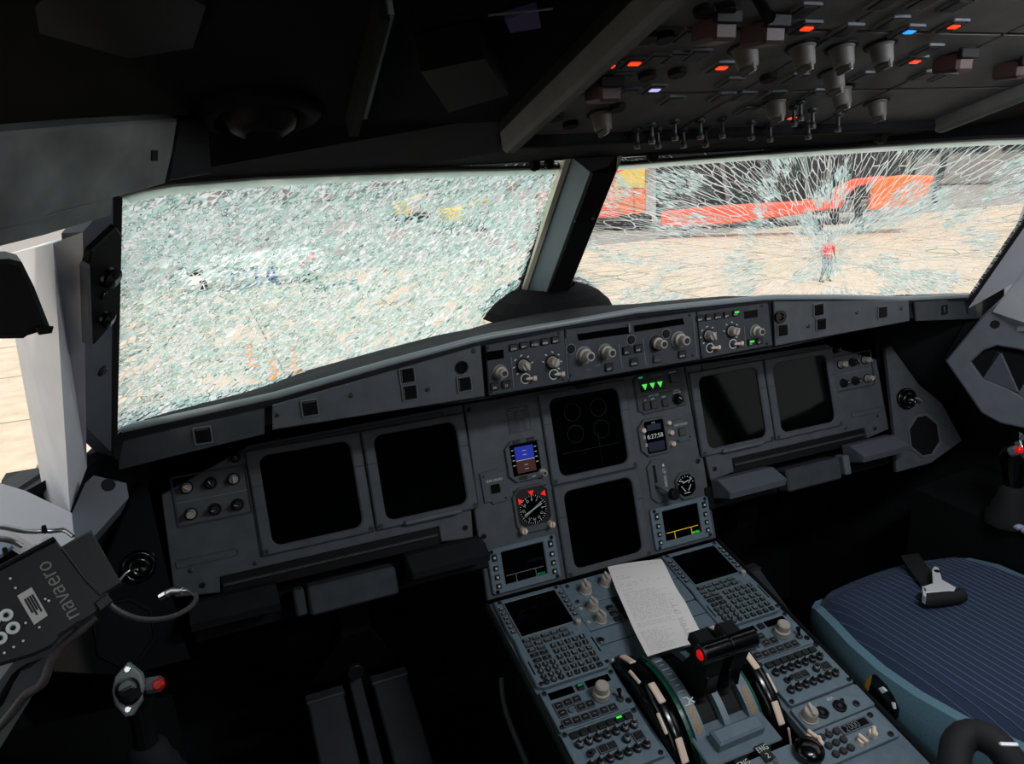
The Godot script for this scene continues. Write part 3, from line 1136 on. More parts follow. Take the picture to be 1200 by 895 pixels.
func glareshield() -> void:
	F_gl = frame(Vector3(-0.455, 1.215, 0.203), Vector3(0, 0.9944, -0.1058), Vector3(0.33, 0, -0.020).normalized())
	F_gr = frame(Vector3(0.455, 1.215, 0.203), Vector3(0, 0.9944, -0.1058), Vector3(0.33, 0, 0.020).normalized())
	F_wl = frame(Vector3(-0.725, 1.196, 0.197), Vector3(0, 0.9944, -0.1058), Vector3(0.21, 0, 0.03).normalized())
	F_wr = frame(Vector3(0.725, 1.196, 0.197), Vector3(0, 0.9944, -0.1058), Vector3(0.21, 0, -0.03).normalized())
	begin("glareshield", "long dark glareshield curving over the instrument panel below both windscreens", "glareshield", Transform3D(), Vector3.ZERO)
	var g := cn
	# top deck from the lip forward to the foot of the windscreens
	var grid := []
	for k in 6:
		var row := []
		for i in 25:
			var x := -0.83 + 1.66 * i / 24.0
			var lip := lip_at(x)
			var zb := -0.235 + maxf(absf(x) - 0.053, 0.0) / 0.77 * 0.425
			var f := k / 5.0
			row.append(Vector3(x, lerpf(lip.y, 1.205, f) + sin(f * PI) * 0.008, minf(lerpf(lip.z, zb - 0.02, f), lip.z)))
		grid.append(row)
	put(g, "top_deck", sheet(grid, Vector3(0, -0.012, 0)), M.shell_dark)
	var lip := []
	for i in 49: lip.append(lip_at(-0.815 + 1.63 * i / 48.0) + Vector3(0, -0.001, 0.001))
	put(g, "lip", tube(lip, 0.0055, 8), M.lip)
	# body behind the fascias
	var rings := []
	for i in 17:
		var x := -0.83 + 1.66 * i / 16.0
		var l := lip_at(x)
		var yb := 1.170 + 0.022 * smoothstep(0.3, 0.62, absf(x)) - 0.02 * smoothstep(0.62, 0.83, absf(x))
		rings.append([Vector3(x, l.y - 0.006, l.z - 0.004), Vector3(x, yb, l.z - 0.001 + (0.006 if absf(x) < 0.7 else 0.0)), Vector3(x, yb - 0.03, -0.06), Vector3(x, l.y - 0.02, l.z - 0.16)])
	put(g, "body", loft(rings), M.shell_dark)
	# padded cover round the foot of the centre post
	begin("post_cover", "black moulded cover around the foot of the center post", "cover", Transform3D(), Vector3.ZERO)
	var pr := []
	for q in [[0.150, 1.224, 0.0], [0.142, 1.240, 0.0], [0.118, 1.262, 0.0], [0.088, 1.276, 0.0], [0.064, 1.281, 0.0], [0.056, 1.270, 0.0], [0.052, 1.225, 0.0]]:
		var r := []
		for i in 28:
			var a := TAU * i / 28.0
			r.append(Vector3(q[0] * cos(a), q[1] + (0.012 if sin(a) < 0 else -0.006 * sin(a)), -0.175 + q[0] * sin(a) * 0.80))
		pr.append(r)
	put(cn, "boot", loft(pr, false), M.black_soft)
	put(cn, "clip_tab", rbox(0.022, 0.026, 0.004, 0.001), M.trim_grey, onplane(629, 371, Vector3(0, 0.3, 1), Vector3(0, 1.26, -0.11)), 0.1, Basis(Vector3(1, 0, 0), -0.5))

	# side fascias
	side_fascia(F_gl, -1)
	side_fascia(F_gr, 1)
	wing(F_wl, -1)
	wing(F_wr, 1)
	efis(-1)
	efis(1)
	flight_control_unit()


func lip_at(x: float) -> Vector3:
	for i in LIP.size() - 1:
		if x <= LIP[i + 1].x:
			var f: float = (x - LIP[i].x) / (LIP[i + 1].x - LIP[i].x)
			return LIP[i].lerp(LIP[i + 1], smoothstep(-0.15, 1.15, f) if false else f)
	return LIP[-1]


func side_fascia(F: Transform3D, s: int) -> void:
	begin("warning_panel", "grey fascia panel under the left windscreen with square warning lights" if s < 0 else "grey fascia panel under the right windscreen with dark square warning lights", "panel", F, Vector3.ZERO, "glareshield fascia panels")
	var outl := [[319, 474], [562, 404], [567, 464], [319, 503]] if s < 0 else [[905, 353], [1063, 352], [1064, 376], [907, 405]]
	put(cn, "fascia", prism(pxpoly(outl), 0.0, 0.005, 0.0015), M.panel)
	var h := 0.006
	if s < 0:
		for b in [[363, 478], [477, 440], [480, 460], [544, 450]]: framed_warn(P(b[0], b[1], h), M.brown_glass)
		put(cn, "round_socket", lathe([Vector2(0.010, -0.002), Vector2(0.010, 0.003), Vector2(0.006, 0.003), Vector2(0.005, 0.0005), Vector2(0.0001, 0.0005)], 16), M.gloss, P(541, 430, h))
		for b in [[324, 486], [411, 463], [501, 456], [555, 411]]: screw(cn, P(b[0], b[1], 0.005))
		lettering(cn, "AUTO LAND", 0.004, P(541, 440, 0.0055), M.print_dim)
	else:
		for b in [[917, 387], [959, 363], [962, 380], [1034, 366]]: framed_warn(P(b[0], b[1], h), M.display_slot)
		put(cn, "round_socket", lathe([Vector2(0.012, -0.002), Vector2(0.012, 0.004), Vector2(0.007, 0.004), Vector2(0.005, 0.0005), Vector2(0.0001, 0.0005)], 16), M.gloss, P(914, 371, h))
		for b in [[947, 382], [1004, 366], [1056, 361]]: screw(cn, P(b[0], b[1], 0.005))


func framed_warn(p: Vector3, m: Material) -> void:
	var b := put(cn, "warning_light", rbox(0.020, 0.020, 0.006, 0.0015), m, p)
	put(b, "light_frame", frame_plate(rrect(0.025, 0.025, 0.001, 1), rrect(0.021, 0.021, 0.001, 1), -0.003, 0.0025, 0.0006), M.trim_grey)


func wing(F: Transform3D, s: int) -> void:
	begin("fascia_end", "dark outer end of the glareshield at the left pillar" if s < 0 else "dark outer end of the glareshield at the right pillar", "panel", F, Vector3.ZERO, "glareshield ends")
	var outl := [[138, 517], [310, 478], [310, 508], [200, 535], [140, 550]] if s < 0 else [[1070, 354], [1156, 346], [1156, 373], [1072, 376]]
	put(cn, "fascia", prism(pxpoly(outl), 0.0, 0.004, 0.001), M.panel_dark)
	if s < 0: framed_warn(P(238, 510, 0.005), M.brown_glass)
	else:
		put(cn, "label_plate", rbox(0.022, 0.02, 0.001, 0.0003), M.black_soft, P(1107, 363, 0.0045))
		lettering(cn, "1", 0.012, P(1107, 363, 0.0052), M.print_dim)


func efis(s: int) -> void:
	begin("efis_panel", "left display control panel on the glareshield with two selector knobs" if s < 0 else "right display control panel on the glareshield with a green lit button", "control panel", F_fcu, Vector3.ZERO, "display control panels")
	var outl := [[568, 404], [659, 386], [664, 447], [572, 463]] if s < 0 else [[814, 365], [897, 355], [903, 404], [820, 420]]
	put(cn, "faceplate", prism(pxpoly(outl), 0.0, 0.007, 0.0012), M.panel_dark)
	var h := 0.009
	var btn := [[602, 407], [614, 404.5], [627, 402], [639, 400], [651, 398]] if s < 0 else [[820.5, 372.7], [830.6, 371.5], [841.5, 370], [852, 368.5], [862.4, 366.5]]
	for i in 5: button(cn, P(btn[i][0], btn[i][1], h), 0.0145, 0.011, null, M.lit_green if s > 0 and i == 4 else null)
	var lab := ["CSTR", "WPT", "VOR.D", "NDB", "ARPT"]
	for i in 5: lettering(cn, lab[i if s < 0 else 4 - i], 0.0032, P(btn[i][0], btn[i][1] + 2.0, h + 0.0032))
	var kn := [[613, 428], [647, 424]] if s < 0 else [[830, 393], [857, 388]]
	for i in 2:
		var k := rotary(cn, P(kn[i][0], kn[i][1], 0.007), 0.0085, 0.016, M.knob, 0.5 - i)
		for a in 6:
			var w := deg_to_rad(-20 + 44 * a)
			put(k, "dial_mark", rbox(0.0038, 0.0016, 0.0004, 0.0), M.print, Vector3(cos(w), sin(w), 0) * 0.0165 + Vector3(0, 0, 0.0003))
	var tg := [[616, 443.5], [649, 438.5]] if s < 0 else [[832, 407.5], [859, 402.8]]
	for q in tg:
		var tw := toggle(cn, P(q[0], q[1], 0.007), 0.017, Vector3(0.9, 0.0, 0.6), M.cream)
		put(tw, "switch_ring", lathe([Vector2(0.0088, 0), Vector2(0.0088, 0.0006), Vector2(0.0075, 0.0006)], 16), M.print)
	# pressure setting: window, knob and two buttons
	var w := [580, 416] if s < 0 else [880, 368]
	put(cn, "pressure_window", rbox(0.030, 0.014, 0.002, 0.0004), M.display_slot, P(w[0], w[1], 0.0075))
	var q := [588, 436] if s < 0 else [887, 388]
	push_pull_knob(cn, P(q[0] - 2, q[1], 0.007), 0.0095, 0.020, M.knob)
	var fd := [[580, 452.5], [593.5, 450]] if s < 0 else [[880, 401], [890, 399]]
	for i in 2:
		button(cn, P(fd[i][0], fd[i][1], h), 0.0145, 0.012, null, M.lit_green if s > 0 and i == 0 else null)
		lettering(cn, ["FD", "LS"][i], 0.0035, P(fd[i][0], fd[i][1] + 2, h + 0.0032))
	if s < 0: divider(cn, P(599, 418, 0.0074), P(602, 455, 0.0074))
	else: divider(cn, P(872, 382, 0.0074), P(874, 407, 0.0074))
	for c in ([[572, 407], [655, 390], [575, 459], [660, 444]] if s < 0 else [[817, 371], [893, 358], [823, 417], [899, 402]]): screw(cn, P(c[0], c[1], 0.007), 0.0028)


func flight_control_unit() -> void:
	begin("flight_control_unit", "central autopilot control unit with four pale knobs and two long dark windows", "control panel", F_fcu, Vector3.ZERO)
	put(cn, "faceplate", prism(pxpoly([[660.5, 386], [813, 365], [818.5, 420.5], [665, 447]]), 0.0, 0.007, 0.0012), M.panel_dark)
	put(cn, "display_window", prism(pxpoly([[674, 391], [735, 382], [737, 390], [676, 398.5]]), 0.006, 0.009, 0.0006), M.display_slot)
	put(cn, "display_window", prism(pxpoly([[740, 381], [797, 372.5], [799, 379.5], [741, 388.5]]), 0.006, 0.009, 0.0006), M.display_slot)
	put(cn, "window_divider", rbox(0.003, 0.016, 0.003, 0.0005), M.print_dim, P(737.5, 384.5, 0.009))
	for q in [[684, 416, 0.0115, 1], [709, 412, 0.0105, 1], [769, 402, 0.0105, 0], [795, 398, 0.0115, 1]]:
		var k := push_pull_knob(cn, P(q[0], q[1], 0.007), q[2], 0.026, M.knob)
		if q[3] == 0: put(k, "dark_skirt", lathe([Vector2(q[2] * 1.34, 0), Vector2(q[2] * 1.3, 0.004), Vector2(q[2] * 1.0, 0.005)], 20), M.black)
	for q in [[669, 409], [739.5, 398], [780.5, 391]]:
		var r := put(cn, "ring_button", cyl(0.0075, 0.0, 0.003), M.black, P(q[0], q[1], 0.007))
		put(r, "ring", lathe([Vector2(0.0092, 0), Vector2(0.0092, 0.0008), Vector2(0.0078, 0.0008)], 18), M.print_dim)
	var names := ["LOC", "AP1", "AP2", "A/THR", "EXPED", "APPR"]
	var at := [[714, 430], [734.5, 411], [748, 408], [743, 424], [770, 420], [799.5, 415]]
	for i in 6:
		var m: Material = M.panel_dark if i == 4 else null
		button(cn, P(at[i][0], at[i][1], 0.009), 0.0155, 0.0135, m)
		lettering(cn, names[i], 0.0032, P(at[i][0], at[i][1] + 2.2, 0.0122), M.print_dim if i == 4 else M.print)
	divider(cn, P(725, 403, 0.0074), P(729, 431, 0.0074))
	divider(cn, P(753, 396, 0.0074), P(757, 427, 0.0074))
	divider(cn, P(662.5, 396, 0.0074), P(666, 444, 0.0074))
	divider(cn, P(812, 370, 0.0074), P(817, 419, 0.0074))
	for c in [[668, 440], [812, 416], [808, 369]]: screw(cn, P(c[0], c[1], 0.007), 0.0028)
	lettering(cn, "SPD", 0.0035, P(690, 433, 0.0073), M.print_dim)
	lettering(cn, "HDG", 0.0035, P(700, 428, 0.0073), M.print_dim)


# ---------- main instrument panel (all in F_mip, metres from the upper centre display) ----------
func instrument_panels() -> void:
	for s in [-1, 1]:
		begin("instrument_board", "captain's dark grey instrument panel left of the center panel" if s < 0 else "first officer's grey instrument panel right of the center panel", "instrument panel", F_mip, Vector3(s * 0.5, 0, 0), "pilot instrument panels")
		var poly := PackedVector2Array()
		for p in [[0.256, 0.098], [0.262, -0.10], [0.272, -0.103], [0.277, -0.158], [0.340, -0.152], [0.340, -0.122], [0.732, -0.122], [0.735, -0.148], [0.806, -0.138], [0.80, 0.035], [0.66, 0.087], [0.655, 0.092]]: poly.append(Vector2(s * (p[0]) - s * 0.5, p[1]))
		put(cn, "plate", prism(poly, -0.014, -0.0023, 0.0018), M.panel)
		# recessed slot of the folding table, with its rails
		put(cn, "table_slot", rbox(0.392, 0.034, 0.010, 0.001), M.black, Vector3(s * 0.036, -0.1395, -0.012))
		put(cn, "slot_rail", rbox(0.385, 0.005, 0.010, 0.001), M.panel_dark, Vector3(s * 0.036, -0.137, -0.006))
		divider(cn, U(s * 0.30, 0.0905, -0.0016), U(s * 0.645, 0.0865, -0.0016), 0.0012, M.black)
		for p in [[0.29, -0.135], [0.76, -0.128]]: fastener(cn, U(s * p[0], p[1], -0.002), 0.005)
		# knob module at the outer end
		put(cn, "lighting_module", frame_plate(rrect(0.122, 0.086, 0.003, 2, Vector2(s * 0.222, 0.018)), rrect(0.116, 0.080, 0.003, 2, Vector2(s * 0.222, 0.018)), -0.003, 0.0008, 0.0005), M.panel_dark)
		divider(cn, U(s * 0.663, 0.016, -0.0015), U(s * 0.781, 0.016, -0.0015), 0.0012, M.print_dim)
		var km: Material = M.knob
		var n := 0
		for y in [0.039, -0.006]:
			for x in [0.685, 0.722, 0.760]:
				var dark: bool = [false, true, false, true, true, false][n]
				rotary(cn, U(s * x, y, -0.002), 0.0075, 0.017, M.knob_dark if dark else km, 0.4 * n, true)
				n += 1
		rotary(cn, U(s * 0.676, 0.074, -0.002), 0.006, 0.014, M.knob_dark, 0.0)
		for p in [[0.30, 0.088], [0.775, -0.10], [0.672, -0.112]]: screw(cn, U(s * p[0], p[1], -0.002), 0.004)
		put(cn, "card_slot", frame_plate(rrect(0.10, 0.014, 0.005, 3, Vector2(s * 0.245, -0.085)), rrect(0.096, 0.010, 0.004, 3, Vector2(s * 0.245, -0.085)), -0.003, 0.0004, 0.0004), M.panel)
	begin("center_board", "grey center instrument panel above the pedestal", "instrument panel", F_mip, Vector3.ZERO)
	var cpoly := PackedVector2Array()
	for p in [[-0.253, 0.098], [0.253, 0.098], [0.258, -0.10], [0.266, -0.104], [0.268, -0.284], [-0.268, -0.284], [-0.266, -0.104], [-0.258, -0.10]]: cpoly.append(Vector2(p[0], p[1]))
	put(cn, "plate", prism(cpoly, -0.014, -0.0023, 0.0018), M.panel)
	for p in [[-0.256, -0.16], [-0.246, 0.086], [0.25, -0.110]]: fastener(cn, U(p[0], p[1], -0.002), 0.005)
	display_units()
	center_instruments()
	shelves()


func display_units() -> void:
	var names := {
		"upper": ["upper center display screen, black, above the lower one", 0.0, 0.0], "lower": ["lower center display screen, black, above the paper printout", 0.0, -0.1885],
		"nl": ["captain's inner display screen, black, next to the center panel", -0.358, -0.010], "pl": ["captain's outer display screen, black, leftmost of the six", -0.560, -0.010],
		"nr": ["first officer's inner display screen with a dark blue reflection across it", 0.358, -0.010], "pr": ["first officer's outer display screen, rightmost of the six, dim blue reflections", 0.560, -0.010]}
	for k in names:
		var d = names[k]
		begin("display_unit", d[0], "display", F_mip, Vector3(d[1], d[2], 0), "display screens of the instrument panel")
		put(cn, "bezel", frame_plate(rrect(0.198, 0.186, 0.003, 5), rrect(0.158, 0.158, 0.016, 5), -0.002, 0.006, 0.0025), M.panel)
		put(cn, "screen", prism(rrect(0.160, 0.160, 0.016, 5), -0.002, 0.001), M.screen)
		for p in [[-0.092, -0.086], [0.092, -0.086]]: fastener(cn, Vector3(p[0], p[1], 0.0035), 0.0055)
		for x in [-1, 1]: divider(cn, Vector3(x * 0.0985, 0.03, 0.0062), Vector3(x * 0.0815, 0.03, 0.0062), 0.0009, M.black)
		if k in ["nl", "nr"]:
			put(cn, "hand_rail", rbox(0.112, 0.010, 0.010, 0.003), M.trim_grey, Vector3(0.008, -0.0895, 0.008))
		if k == "upper":
			put(cn, "latch", rbox(0.03, 0.012, 0.006, 0.002), M.black, Vector3(0, 0.094, 0.004))
			# faint engine dials left on the dark screen
			for c in [[-0.03, 0.045], [0.03, 0.045], [-0.03, 0.0], [0.03, 0.0]]:
				put(cn, "dial_trace", lathe([Vector2(0.0185, 0.0011), Vector2(0.0185, 0.0014), Vector2(0.0178, 0.0014)], 24), M.screen_mark, Vector3(c[0], c[1], 0))
			put(cn, "dial_trace", rbox(0.13, 0.0008, 0.0006, 0.0), M.screen_mark, Vector3(0, -0.035, 0.0012))
			put(cn, "dial_trace", rbox(0.0008, 0.06, 0.0006, 0.0), M.screen_mark, Vector3(0.02, -0.035, 0.0012))


func octa_frame(w: float, h: float, c: float, iw: float, ih: float, ic: float, off: Vector2, z: float, m: Material, called := "bezel") -> MeshInstance3D:
	var inn := octagon(iw, ih, ic)
	for i in inn.size(): inn[i] += off
	return put(cn, called, frame_plate(octagon(w, h, c), inn, -0.002, z, 0.0015), m)


func center_instruments() -> void:
	# standby attitude display
	begin("standby_horizon", "small standby attitude display glowing blue over brown", "instrument", F_mip, Vector3(-0.147, -0.030, 0))
	octa_frame(0.080, 0.083, 0.014, 0.060, 0.062, 0.001, Vector2(0, 0.002), 0.004, M.panel)
	put(cn, "screen", rbox(0.062, 0.064, 0.002, 0.0), M.screen, Vector3(0, 0.002, 0.0))
	put(cn, "sky_half", rbox(0.040, 0.026, 0.0006, 0.0), M.lit_sky, Vector3(0, 0.014, 0.0012))
	put(cn, "ground_half", rbox(0.040, 0.024, 0.0006, 0.0), M.lit_earth, Vector3(0, -0.013, 0.0012))
	for y in [-0.018, -0.010, 0.010, 0.018]: put(cn, "pitch_line", rbox(0.008, 0.0008, 0.0004, 0.0), M.lit_pale, Vector3(0, y, 0.0017))
	put(cn, "horizon_line", rbox(0.040, 0.001, 0.0004, 0.0), M.lit_pale, Vector3(0, 0.0, 0.0017))
	for y in [0.022, 0.012, 0.002, -0.008]:
		put(cn, "scale_mark", rbox(0.005, 0.001, 0.0004, 0.0), M.lit_pale, Vector3(-0.0245, y, 0.0013))
		put(cn, "scale_mark", rbox(0.005, 0.001, 0.0004, 0.0), M.lit_pale, Vector3(0.0245, y, 0.0013))
	push_pull_knob(cn, Vector3(0.031, -0.033, 0.004), 0.0075, 0.012, M.knob)
	for p in [[-0.014, 0.0375], [0.016, 0.0375], [-0.012, -0.0345]]: button(cn, Vector3(p[0], p[1], 0.004), 0.016, 0.0055)
	lettering(cn, "BRT", 0.0035, Vector3(0.012, -0.0355, 0.0042))
	# radio magnetic indicator with red flags
	begin("compass_dial", "octagonal compass dial with red flags in a dark red window", "instrument", F_mip, Vector3(-0.147, -0.128, 0))
	octa_frame(0.080, 0.092, 0.016, 0.068, 0.074, 0.010, Vector2(0, 0.004), 0.004, M.panel)
	put(cn, "dial_back", rbox(0.070, 0.076, 0.002, 0.0), std("dial_red", Color(0.075, 0.02, 0.022), 0.4), Vector3(0, 0.004, -0.001))
	var dial := put(cn, "compass_card", cyl(0.030, -0.001, 0.001, 0.0004, 28), M.display_slot, Vector3(0, -0.002, 0))
	for i in 36:
		var a := TAU * i / 36
		var l := 0.006 if i % 3 == 0 else 0.003
		put(dial, "card_mark", rbox(l, 0.0008, 0.0004, 0.0), M.print, Vector3(cos(a), sin(a), 0) * (0.029 - l / 2) + Vector3(0, 0, 0.0011), a)
	for i in 12:
		var a := TAU * i / 12
		lettering(dial, str((i * 3 + 36) % 36), 0.0045, Vector3(sin(a), cos(a), 0) * 0.0195 + Vector3(0, 0, 0.001), M.print, -a)
	put(cn, "needle", rbox(0.042, 0.0016, 0.0008, 0.0), M.print, Vector3(0, -0.002, 0.002), 0.38)
	put(cn, "needle", rbox(0.036, 0.003, 0.0006, 0.0), M.print_dim, Vector3(0, -0.002, 0.0017), 0.55)
	for q in [[-0.026, 0.020, 0.5], [0.0, 0.030, PI], [0.027, 0.026, -0.5]]:
		put(cn, "warning_flag", prism(PackedVector2Array([Vector2(-0.006, -0.005), Vector2(0.006, -0.005), Vector2(0.0, 0.006)]), 0.0, 0.001), M.lit_flag, Vector3(q[0], q[1], 0.0022), q[2])
	for x in [-1, 1]:
		var k := put(cn, "selector_knob", lathe([Vector2(0.007, 0), Vector2(0.006, 0.012), Vector2(0.0001, 0.014)], 14), M.cream, Vector3(x * 0.030, -0.038, 0.004))
		put(k, "pointer", rbox(0.0025, 0.012, 0.006, 0.001), M.cream, Vector3(0, 0, 0.013))
	# terrain buttons on both sides
	for s in [-1, 1]:
		begin("terrain_switch", "terrain switch plate with one dark button left of the standby instruments" if s < 0 else "terrain switch plate with one dark button right of the clock", "switch plate", F_mip, Vector3(s * 0.2185, -0.0695 if s < 0 else -0.036, 0), "terrain switch plates")
		var o := PackedVector2Array()
		var hh := 0.034 if s < 0 else 0.026
		for p in [[-0.028, hh - 0.004], [0.012, hh], [0.014, hh - 0.007], [0.026, hh - 0.007], [0.027, -hh + 0.002], [-0.010, -hh], [-0.013, -hh + 0.006], [-0.027, -hh + 0.006]]: o.append(Vector2(p[0] * (0.95 if s < 0 else 0.8), p[1]))
		put(cn, "plate", prism(o, -0.002, 0.002, 0.001), M.panel)
		button(cn, Vector3(0, -0.004, 0.004), 0.017, 0.017, M.brown_glass)
		lettering(cn, "TERR ON ND", 0.0046, Vector3(0, 0.012, 0.0021))
		screw(cn, Vector3(-0.020, hh - 0.011, 0.002), 0.0022)
		screw(cn, Vector3(0.019, -hh + 0.008, 0.002), 0.0022)
	# speed limit placard
	begin("speed_placard", "small engraved speed limit placard on the center panel", "placard", F_mip, Vector3(-0.146, 0.050, 0))
	put(cn, "plate", rbox(0.048, 0.050, 0.001, 0.0003), M.panel_dark, Vector3(0, 0, -0.0015))
	var lines := [["SPEED LIMITS", 0.0, 0.021], ["MMO", -0.016, 0.0155], [".82", 0.002, 0.0155], ["VMO", -0.016, 0.0105], ["350", 0.002, 0.0105], ["VLE", -0.016, 0.005], ["280/.67", 0.004, 0.005], ["VFE", -0.016, -0.002], ["1", 0.002, -0.002], ["230", 0.016, -0.002], ["1+F", 0.002, -0.007], ["215", 0.016, -0.007], ["2", 0.002, -0.012], ["200", 0.016, -0.012], ["3", 0.002, -0.017], ["185", 0.016, -0.017], ["FULL", 0.002, -0.022], ["177", 0.016, -0.022]]
	for l in lines: lettering(cn, l[0], 0.0036, Vector3(l[1], l[2], -0.001), M.print_dim)
	# landing gear indicator and autobrake panel
	begin("landing_gear_panel", "landing gear and autobrake panel with three green lit triangles", "control panel", F_mip, Vector3(0.182, 0.053, 0))
	var lg := PackedVector2Array()
	for p in [[-0.060, 0.036], [-0.050, 0.042], [0.055, 0.042], [0.060, 0.036], [0.060, -0.038], [-0.048, -0.042], [-0.052, -0.036], [-0.060, -0.034]]: lg.append(Vector2(p[0], p[1]))
	put(cn, "plate", prism(lg, -0.002, 0.002, 0.001), M.panel_dark)
	put(cn, "gear_window", rbox(0.060, 0.023, 0.002, 0.0005), M.display_slot, Vector3(-0.018, 0.018, 0.002))
	for i in 3:
		var g := put(cn, "gear_light", prism(PackedVector2Array([Vector2(-0.0065, 0.005), Vector2(0.0065, 0.005), Vector2(0.0, -0.007)]), 0.0, 0.001), M.lit_green, Vector3(-0.037 + i * 0.019, 0.017, 0.003))
		put(g, "light_core", prism(PackedVector2Array([Vector2(-0.003, 0.003), Vector2(0.003, 0.003), Vector2(0.0, -0.0025)]), 0.001, 0.0014), M.lit_pale)
	put(cn, "status_window", rbox(0.030, 0.010, 0.002, 0.0004), M.display_slot, Vector3(-0.005, 0.036, 0.002))
	put(cn, "status_light", rbox(0.010, 0.004, 0.002, 0.0004), M.lit_teal, Vector3(-0.043, 0.037, 0.0016))
	button(cn, Vector3(0.036, 0.024, 0.004), 0.018, 0.020)
	lettering(cn, "BRK FAN", 0.0035, Vector3(0.036, 0.037, 0.0022))
	divider(cn, Vector3(-0.058, 0.001, 0.0022), Vector3(0.058, 0.001, 0.0022))
	lettering(cn, "AUTO BRK", 0.0042, Vector3(-0.018, -0.0045, 0.0022))
	var ab := ["LO", "MED", "MAX"]
	for i in 3:
		var x: float = [-0.040, -0.022, 0.006][i]
		button(cn, Vector3(x, -0.024, 0.004), 0.015, 0.017, M.knob_dark)
		lettering(cn, ab[i], 0.0034, Vector3(x, -0.0115, 0.0022))
	lettering(cn, "A/SKID &", 0.0032, Vector3(0.040, -0.003, 0.0022))
	lettering(cn, "N/W STRG", 0.0032, Vector3(0.040, -0.008, 0.0022))
	var kk := rotary(cn, Vector3(0.038, -0.022, 0.002), 0.009, 0.014, M.black, 0.8)
	tag(kk, "black rotary knob")
	# clock
	begin("clock", "panel clock with white digits on dark blue windows", "clock", F_mip, Vector3(0.156, -0.038, 0))
	octa_frame(0.084, 0.080, 0.016, 0.048, 0.068, 0.003, Vector2(-0.003, 0), 0.004, M.panel)
	put(cn, "face", rbox(0.05, 0.07, 0.002, 0.0), M.screen, Vector3(-0.003, 0, 0))
	put(cn, "upper_window", rbox(0.034, 0.013, 0.001, 0.0), M.lit_navy, Vector3(-0.003, 0.020, 0.001))
	put(cn, "lower_window", rbox(0.040, 0.020, 0.001, 0.0), M.lit_navy, Vector3(-0.003, -0.021, 0.001))
	lettering(cn, "6:27:58", 0.0088, Vector3(-0.003, 0.001, 0.0014), M.lit_pale)
	lettering(cn, "CHR", 0.0035, Vector3(-0.003, 0.0295, 0.0014))
	for p in [[-0.033, 0.018, 0.0055], [0.031, 0.023, 0.005]]: put(cn, "push_knob", lathe([Vector2(p[2], 0), Vector2(p[2], 0.007), Vector2(p[2] * 0.7, 0.009), Vector2(0.0001, 0.009)], 14), M.cream, Vector3(p[0], p[1], 0.004))
	for p in [[0.032, 0.002], [0.032, -0.022]]:
		var kc := put(cn, "selector_knob", lathe([Vector2(0.006, 0), Vector2(0.005, 0.010), Vector2(0.0001, 0.011)], 14), M.cream, Vector3(p[0], p[1], 0.004))
		put(kc, "pointer", rbox(0.003, 0.011, 0.005, 0.001), M.cream, Vector3(0, 0, 0.010))
	for p in [[-0.032, 0.003], [-0.030, -0.014]]: button(cn, Vector3(p[0], p[1], 0.004), 0.006, 0.008, M.knob)
	# landing gear lever
	begin("gear_lever", "landing gear lever with a round black wheel-shaped grip in its slot plate", "lever", F_mip, Vector3(0.147, -0.132, 0))
	put(cn, "plate", prism(octagon(0.052, 0.092, 0.013), -0.002, 0.003, 0.0015), M.panel)
	put(cn, "slot", rbox(0.007, 0.050, 0.001, 0.0), M.black, Vector3(-0.010, 0.010, 0.0032))
	var arm := tool()
	add_tube(arm, [Vector3(-0.010, -0.006, 0.002), Vector3(-0.006, -0.014, 0.022), Vector3(0.006, -0.024, 0.030)], 0.0045, 8)
	put(cn, "arm", arm.commit(), M.trim_grey)
	put(cn, "grip", cyl(0.0125, -0.006, 0.006, 0.002, 20), M.black, Vector3(0.010, -0.028, 0.034), 0.0, Basis(Vector3(0, 1, 0), 0.3))
	put(cn, "arrow", prism(PackedVector2Array([Vector2(-0.003, 0), Vector2(0.003, 0), Vector2(0, 0.007)]), 0, 0.0006), M.print, Vector3(0.013, 0.028, 0.003))
	lettering(cn, "UP", 0.007, Vector3(0.013, 0.018, 0.003), M.print, -PI / 2)
	lettering(cn, "DOWN", 0.006, Vector3(0.013, -0.004, 0.003), M.print, -PI / 2)
	# brake pressure gauge
	begin("brake_gauge", "round black brake pressure gauge with white needles", "gauge", F_mip, Vector3(0.210, -0.155, 0))
	octa_frame(0.052, 0.060, 0.014, 0.044, 0.046, 0.012, Vector2(0, 0), 0.004, M.panel)
	put(cn, "face", cyl(0.0235, -0.002, 0.001, 0.0004, 24), M.display_slot)
	for q in [[-0.008, -0.006, 2.2], [0.008, -0.006, 0.95], [0.0, 0.008, 0.3], [-0.009, 0.010, -0.4], [0.011, 0.010, 0.9], [0.0, -0.016, 0.0]]: put(cn, "needle", rbox(0.015, 0.0016, 0.0006, 0.0), M.print, Vector3(q[0], q[1], 0.0014), q[2])
	for i in 9:
		var a := PI * 0.1 + PI * 0.8 * i / 8.0
		put(cn, "scale_mark", rbox(0.003, 0.0012, 0.0004, 0.0), M.print, Vector3(cos(a) * 0.019, sin(a) * 0.019, 0.0012), a)
	# datalink displays
	for s in [-1, 1]:
		begin("datalink_display", "small datalink screen with thin grey lines at the left foot of the center panel" if s < 0 else "small datalink screen with yellow lines and green text", "display", F_mip, Vector3(s * 0.184, -0.231, 0), "datalink displays")
		put(cn, "bezel", frame_plate(rrect(0.146, 0.088, 0.006, 3), rrect(0.090, 0.064, 0.001, 3, Vector2(0, 0.002)), -0.002, 0.005, 0.0015), M.unit)
		put(cn, "screen", rbox(0.092, 0.066, 0.002, 0.0), M.screen, Vector3(0, 0.002, 0.0))
		var lm: Material = M.print_dim if s < 0 else M.lit_yellow
		var y := -0.014
		put(cn, "screen_line", rbox(0.080, 0.0013, 0.0004, 0.0), lm, Vector3(0, y, 0.0013))
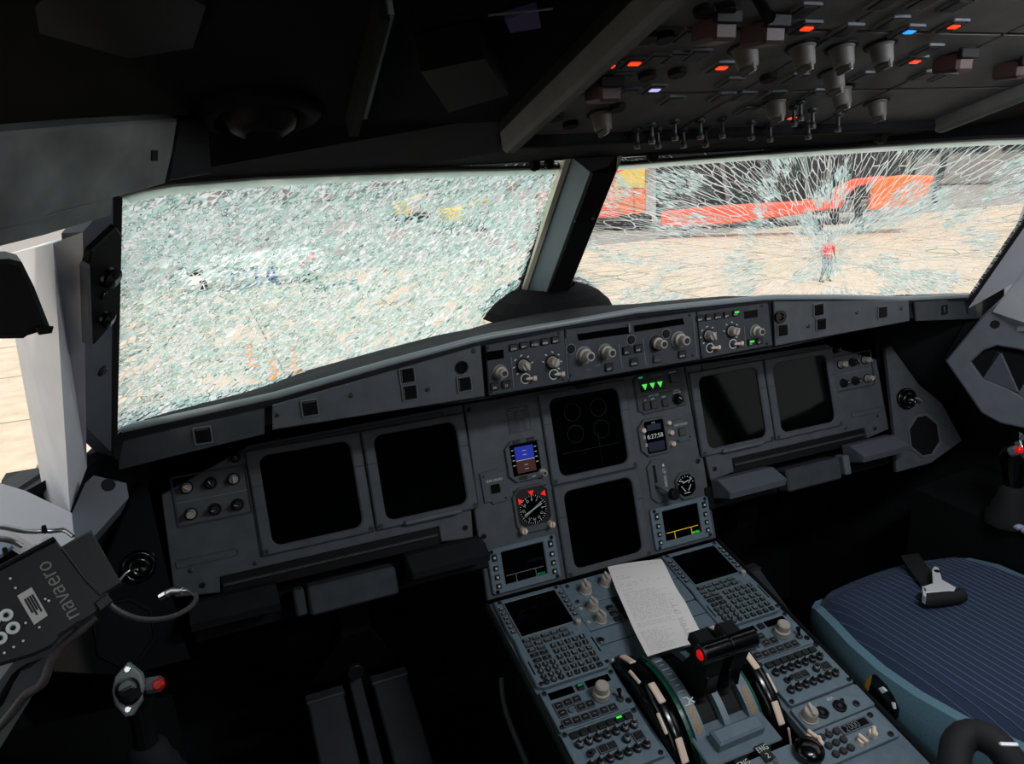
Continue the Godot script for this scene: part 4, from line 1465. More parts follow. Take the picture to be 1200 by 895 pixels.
		for x in [-0.020, 0.022]: put(cn, "screen_line", rbox(0.0013, 0.016, 0.0004, 0.0), lm, Vector3(x, y - 0.008, 0.0013))
		lettering(cn, "RECALL", 0.0042, Vector3(0.033, y - 0.013, 0.0011), M.lit_teal if s < 0 else M.lit_green)
		for x in [-1, 1]:
			for i in 4:
				var kb := put(cn, "key", rbox(0.010, 0.010 if i else 0.014, 0.004, 0.0012), M.key, Vector3(x * 0.060, 0.024 - i * 0.0175 + (0.003 if i == 0 else 0.0), 0.006))
				put(kb, "key_legend", rbox(0.004, 0.004, 0.0003, 0.0), M.print, Vector3(0, 0, 0.0021))
		for p in [[-0.064, 0.039], [0.064, 0.039], [-0.064, -0.039], [0.064, -0.039]]: fastener(cn, Vector3(p[0], p[1], 0.004), 0.004)


func shelves() -> void:
	for s in [-1, 1]:
		var who := "captain's" if s < 0 else "first officer's"
		begin("footrest_bar", "%s pair of dark foot bars under the instrument panel with a box between" % who, "foot rest", F_mip, Vector3(s * 0.52, -0.17, 0.0), "foot bars under the panel")
		for q in [[0.345, 0.148, -0.166], [0.715, 0.140, -0.160]]:
			var x: float = s * q[0] - s * 0.52
			var poly := PackedVector2Array([Vector2(0.004, -0.03), Vector2(0.062, -0.026), Vector2(0.070, -0.012), Vector2(0.030, 0.012), Vector2(0.004, 0.012)])
			var st := tool()
			add_prism(st, poly, -q[1] / 2, q[1] / 2, 0.002, Transform3D(Basis(Vector3(0, 0, 1), Vector3(0, 1, 0), Vector3(-1, 0, 0)), Vector3(x, q[2] + 0.17, 0)))
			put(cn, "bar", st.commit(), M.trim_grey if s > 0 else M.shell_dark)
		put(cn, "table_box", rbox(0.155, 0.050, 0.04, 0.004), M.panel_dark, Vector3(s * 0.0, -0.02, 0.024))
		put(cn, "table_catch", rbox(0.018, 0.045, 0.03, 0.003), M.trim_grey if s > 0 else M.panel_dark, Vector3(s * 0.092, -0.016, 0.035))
		put(cn, "back_shelf", rbox(0.53, 0.05, 0.07, 0.003), M.black, Vector3(0, -0.025, -0.031))


# ---------- pedestal (F_ped: u right, v forward, so a distance s aft of the panel is v = -s) ----------
func pedestal() -> void:
	begin("pedestal", "blue-grey center pedestal carrying the radio and throttle controls", "pedestal", F_ped, Vector3.ZERO)
	var out := PackedVector2Array([Vector2(-0.268, 0.005), Vector2(0.268, 0.005), Vector2(0.268, -0.72), Vector2(-0.268, -0.72)])
	var hole := PackedVector2Array([Vector2(-0.115, -0.155), Vector2(0.115, -0.155), Vector2(0.115, -0.451), Vector2(-0.115, -0.451)])
	put(cn, "top_plate", frame_plate(out, hole, -0.02, -0.0043, 0.001), M.pedestal)
	var st := tool()
	for q in [[-0.262, 0.0, -0.118, -0.70], [0.118, 0.0, 0.262, -0.70], [-0.118, 0.0, 0.118, -0.13], [-0.118, -0.46, 0.118, -0.70]]:
		add_prism(st, PackedVector2Array([Vector2(q[0], q[1]), Vector2(q[2], q[1]), Vector2(q[2], q[3]), Vector2(q[0], q[3])]), -0.52, -0.02)
	add_prism(st, PackedVector2Array([Vector2(-0.118, -0.13), Vector2(0.118, -0.13), Vector2(0.118, -0.46), Vector2(-0.118, -0.46)]), -0.52, -0.28)
	put(cn, "body", st.commit(), M.black)
	# black edge rails along both sides
	for s in [-1, 1]: put(cn, "side_rail", rbox(0.010, 0.72, 0.020, 0.003), M.black_soft, Vector3(s * 0.272, -0.355, -0.008))
	# bumper tube low on the captain's side
	put(cn, "grab_tube", tube(curve([Vector3(-0.275, -0.09, -0.10), Vector3(-0.285, -0.14, -0.13), Vector3(-0.285, -0.26, -0.15), Vector3(-0.285, -0.45, -0.15)], 20), 0.006, 8), M.panel)
	for p in [[-0.20, -0.22], [-0.30, -0.27], [-0.34, -0.24]]: screw(cn, Vector3(-0.2625, p[0], p[1]), 0.003)
	flight_management_unit(-1)
	flight_management_unit(1)
	center_pedestal()
	radio_panel(-1)
	radio_panel(1)
	audio_panel(-1)
	audio_panel(1)
	flood_panel()
	transponder_panel()
	throttle()
	printout()


func plate_unit(w: float, h: float, th := 0.004) -> void:
	put(cn, "faceplate", prism(rrect(w, h, 0.003, 1), -0.0041, th, 0.0012), M.unit)


func flight_management_unit(s: int) -> void:
	begin("flight_management_unit", "left keypad unit with a black screen, on the captain's side of the pedestal" if s < 0 else "right keypad unit with a black screen, on the first officer's side of the pedestal", "keypad unit", F_ped, Vector3(s * 0.190, -0.108, 0), "flight management units")
	var o := PackedVector2Array()
	for p in [[-0.070, 0.106], [0.070, 0.106], [0.072, 0.03], [0.070, 0.0], [0.072, -0.03], [0.072, -0.100], [0.062, -0.106], [-0.062, -0.106], [-0.072, -0.100], [-0.072, -0.03], [-0.069, 0.0], [-0.072, 0.03]]: o.append(Vector2(p[0], p[1]))
	put(cn, "faceplate", prism(o, -0.0041, 0.006, 0.0018), M.unit)
	put(cn, "screen", rbox(0.107, 0.087, 0.002, 0.0005), M.screen, Vector3(0, 0.0505, 0.0065))
	put(cn, "screen_frame", frame_plate(rrect(0.113, 0.093, 0.003, 2, Vector2(0, 0.0505)), rrect(0.107, 0.087, 0.002, 2, Vector2(0, 0.0505)), 0.005, 0.0085, 0.0008), M.unit)
	for x in [-1, 1]:
		for i in 6:
			var k := put(cn, "line_key", rbox(0.009, 0.007, 0.004, 0.001), M.key, Vector3(x * 0.0635, 0.082 - i * 0.0118, 0.007))
			put(k, "key_legend", rbox(0.005, 0.0012, 0.0003, 0.0), M.print, Vector3(0, 0, 0.0021))
	var legends := tool()
	var word := func(t: String, hh: float, x: float, y: float, z: float) -> void:
		var m: Mesh = text_mesh(t, hh)
		legends.append_from(m, 0, Transform3D(Basis(), Vector3(x, y, z)))
	var page := [["DIR", "PROG", "PERF", "INIT", "DATA"], ["F-PLN", "RAD", "FUEL", "SEC", "ATC"]]
	for r in 2:
		for c in 5:
			put(cn, "page_key", rbox(0.0155, 0.0085, 0.004, 0.001), M.key, Vector3(-0.049 + c * 0.0186, -0.004 - r * 0.0118, 0.007))
			word.call(page[r][c], 0.0042, -0.049 + c * 0.0186, -0.004 - r * 0.0118, 0.0091)
	var side := [["AIR", "MCDU"], ["<", "^"], [">", "v"]]
	for r in 3:
		for c in 2:
			put(cn, "page_key", rbox(0.0155, 0.0085, 0.004, 0.001), M.key, Vector3(-0.049 + c * 0.0186, -0.0275 - r * 0.0120, 0.007))
			word.call(side[r][c] if r > 0 else ["AIR", "PORT"][c], 0.0042, -0.049 + c * 0.0186, -0.0275 - r * 0.0120, 0.0091)
	var abc := ["ABCDE", "FGHIJ", "KLMNO", "PQRST", "UVWXY", "Z/-+."]
	for r in 6:
		for c in 5:
			var p := Vector3(-0.0085 + c * 0.0147, -0.0315 - r * 0.01345, 0.007)
			put(cn, "letter_key", rbox(0.0102, 0.0098, 0.004, 0.001), M.key, p)
			word.call(abc[r][c], 0.0062, p.x, p.y, 0.0091)
	var num := ["123", "456", "789", ".0/"]
	for r in 4:
		for c in 3:
			var p := Vector3(-0.0535 + c * 0.0142, -0.0635 - r * 0.0118, 0.005)
			put(cn, "number_key", cyl(0.0056, 0, 0.004, 0.001, 12), M.key, p)
			word.call(num[r][c], 0.0058, p.x, p.y, 0.0091)
	put(cn, "key_legends", legends.commit(), M.legend)
	put(cn, "dim_key", rbox(0.015, 0.0085, 0.004, 0.001), M.unit, Vector3(0.0455, -0.0175, 0.007))
	put(cn, "brightness_knob", lathe([Vector2(0.0052, 0), Vector2(0.0052, 0.009), Vector2(0.004, 0.0105), Vector2(0.0001, 0.0105)], 14), M.knob, Vector3(0.0575, -0.001, 0.006))
	for y in [-0.055]:
		put(cn, "indicator_slot", rbox(0.003, 0.036, 0.001, 0.0003), M.black, Vector3(0.0665, y, 0.0062))
		put(cn, "indicator_slot", rbox(0.003, 0.030, 0.001, 0.0003), M.black, Vector3(-0.0655, y - 0.008, 0.0062))
	for p in [[-0.060, 0.099], [0.060, 0.099], [-0.064, -0.099], [0.066, -0.097]]: fastener(cn, Vector3(p[0], p[1], 0.005), 0.0042)


func center_pedestal() -> void:
	begin("switching_panel", "switching panel with pale selector knobs next to the paper printout", "control panel", F_ped, Vector3(0, -0.034, 0))
	plate_unit(0.236, 0.064, 0.003)
	for p in [[-0.078, -0.002], [-0.030, 0.002]]:
		rotary(cn, Vector3(p[0], p[1], 0.003), 0.0115, 0.020, M.knob, -0.1, false)
		for a in 4:
			var w := deg_to_rad(100 + 30 * a)
			put(cn, "dial_mark", rbox(0.007, 0.0014, 0.0004, 0.0), M.print_dim, Vector3(p[0] + cos(w) * 0.021, p[1] + sin(w) * 0.019, 0.0032))
	lettering(cn, "SWITCHING", 0.0048, Vector3(-0.008, 0.026, 0.003), M.gold)
	for p in [[-0.106, 0.022], [-0.106, -0.022]]: fastener(cn, Vector3(p[0], p[1], 0.003), 0.004)
	begin("system_page_panel", "panel with two pale knobs and rows of dark keys, half covered by the printout", "control panel", F_ped, Vector3(0, -0.098, 0))
	plate_unit(0.236, 0.060, 0.003)
	for p in [[-0.085, 0.018], [-0.086, -0.016]]: rotary(cn, Vector3(p[0], p[1], 0.003), 0.0105, 0.019, M.knob, 0.15, false)
	for y in 4:
		for x in 4:
			if y == 0 and x == 0: continue
			button(cn, Vector3(-0.055 + x * 0.0205, 0.020 - y * 0.0148, 0.005), 0.0135, 0.0105)
	for p in [[-0.108, 0.024], [-0.110, -0.012]]: put(cn, "lens", cyl(0.004, 0, 0.002), M.knob, Vector3(p[0], p[1], 0.003))
	begin("blank_panel", "plain blue-grey blanking panel with one round fastener beside the left trim wheel", "panel", F_ped, Vector3(0, -0.168, 0))
	plate_unit(0.236, 0.074, 0.002)
	divider(cn, Vector3(-0.117, 0.001, 0.0022), Vector3(0.117, 0.001, 0.0022), 0.0012, M.black_soft)
	fastener(cn, Vector3(-0.110, 0.012, 0.002), 0.0075)


func radio_panel(s: int) -> void:
	begin("radio_panel", "left radio tuning panel with a pale double knob and green lit button" if s < 0 else "right radio tuning panel with a pale double knob, beside the seat", "radio panel", F_ped, Vector3(s * 0.1925, -0.2605, 0), "radio tuning panels")
	plate_unit(0.142, 0.083)
	for q in [[-0.036, 0.0255], [0.034, 0.0255]]: put(cn, "frequency_window", rbox(0.046, 0.014, 0.002, 0.0005), M.display_slot, Vector3(q[0], q[1], 0.0045))
	button(cn, Vector3(-0.001, 0.0245, 0.006), 0.013, 0.012, null, M.lit_teal if s < 0 else M.lit_navy)
	for q in [[-0.0525, 0.0035], [-0.0355, 0.004], [-0.0185, 0.0045], [-0.0185, -0.0115], [-0.0015, -0.0115], [-0.0525, -0.0115], [-0.053, -0.030], [-0.0365, -0.0315], [-0.0205, -0.0315], [-0.0035, -0.0315], [0.0145, -0.0315], [0.0305, -0.0315]]:
		var b := framed_button(cn, Vector3(q[0], q[1], 0.0055), 0.0115, 0.0105)
		put(b, "key_legend", rbox(0.006, 0.0014, 0.0003, 0.0), M.print_dim, Vector3(0, 0, 0.0026))
	put(cn, "guarded_key", cyl(0.0055, 0, 0.004), M.trim_grey, Vector3(-0.0355, -0.0105, 0.004))
	var k := put(cn, "tuning_knob", lathe([Vector2(0.0145, 0), Vector2(0.0145, 0.012), Vector2(0.012, 0.014), Vector2(0.0118, 0.026), Vector2(0.0095, 0.0285), Vector2(0.0001, 0.0285)], 24), M.knob, Vector3(0.024, -0.003, 0.004))
	put(k, "knob_rim", lathe([Vector2(0.0155, 0.0), Vector2(0.0155, 0.003), Vector2(0.014, 0.003)], 24), M.print_dim)
	toggle(cn, Vector3(0.0515, -0.021, 0.004), 0.016, Vector3(0, 0.6, 1), M.black)
	put(cn, "socket", cyl(0.0055, 0, 0.0015), M.black, Vector3(0.0635, -0.028, 0.004))
	for p in [[-0.064, 0.034], [0.064, 0.034], [-0.064, -0.034]]: fastener(cn, Vector3(p[0], p[1], 0.004), 0.0042)


func audio_panel(s: int) -> void:
	begin("audio_panel", "left audio control panel with rows of small black knobs and a green light" if s < 0 else "right audio control panel with rows of small black knobs, beside the seat", "audio panel", F_ped, Vector3(s * 0.195, -0.350, 0), "audio control panels")
	plate_unit(0.142, 0.094)
	for i in 7: button(cn, Vector3(-0.050 + i * 0.0165, 0.0345, 0.006), 0.0145, 0.0115, null, M.lit_green if s < 0 and i == 5 else null)
	var knob := lathe([Vector2(0.0072, 0), Vector2(0.0066, 0.007), Vector2(0.0042, 0.008), Vector2(0.0040, 0.014), Vector2(0.0030, 0.0155), Vector2(0.0001, 0.0155)], 14)
	for r in 2:
		for i in 7:
			var k := put(cn, "volume_knob", knob, M.knob_dark, Vector3(-0.050 + i * 0.0165, [0.0165, -0.0225][r], 0.004))
			put(k, "knob_tip", cyl(0.0026, 0.0155, 0.0163, 0.0003, 10), M.print_dim)
			if s < 0 and r == 0 and i in [0, 1, 5, 6]: put(k, "white_band", lathe([Vector2(0.0045, 0.0075), Vector2(0.0045, 0.010), Vector2(0.0041, 0.010)], 14), M.print)
	var k2 := put(cn, "volume_knob", knob, M.knob_dark, Vector3(0.025, -0.002, 0.004))
	put(k2, "white_band", lathe([Vector2(0.0046, 0.0075), Vector2(0.0046, 0.0105), Vector2(0.0041, 0.0105)], 14), M.print)
	framed_button(cn, Vector3(0.046, -0.003, 0.0055), 0.014, 0.012)
	for x in [-0.018, -0.003]: framed_button(cn, Vector3(x, -0.003, 0.0055), 0.012, 0.010)
	toggle(cn, Vector3(-0.041, -0.003, 0.004), 0.016, Vector3(0, -0.5, 1), M.black)
	for p in [[-0.064, 0.041], [0.064, 0.041], [-0.064, -0.041], [0.064, -0.041]]: fastener(cn, Vector3(p[0], p[1], 0.004), 0.0042)
	if s < 0:
		begin("lower_audio_panel", "blue-grey panel edge below the left audio control panel", "panel", F_ped, Vector3(-0.195, -0.440, 0))
		plate_unit(0.142, 0.078)
		for i in 6: framed_button(cn, Vector3(-0.045 + i * 0.018, 0.022, 0.0055), 0.012, 0.010)


func flood_panel() -> void:
	begin("flood_light_panel", "panel with one large pale knob and two round black sockets", "control panel", F_ped, Vector3(0.192, -0.424, 0))
	plate_unit(0.146, 0.046)
	rotary(cn, Vector3(-0.055, -0.002, 0.004), 0.0135, 0.019, M.knob, -0.3, false)
	for p in [[-0.028, -0.003], [0.010, -0.004]]:
		var k := put(cn, "speaker_socket", lathe([Vector2(0.0115, 0), Vector2(0.0115, 0.003), Vector2(0.009, 0.004), Vector2(0.006, 0.001), Vector2(0.0001, 0.001)], 20), M.black, Vector3(p[0], p[1], 0.004))
		put(k, "socket_core", cyl(0.004, 0.001, 0.0035), M.knob_dark)
	fastener(cn, Vector3(0.041, -0.010, 0.004), 0.006)
	fastener(cn, Vector3(0.023, 0.004, 0.004), 0.0035)
	lettering(cn, "AIDS", 0.005, Vector3(0.006, 0.014, 0.0042))


func transponder_panel() -> void:
	begin("transponder_panel", "code entry panel with round keys, a small display window and pale selectors", "control panel", F_ped, Vector3(0.176, -0.478, 0))
	plate_unit(0.162, 0.058)
	put(cn, "window_frame", frame_plate(rrect(0.062, 0.018, 0.001, 1), rrect(0.052, 0.012, 0.001, 1), 0.003, 0.007, 0.001), M.trim_grey, Vector3(0.022, 0.012, 0))
	put(cn, "code_window", rbox(0.052, 0.012, 0.002, 0.0), M.display_slot, Vector3(0.022, 0.012, 0.005))
	lettering(cn, "2000", 0.010, Vector3(0.016, 0.012, 0.0062), M.print_dim)
	for r in 3:
		for c in 3: put(cn, "number_key", lathe([Vector2(0.0062, 0), Vector2(0.0062, 0.004), Vector2(0.0045, 0.0055), Vector2(0.0001, 0.0055)], 14), M.knob_dark, Vector3(-0.047 + c * 0.0155, 0.014 - r * 0.0158, 0.004))
	for q in [[-0.064, 0.020, 0.3], [-0.061, 0.006, -0.5], [0.008, -0.016, 0.2], [0.036, -0.012, -0.8]]:
		var k := put(cn, "selector", lathe([Vector2(0.008, 0), Vector2(0.007, 0.008), Vector2(0.0001, 0.009)], 12), M.cream, Vector3(q[0], q[1], 0.004))
		put(k, "selector_ridge", rbox(0.006, 0.018, 0.012, 0.002), M.cream, Vector3(0, 0, 0.009), q[2])
	for p in [[0.062, 0.018], [0.066, -0.022]]: fastener(cn, Vector3(p[0], p[1], 0.004), 0.005)
	put(cn, "lamp_lens", cyl(0.0025, 0, 0.002), M.red_dark, Vector3(-0.028, 0.023, 0.004))


func drum_ring(x0: float, x1: float, r0: float, r1: float, a0: float, a1: float, n: int, m: Material, called: String, c := Vector2(-0.298, -0.107)) -> MeshInstance3D:
	# an arc-shaped solid about the trim axis; angles in degrees from straight up, positive aft
	var rings := []
	for i in n + 1:
		var a := deg_to_rad(lerpf(a0, a1, float(i) / n))
		var d := Vector2(-sin(a), cos(a))
		rings.append([Vector3(x0, c.x + d.x * r0, c.y + d.y * r0), Vector3(x1, c.x + d.x * r0, c.y + d.y * r0), Vector3(x1, c.x + d.x * r1, c.y + d.y * r1), Vector3(x0, c.x + d.x * r1, c.y + d.y * r1)])
	return put(cn, called, loft(rings), m, -co)


func throttle() -> void:
	# trim wheels
	for s in [-1, 1]:
		begin("trim_wheel", "black trim wheel with pale grip marks left of the thrust levers" if s < 0 else "black trim wheel with pale grip marks right of the thrust levers", "trim wheel", F_ped, Vector3(s * 0.096, -0.298, -0.107), "trim wheels")
		var st := tool()
		var prof := [Vector2(0.060, -0.014), Vector2(0.128, -0.017), Vector2(0.141, -0.016), Vector2(0.1475, -0.009), Vector2(0.149, 0.0), Vector2(0.1475, 0.009), Vector2(0.141, 0.016), Vector2(0.128, 0.017), Vector2(0.060, 0.014)]
		add_lathe(st, prof, 72, Transform3D(Basis(Vector3(0, 1, 0), Vector3(0, 0, 1), Vector3(1, 0, 0)), Vector3.ZERO), true)
		put(cn, "wheel", st.commit(), M.gloss)
		for i in 20:
			var a := TAU * i / 20.0 + 0.12
			var st2 := tool()
			if i % 2 == 0:
				add_rbox(st2, Vector3(0.013, 0.038, 0.004), 0.0015)
				put(cn, "grip_mark", cached_mark("m0", st2), M.cream, Vector3(0, -sin(a) * 0.1485, cos(a) * 0.1485), 0.0, Basis(Vector3(1, 0, 0), a))
			else:
				add_rbox(st2, Vector3(0.006, 0.034, 0.004), 0.0015)
				put(cn, "grip_mark", cached_mark("m1", st2), M.cream, Vector3(s * 0.0145, -sin(a) * 0.1435, cos(a) * 0.1435), 0.0, Basis(Vector3(1, 0, 0), a) * Basis(Vector3(0, 1, 0), s * 0.75))
	begin("throttle_quadrant", "blue-grey throttle quadrant drum with printed scale bands", "throttle quadrant", F_ped, Vector3(0, -0.298, 0))
	drum_ring(-0.072, 0.072, 0.02, 0.132, -32, 62, 18, M.black, "drum_core")
	drum_ring(-0.0725, -0.064, 0.05, 0.1405, -32, 66, 24, M.felt_green, "trim_scale")
	drum_ring(0.064, 0.0725, 0.05, 0.1405, -32, 66, 24, M.felt_green, "trim_scale")
	for q in [[-0.064, -0.044], [-0.006, 0.006], [0.044, 0.064]]: drum_ring(q[0], q[1], 0.05, 0.146, -32, 70, 24, M.unit, "quadrant_band")
	for q in [[-0.044, -0.006], [0.006, 0.044]]: drum_ring(q[0], q[1], 0.05, 0.124, 38, 70, 10, M.trim_grey, "lever_channel")
	for x in [-0.054, 0.054]:
		for i in 8:
			var a := deg_to_rad(22 + i * 2.1)
			put(cn, "hatch_stripe", rbox(0.0125, 0.0026, 0.0008, 0.0), M.gold, Vector3(x, -sin(a) * 0.1463, -0.107 + cos(a) * 0.1463), 0.0, Basis(Vector3(1, 0, 0), a) * Basis(Vector3(0, 0, 1), 0.6))
	for i in 11:
		var a := deg_to_rad(-26 + i * 4.6)
		put(cn, "scale_mark", rbox(0.009 if i % 2 else 0.013, 0.0014, 0.0008, 0.0), M.print, Vector3(-0.054, -sin(a) * 0.1462, -0.107 + cos(a) * 0.1462), 0.0, Basis(Vector3(1, 0, 0), a))
	var fp := deg_to_rad(18)
	for r in [0.5, -0.7, 2.2]: put(cn, "detent_mark", rbox(0.014, 0.002, 0.001, 0.0), M.print, Vector3(-0.047, -sin(fp) * 0.147, -0.107 + cos(fp) * 0.147), 0.0, Basis(Vector3(1, 0, 0), fp) * Basis(Vector3(0, 0, 1), r))
	put(cn, "end_block", prism(PackedVector2Array([Vector2(-0.044, -0.098), Vector2(0.046, -0.098), Vector2(0.046, -0.124), Vector2(-0.044, -0.126)]), -0.004, 0.022, 0.004), M.unit)
	put(cn, "base_flange", rbox(0.142, 0.285, 0.006, 0.002), M.pedestal, Vector3(0, 0.0, -0.001))
	# thrust levers
	for k in 2:
		var x: float = [-0.019, 0.033][k]
		begin("thrust_lever", "left black thrust lever with a red button in its end" if k == 0 else "right black thrust lever, glossy cylinder grip", "thrust lever", F_ped, Vector3(x, -0.298, -0.107), "thrust levers")
		var st := tool()
		var rx := Transform3D(Basis(Vector3(0, 0, -1), Vector3(0, 1, 0), Vector3(1, 0, 0)), Vector3(0.0, -0.043, 0.243))
		add_lathe(st, [Vector2(0.0001, -0.0255), Vector2(0.0145, -0.0255), Vector2(0.0165, -0.0235), Vector2(0.0165, 0.0235), Vector2(0.0145, 0.0255), Vector2(0.0001, 0.0255)], 28, rx)
		put(cn, "grip", st.commit(), M.gloss)
		put(cn, "reverse_latch", prism(PackedVector2Array([Vector2(-0.018, -0.012), Vector2(0.018, -0.012), Vector2(0.016, 0.034), Vector2(-0.016, 0.034)]), -0.016, 0.004, 0.004), M.black, Vector3(0.0, -0.030, 0.240))
		var ax: float = [0.0, -0.007][k]
		var arm := tool()
		add_loft(arm, [[Vector3(ax - 0.0125, -0.040, 0.1335), Vector3(ax + 0.0125, -0.040, 0.1335), Vector3(ax + 0.0125, 0.020, 0.1335), Vector3(ax - 0.0125, 0.020, 0.1335)], [Vector3(ax - 0.0125, -0.052, 0.165), Vector3(ax + 0.0125, -0.052, 0.165), Vector3(ax + 0.0125, 0.008, 0.165), Vector3(ax - 0.0125, 0.008, 0.165)], [Vector3(-0.017, -0.052, 0.240), Vector3(0.017, -0.052, 0.240), Vector3(0.017, -0.026, 0.240), Vector3(-0.017, -0.026, 0.240)]])
		put(cn, "arm", arm.commit(), M.black)
		put(cn, "arm_plate", rbox(0.024, 0.004, 0.040, 0.002), M.gloss, Vector3(ax, -0.054, 0.175), 0.0, Basis(Vector3(1, 0, 0), -0.09))
		if k == 0:
			var b := put(cn, "end_ring", lathe([Vector2(0.0155, 0), Vector2(0.0155, 0.002), Vector2(0.009, 0.002), Vector2(0.0085, 0.0)], 24), M.knob_dark, Vector3(-0.0256, -0.043, 0.243), 0.0, Basis(Vector3(0, 0, 1), Vector3(0, 1, 0), Vector3(-1, 0, 0)))
			tag(put(b, "disconnect_button", lathe([Vector2(0.0085, 0), Vector2(0.0085, 0.003), Vector2(0.006, 0.005), Vector2(0.0001, 0.0055)], 18), M.lit_button), "red disconnect button")
	# engine master switches
	begin("engine_switch_panel", "engine master switch panel aft of the thrust levers with two placards", "control panel", F_ped, Vector3(0.0, -0.482, 0))
	plate_unit(0.15, 0.060, 0.003)
	for k in 2:
		var x: float = [-0.028, 0.016][k]
		var e := put(cn, "placard", rbox(0.020, 0.030, 0.002, 0.0006), M.gloss, Vector3(x + 0.008, 0.020 if k == 0 else 0.030, 0.006), 0.05)
		lettering(e, "ENG", 0.0085, Vector3(0, 0.0065, 0.001))
		lettering(e, str(k + 1), 0.0085, Vector3(0, -0.0065, 0.001))
		toggle(cn, Vector3(x, -0.004, 0.003), 0.024, Vector3(0, 0.25, 1), M.steel)
	begin("rudder_trim_knob", "flat black oval knob at the aft end of the pedestal", "knob", F_ped, on(F_ped, 946, 885))
	put(cn, "knob", lathe([Vector2(0.008, 0), Vector2(0.009, 0.012), Vector2(0.024, 0.016), Vector2(0.023, 0.022), Vector2(0.010, 0.026), Vector2(0.0001, 0.027)], 22, true), M.gloss, Vector3(0, 0, -0.004))


func cached_mark(key: String, st: SurfaceTool) -> ArrayMesh:
	if not cache.has(key): cache[key] = st.commit()
	return cache[key]


# the curling paper printout lying over the pedestal
func printout() -> void:
	begin("paper_printout", "long white printed paper slip curling over the pedestal", "paper", F_ped, Vector3(0.0, -0.1, 0.0))
	var ctl := [[[712, 664], [775, 655], 0.020], [[722, 690], [787, 678], 0.026], [[733, 715], [802, 703], 0.030], [[744, 740], [814, 727], 0.036], [[759, 769], [827, 751], 0.052]]
	var le := []
	var re := []
	for c in ctl:
		le.append(P(c[0][0], c[0][1], c[2]))
		re.append(P(c[1][0], c[1][1], c[2] + 0.004))
	le = curve(le, 22)
	re = curve(re, 22)
	var grid := []
	for i in 23:
		var row := []
		for j in 9:
			var f := j / 8.0
			row.append(le[i].lerp(re[i], f) + Vector3(0, 0, sin(f * PI) * 0.003 + (0.0025 * sin(i * 0.55) * f if i < 12 else 0.0)))
		grid.append(row)
	var im := Image.create(512, 1024, false, Image.FORMAT_RGB8)
	im.fill(Color(0.93, 0.90, 0.88))
	rng.seed = 12
	var rows := [[60, 2], [150, 1], [175, 1], [235, 2], [258, 2], [300, 1]]
	for y in range(330, 640, 17): rows.append([y, 0])
	for y in range(670, 720, 17): rows.append([y, 0])
	for y in range(760, 970, 17): rows.append([y, 3])
	for r in rows:
		var x := 40
		var stop: int = [430, 230, 480, 300][r[1]] - rng.randi_range(0, 120)
		while x < stop:
			var w := rng.randi_range(1, 6) * 8
			for k in range(0, w, 8):
				for dy in range(0, 11, 1):
					for dx in 5:
						if rng.randf() < 0.27: im.set_pixel(mini(x + k + dx, 511), mini(r[0] + dy, 1023), Color(0.40, 0.40, 0.43))
			x += w + (rng.randi_range(6, 14) if r[1] != 2 else rng.randi_range(20, 50))
		if r[1] == 3 or r[0] > 600:
			for k in rng.randi_range(2, 7):
				for dy in 10:
					for dx in 5:
						if rng.randf() < 0.5: im.set_pixel(380 + k * 8 + dx, r[0] + dy - 60, Color(0.35, 0.35, 0.38))
	var m := std("paper", Color(1, 1, 1), 0.85)
	m.albedo_texture = ImageTexture.create_from_image(im)
	put(cn, "sheet", sheet(grid, Vector3(0, 0, -0.0006)), m)


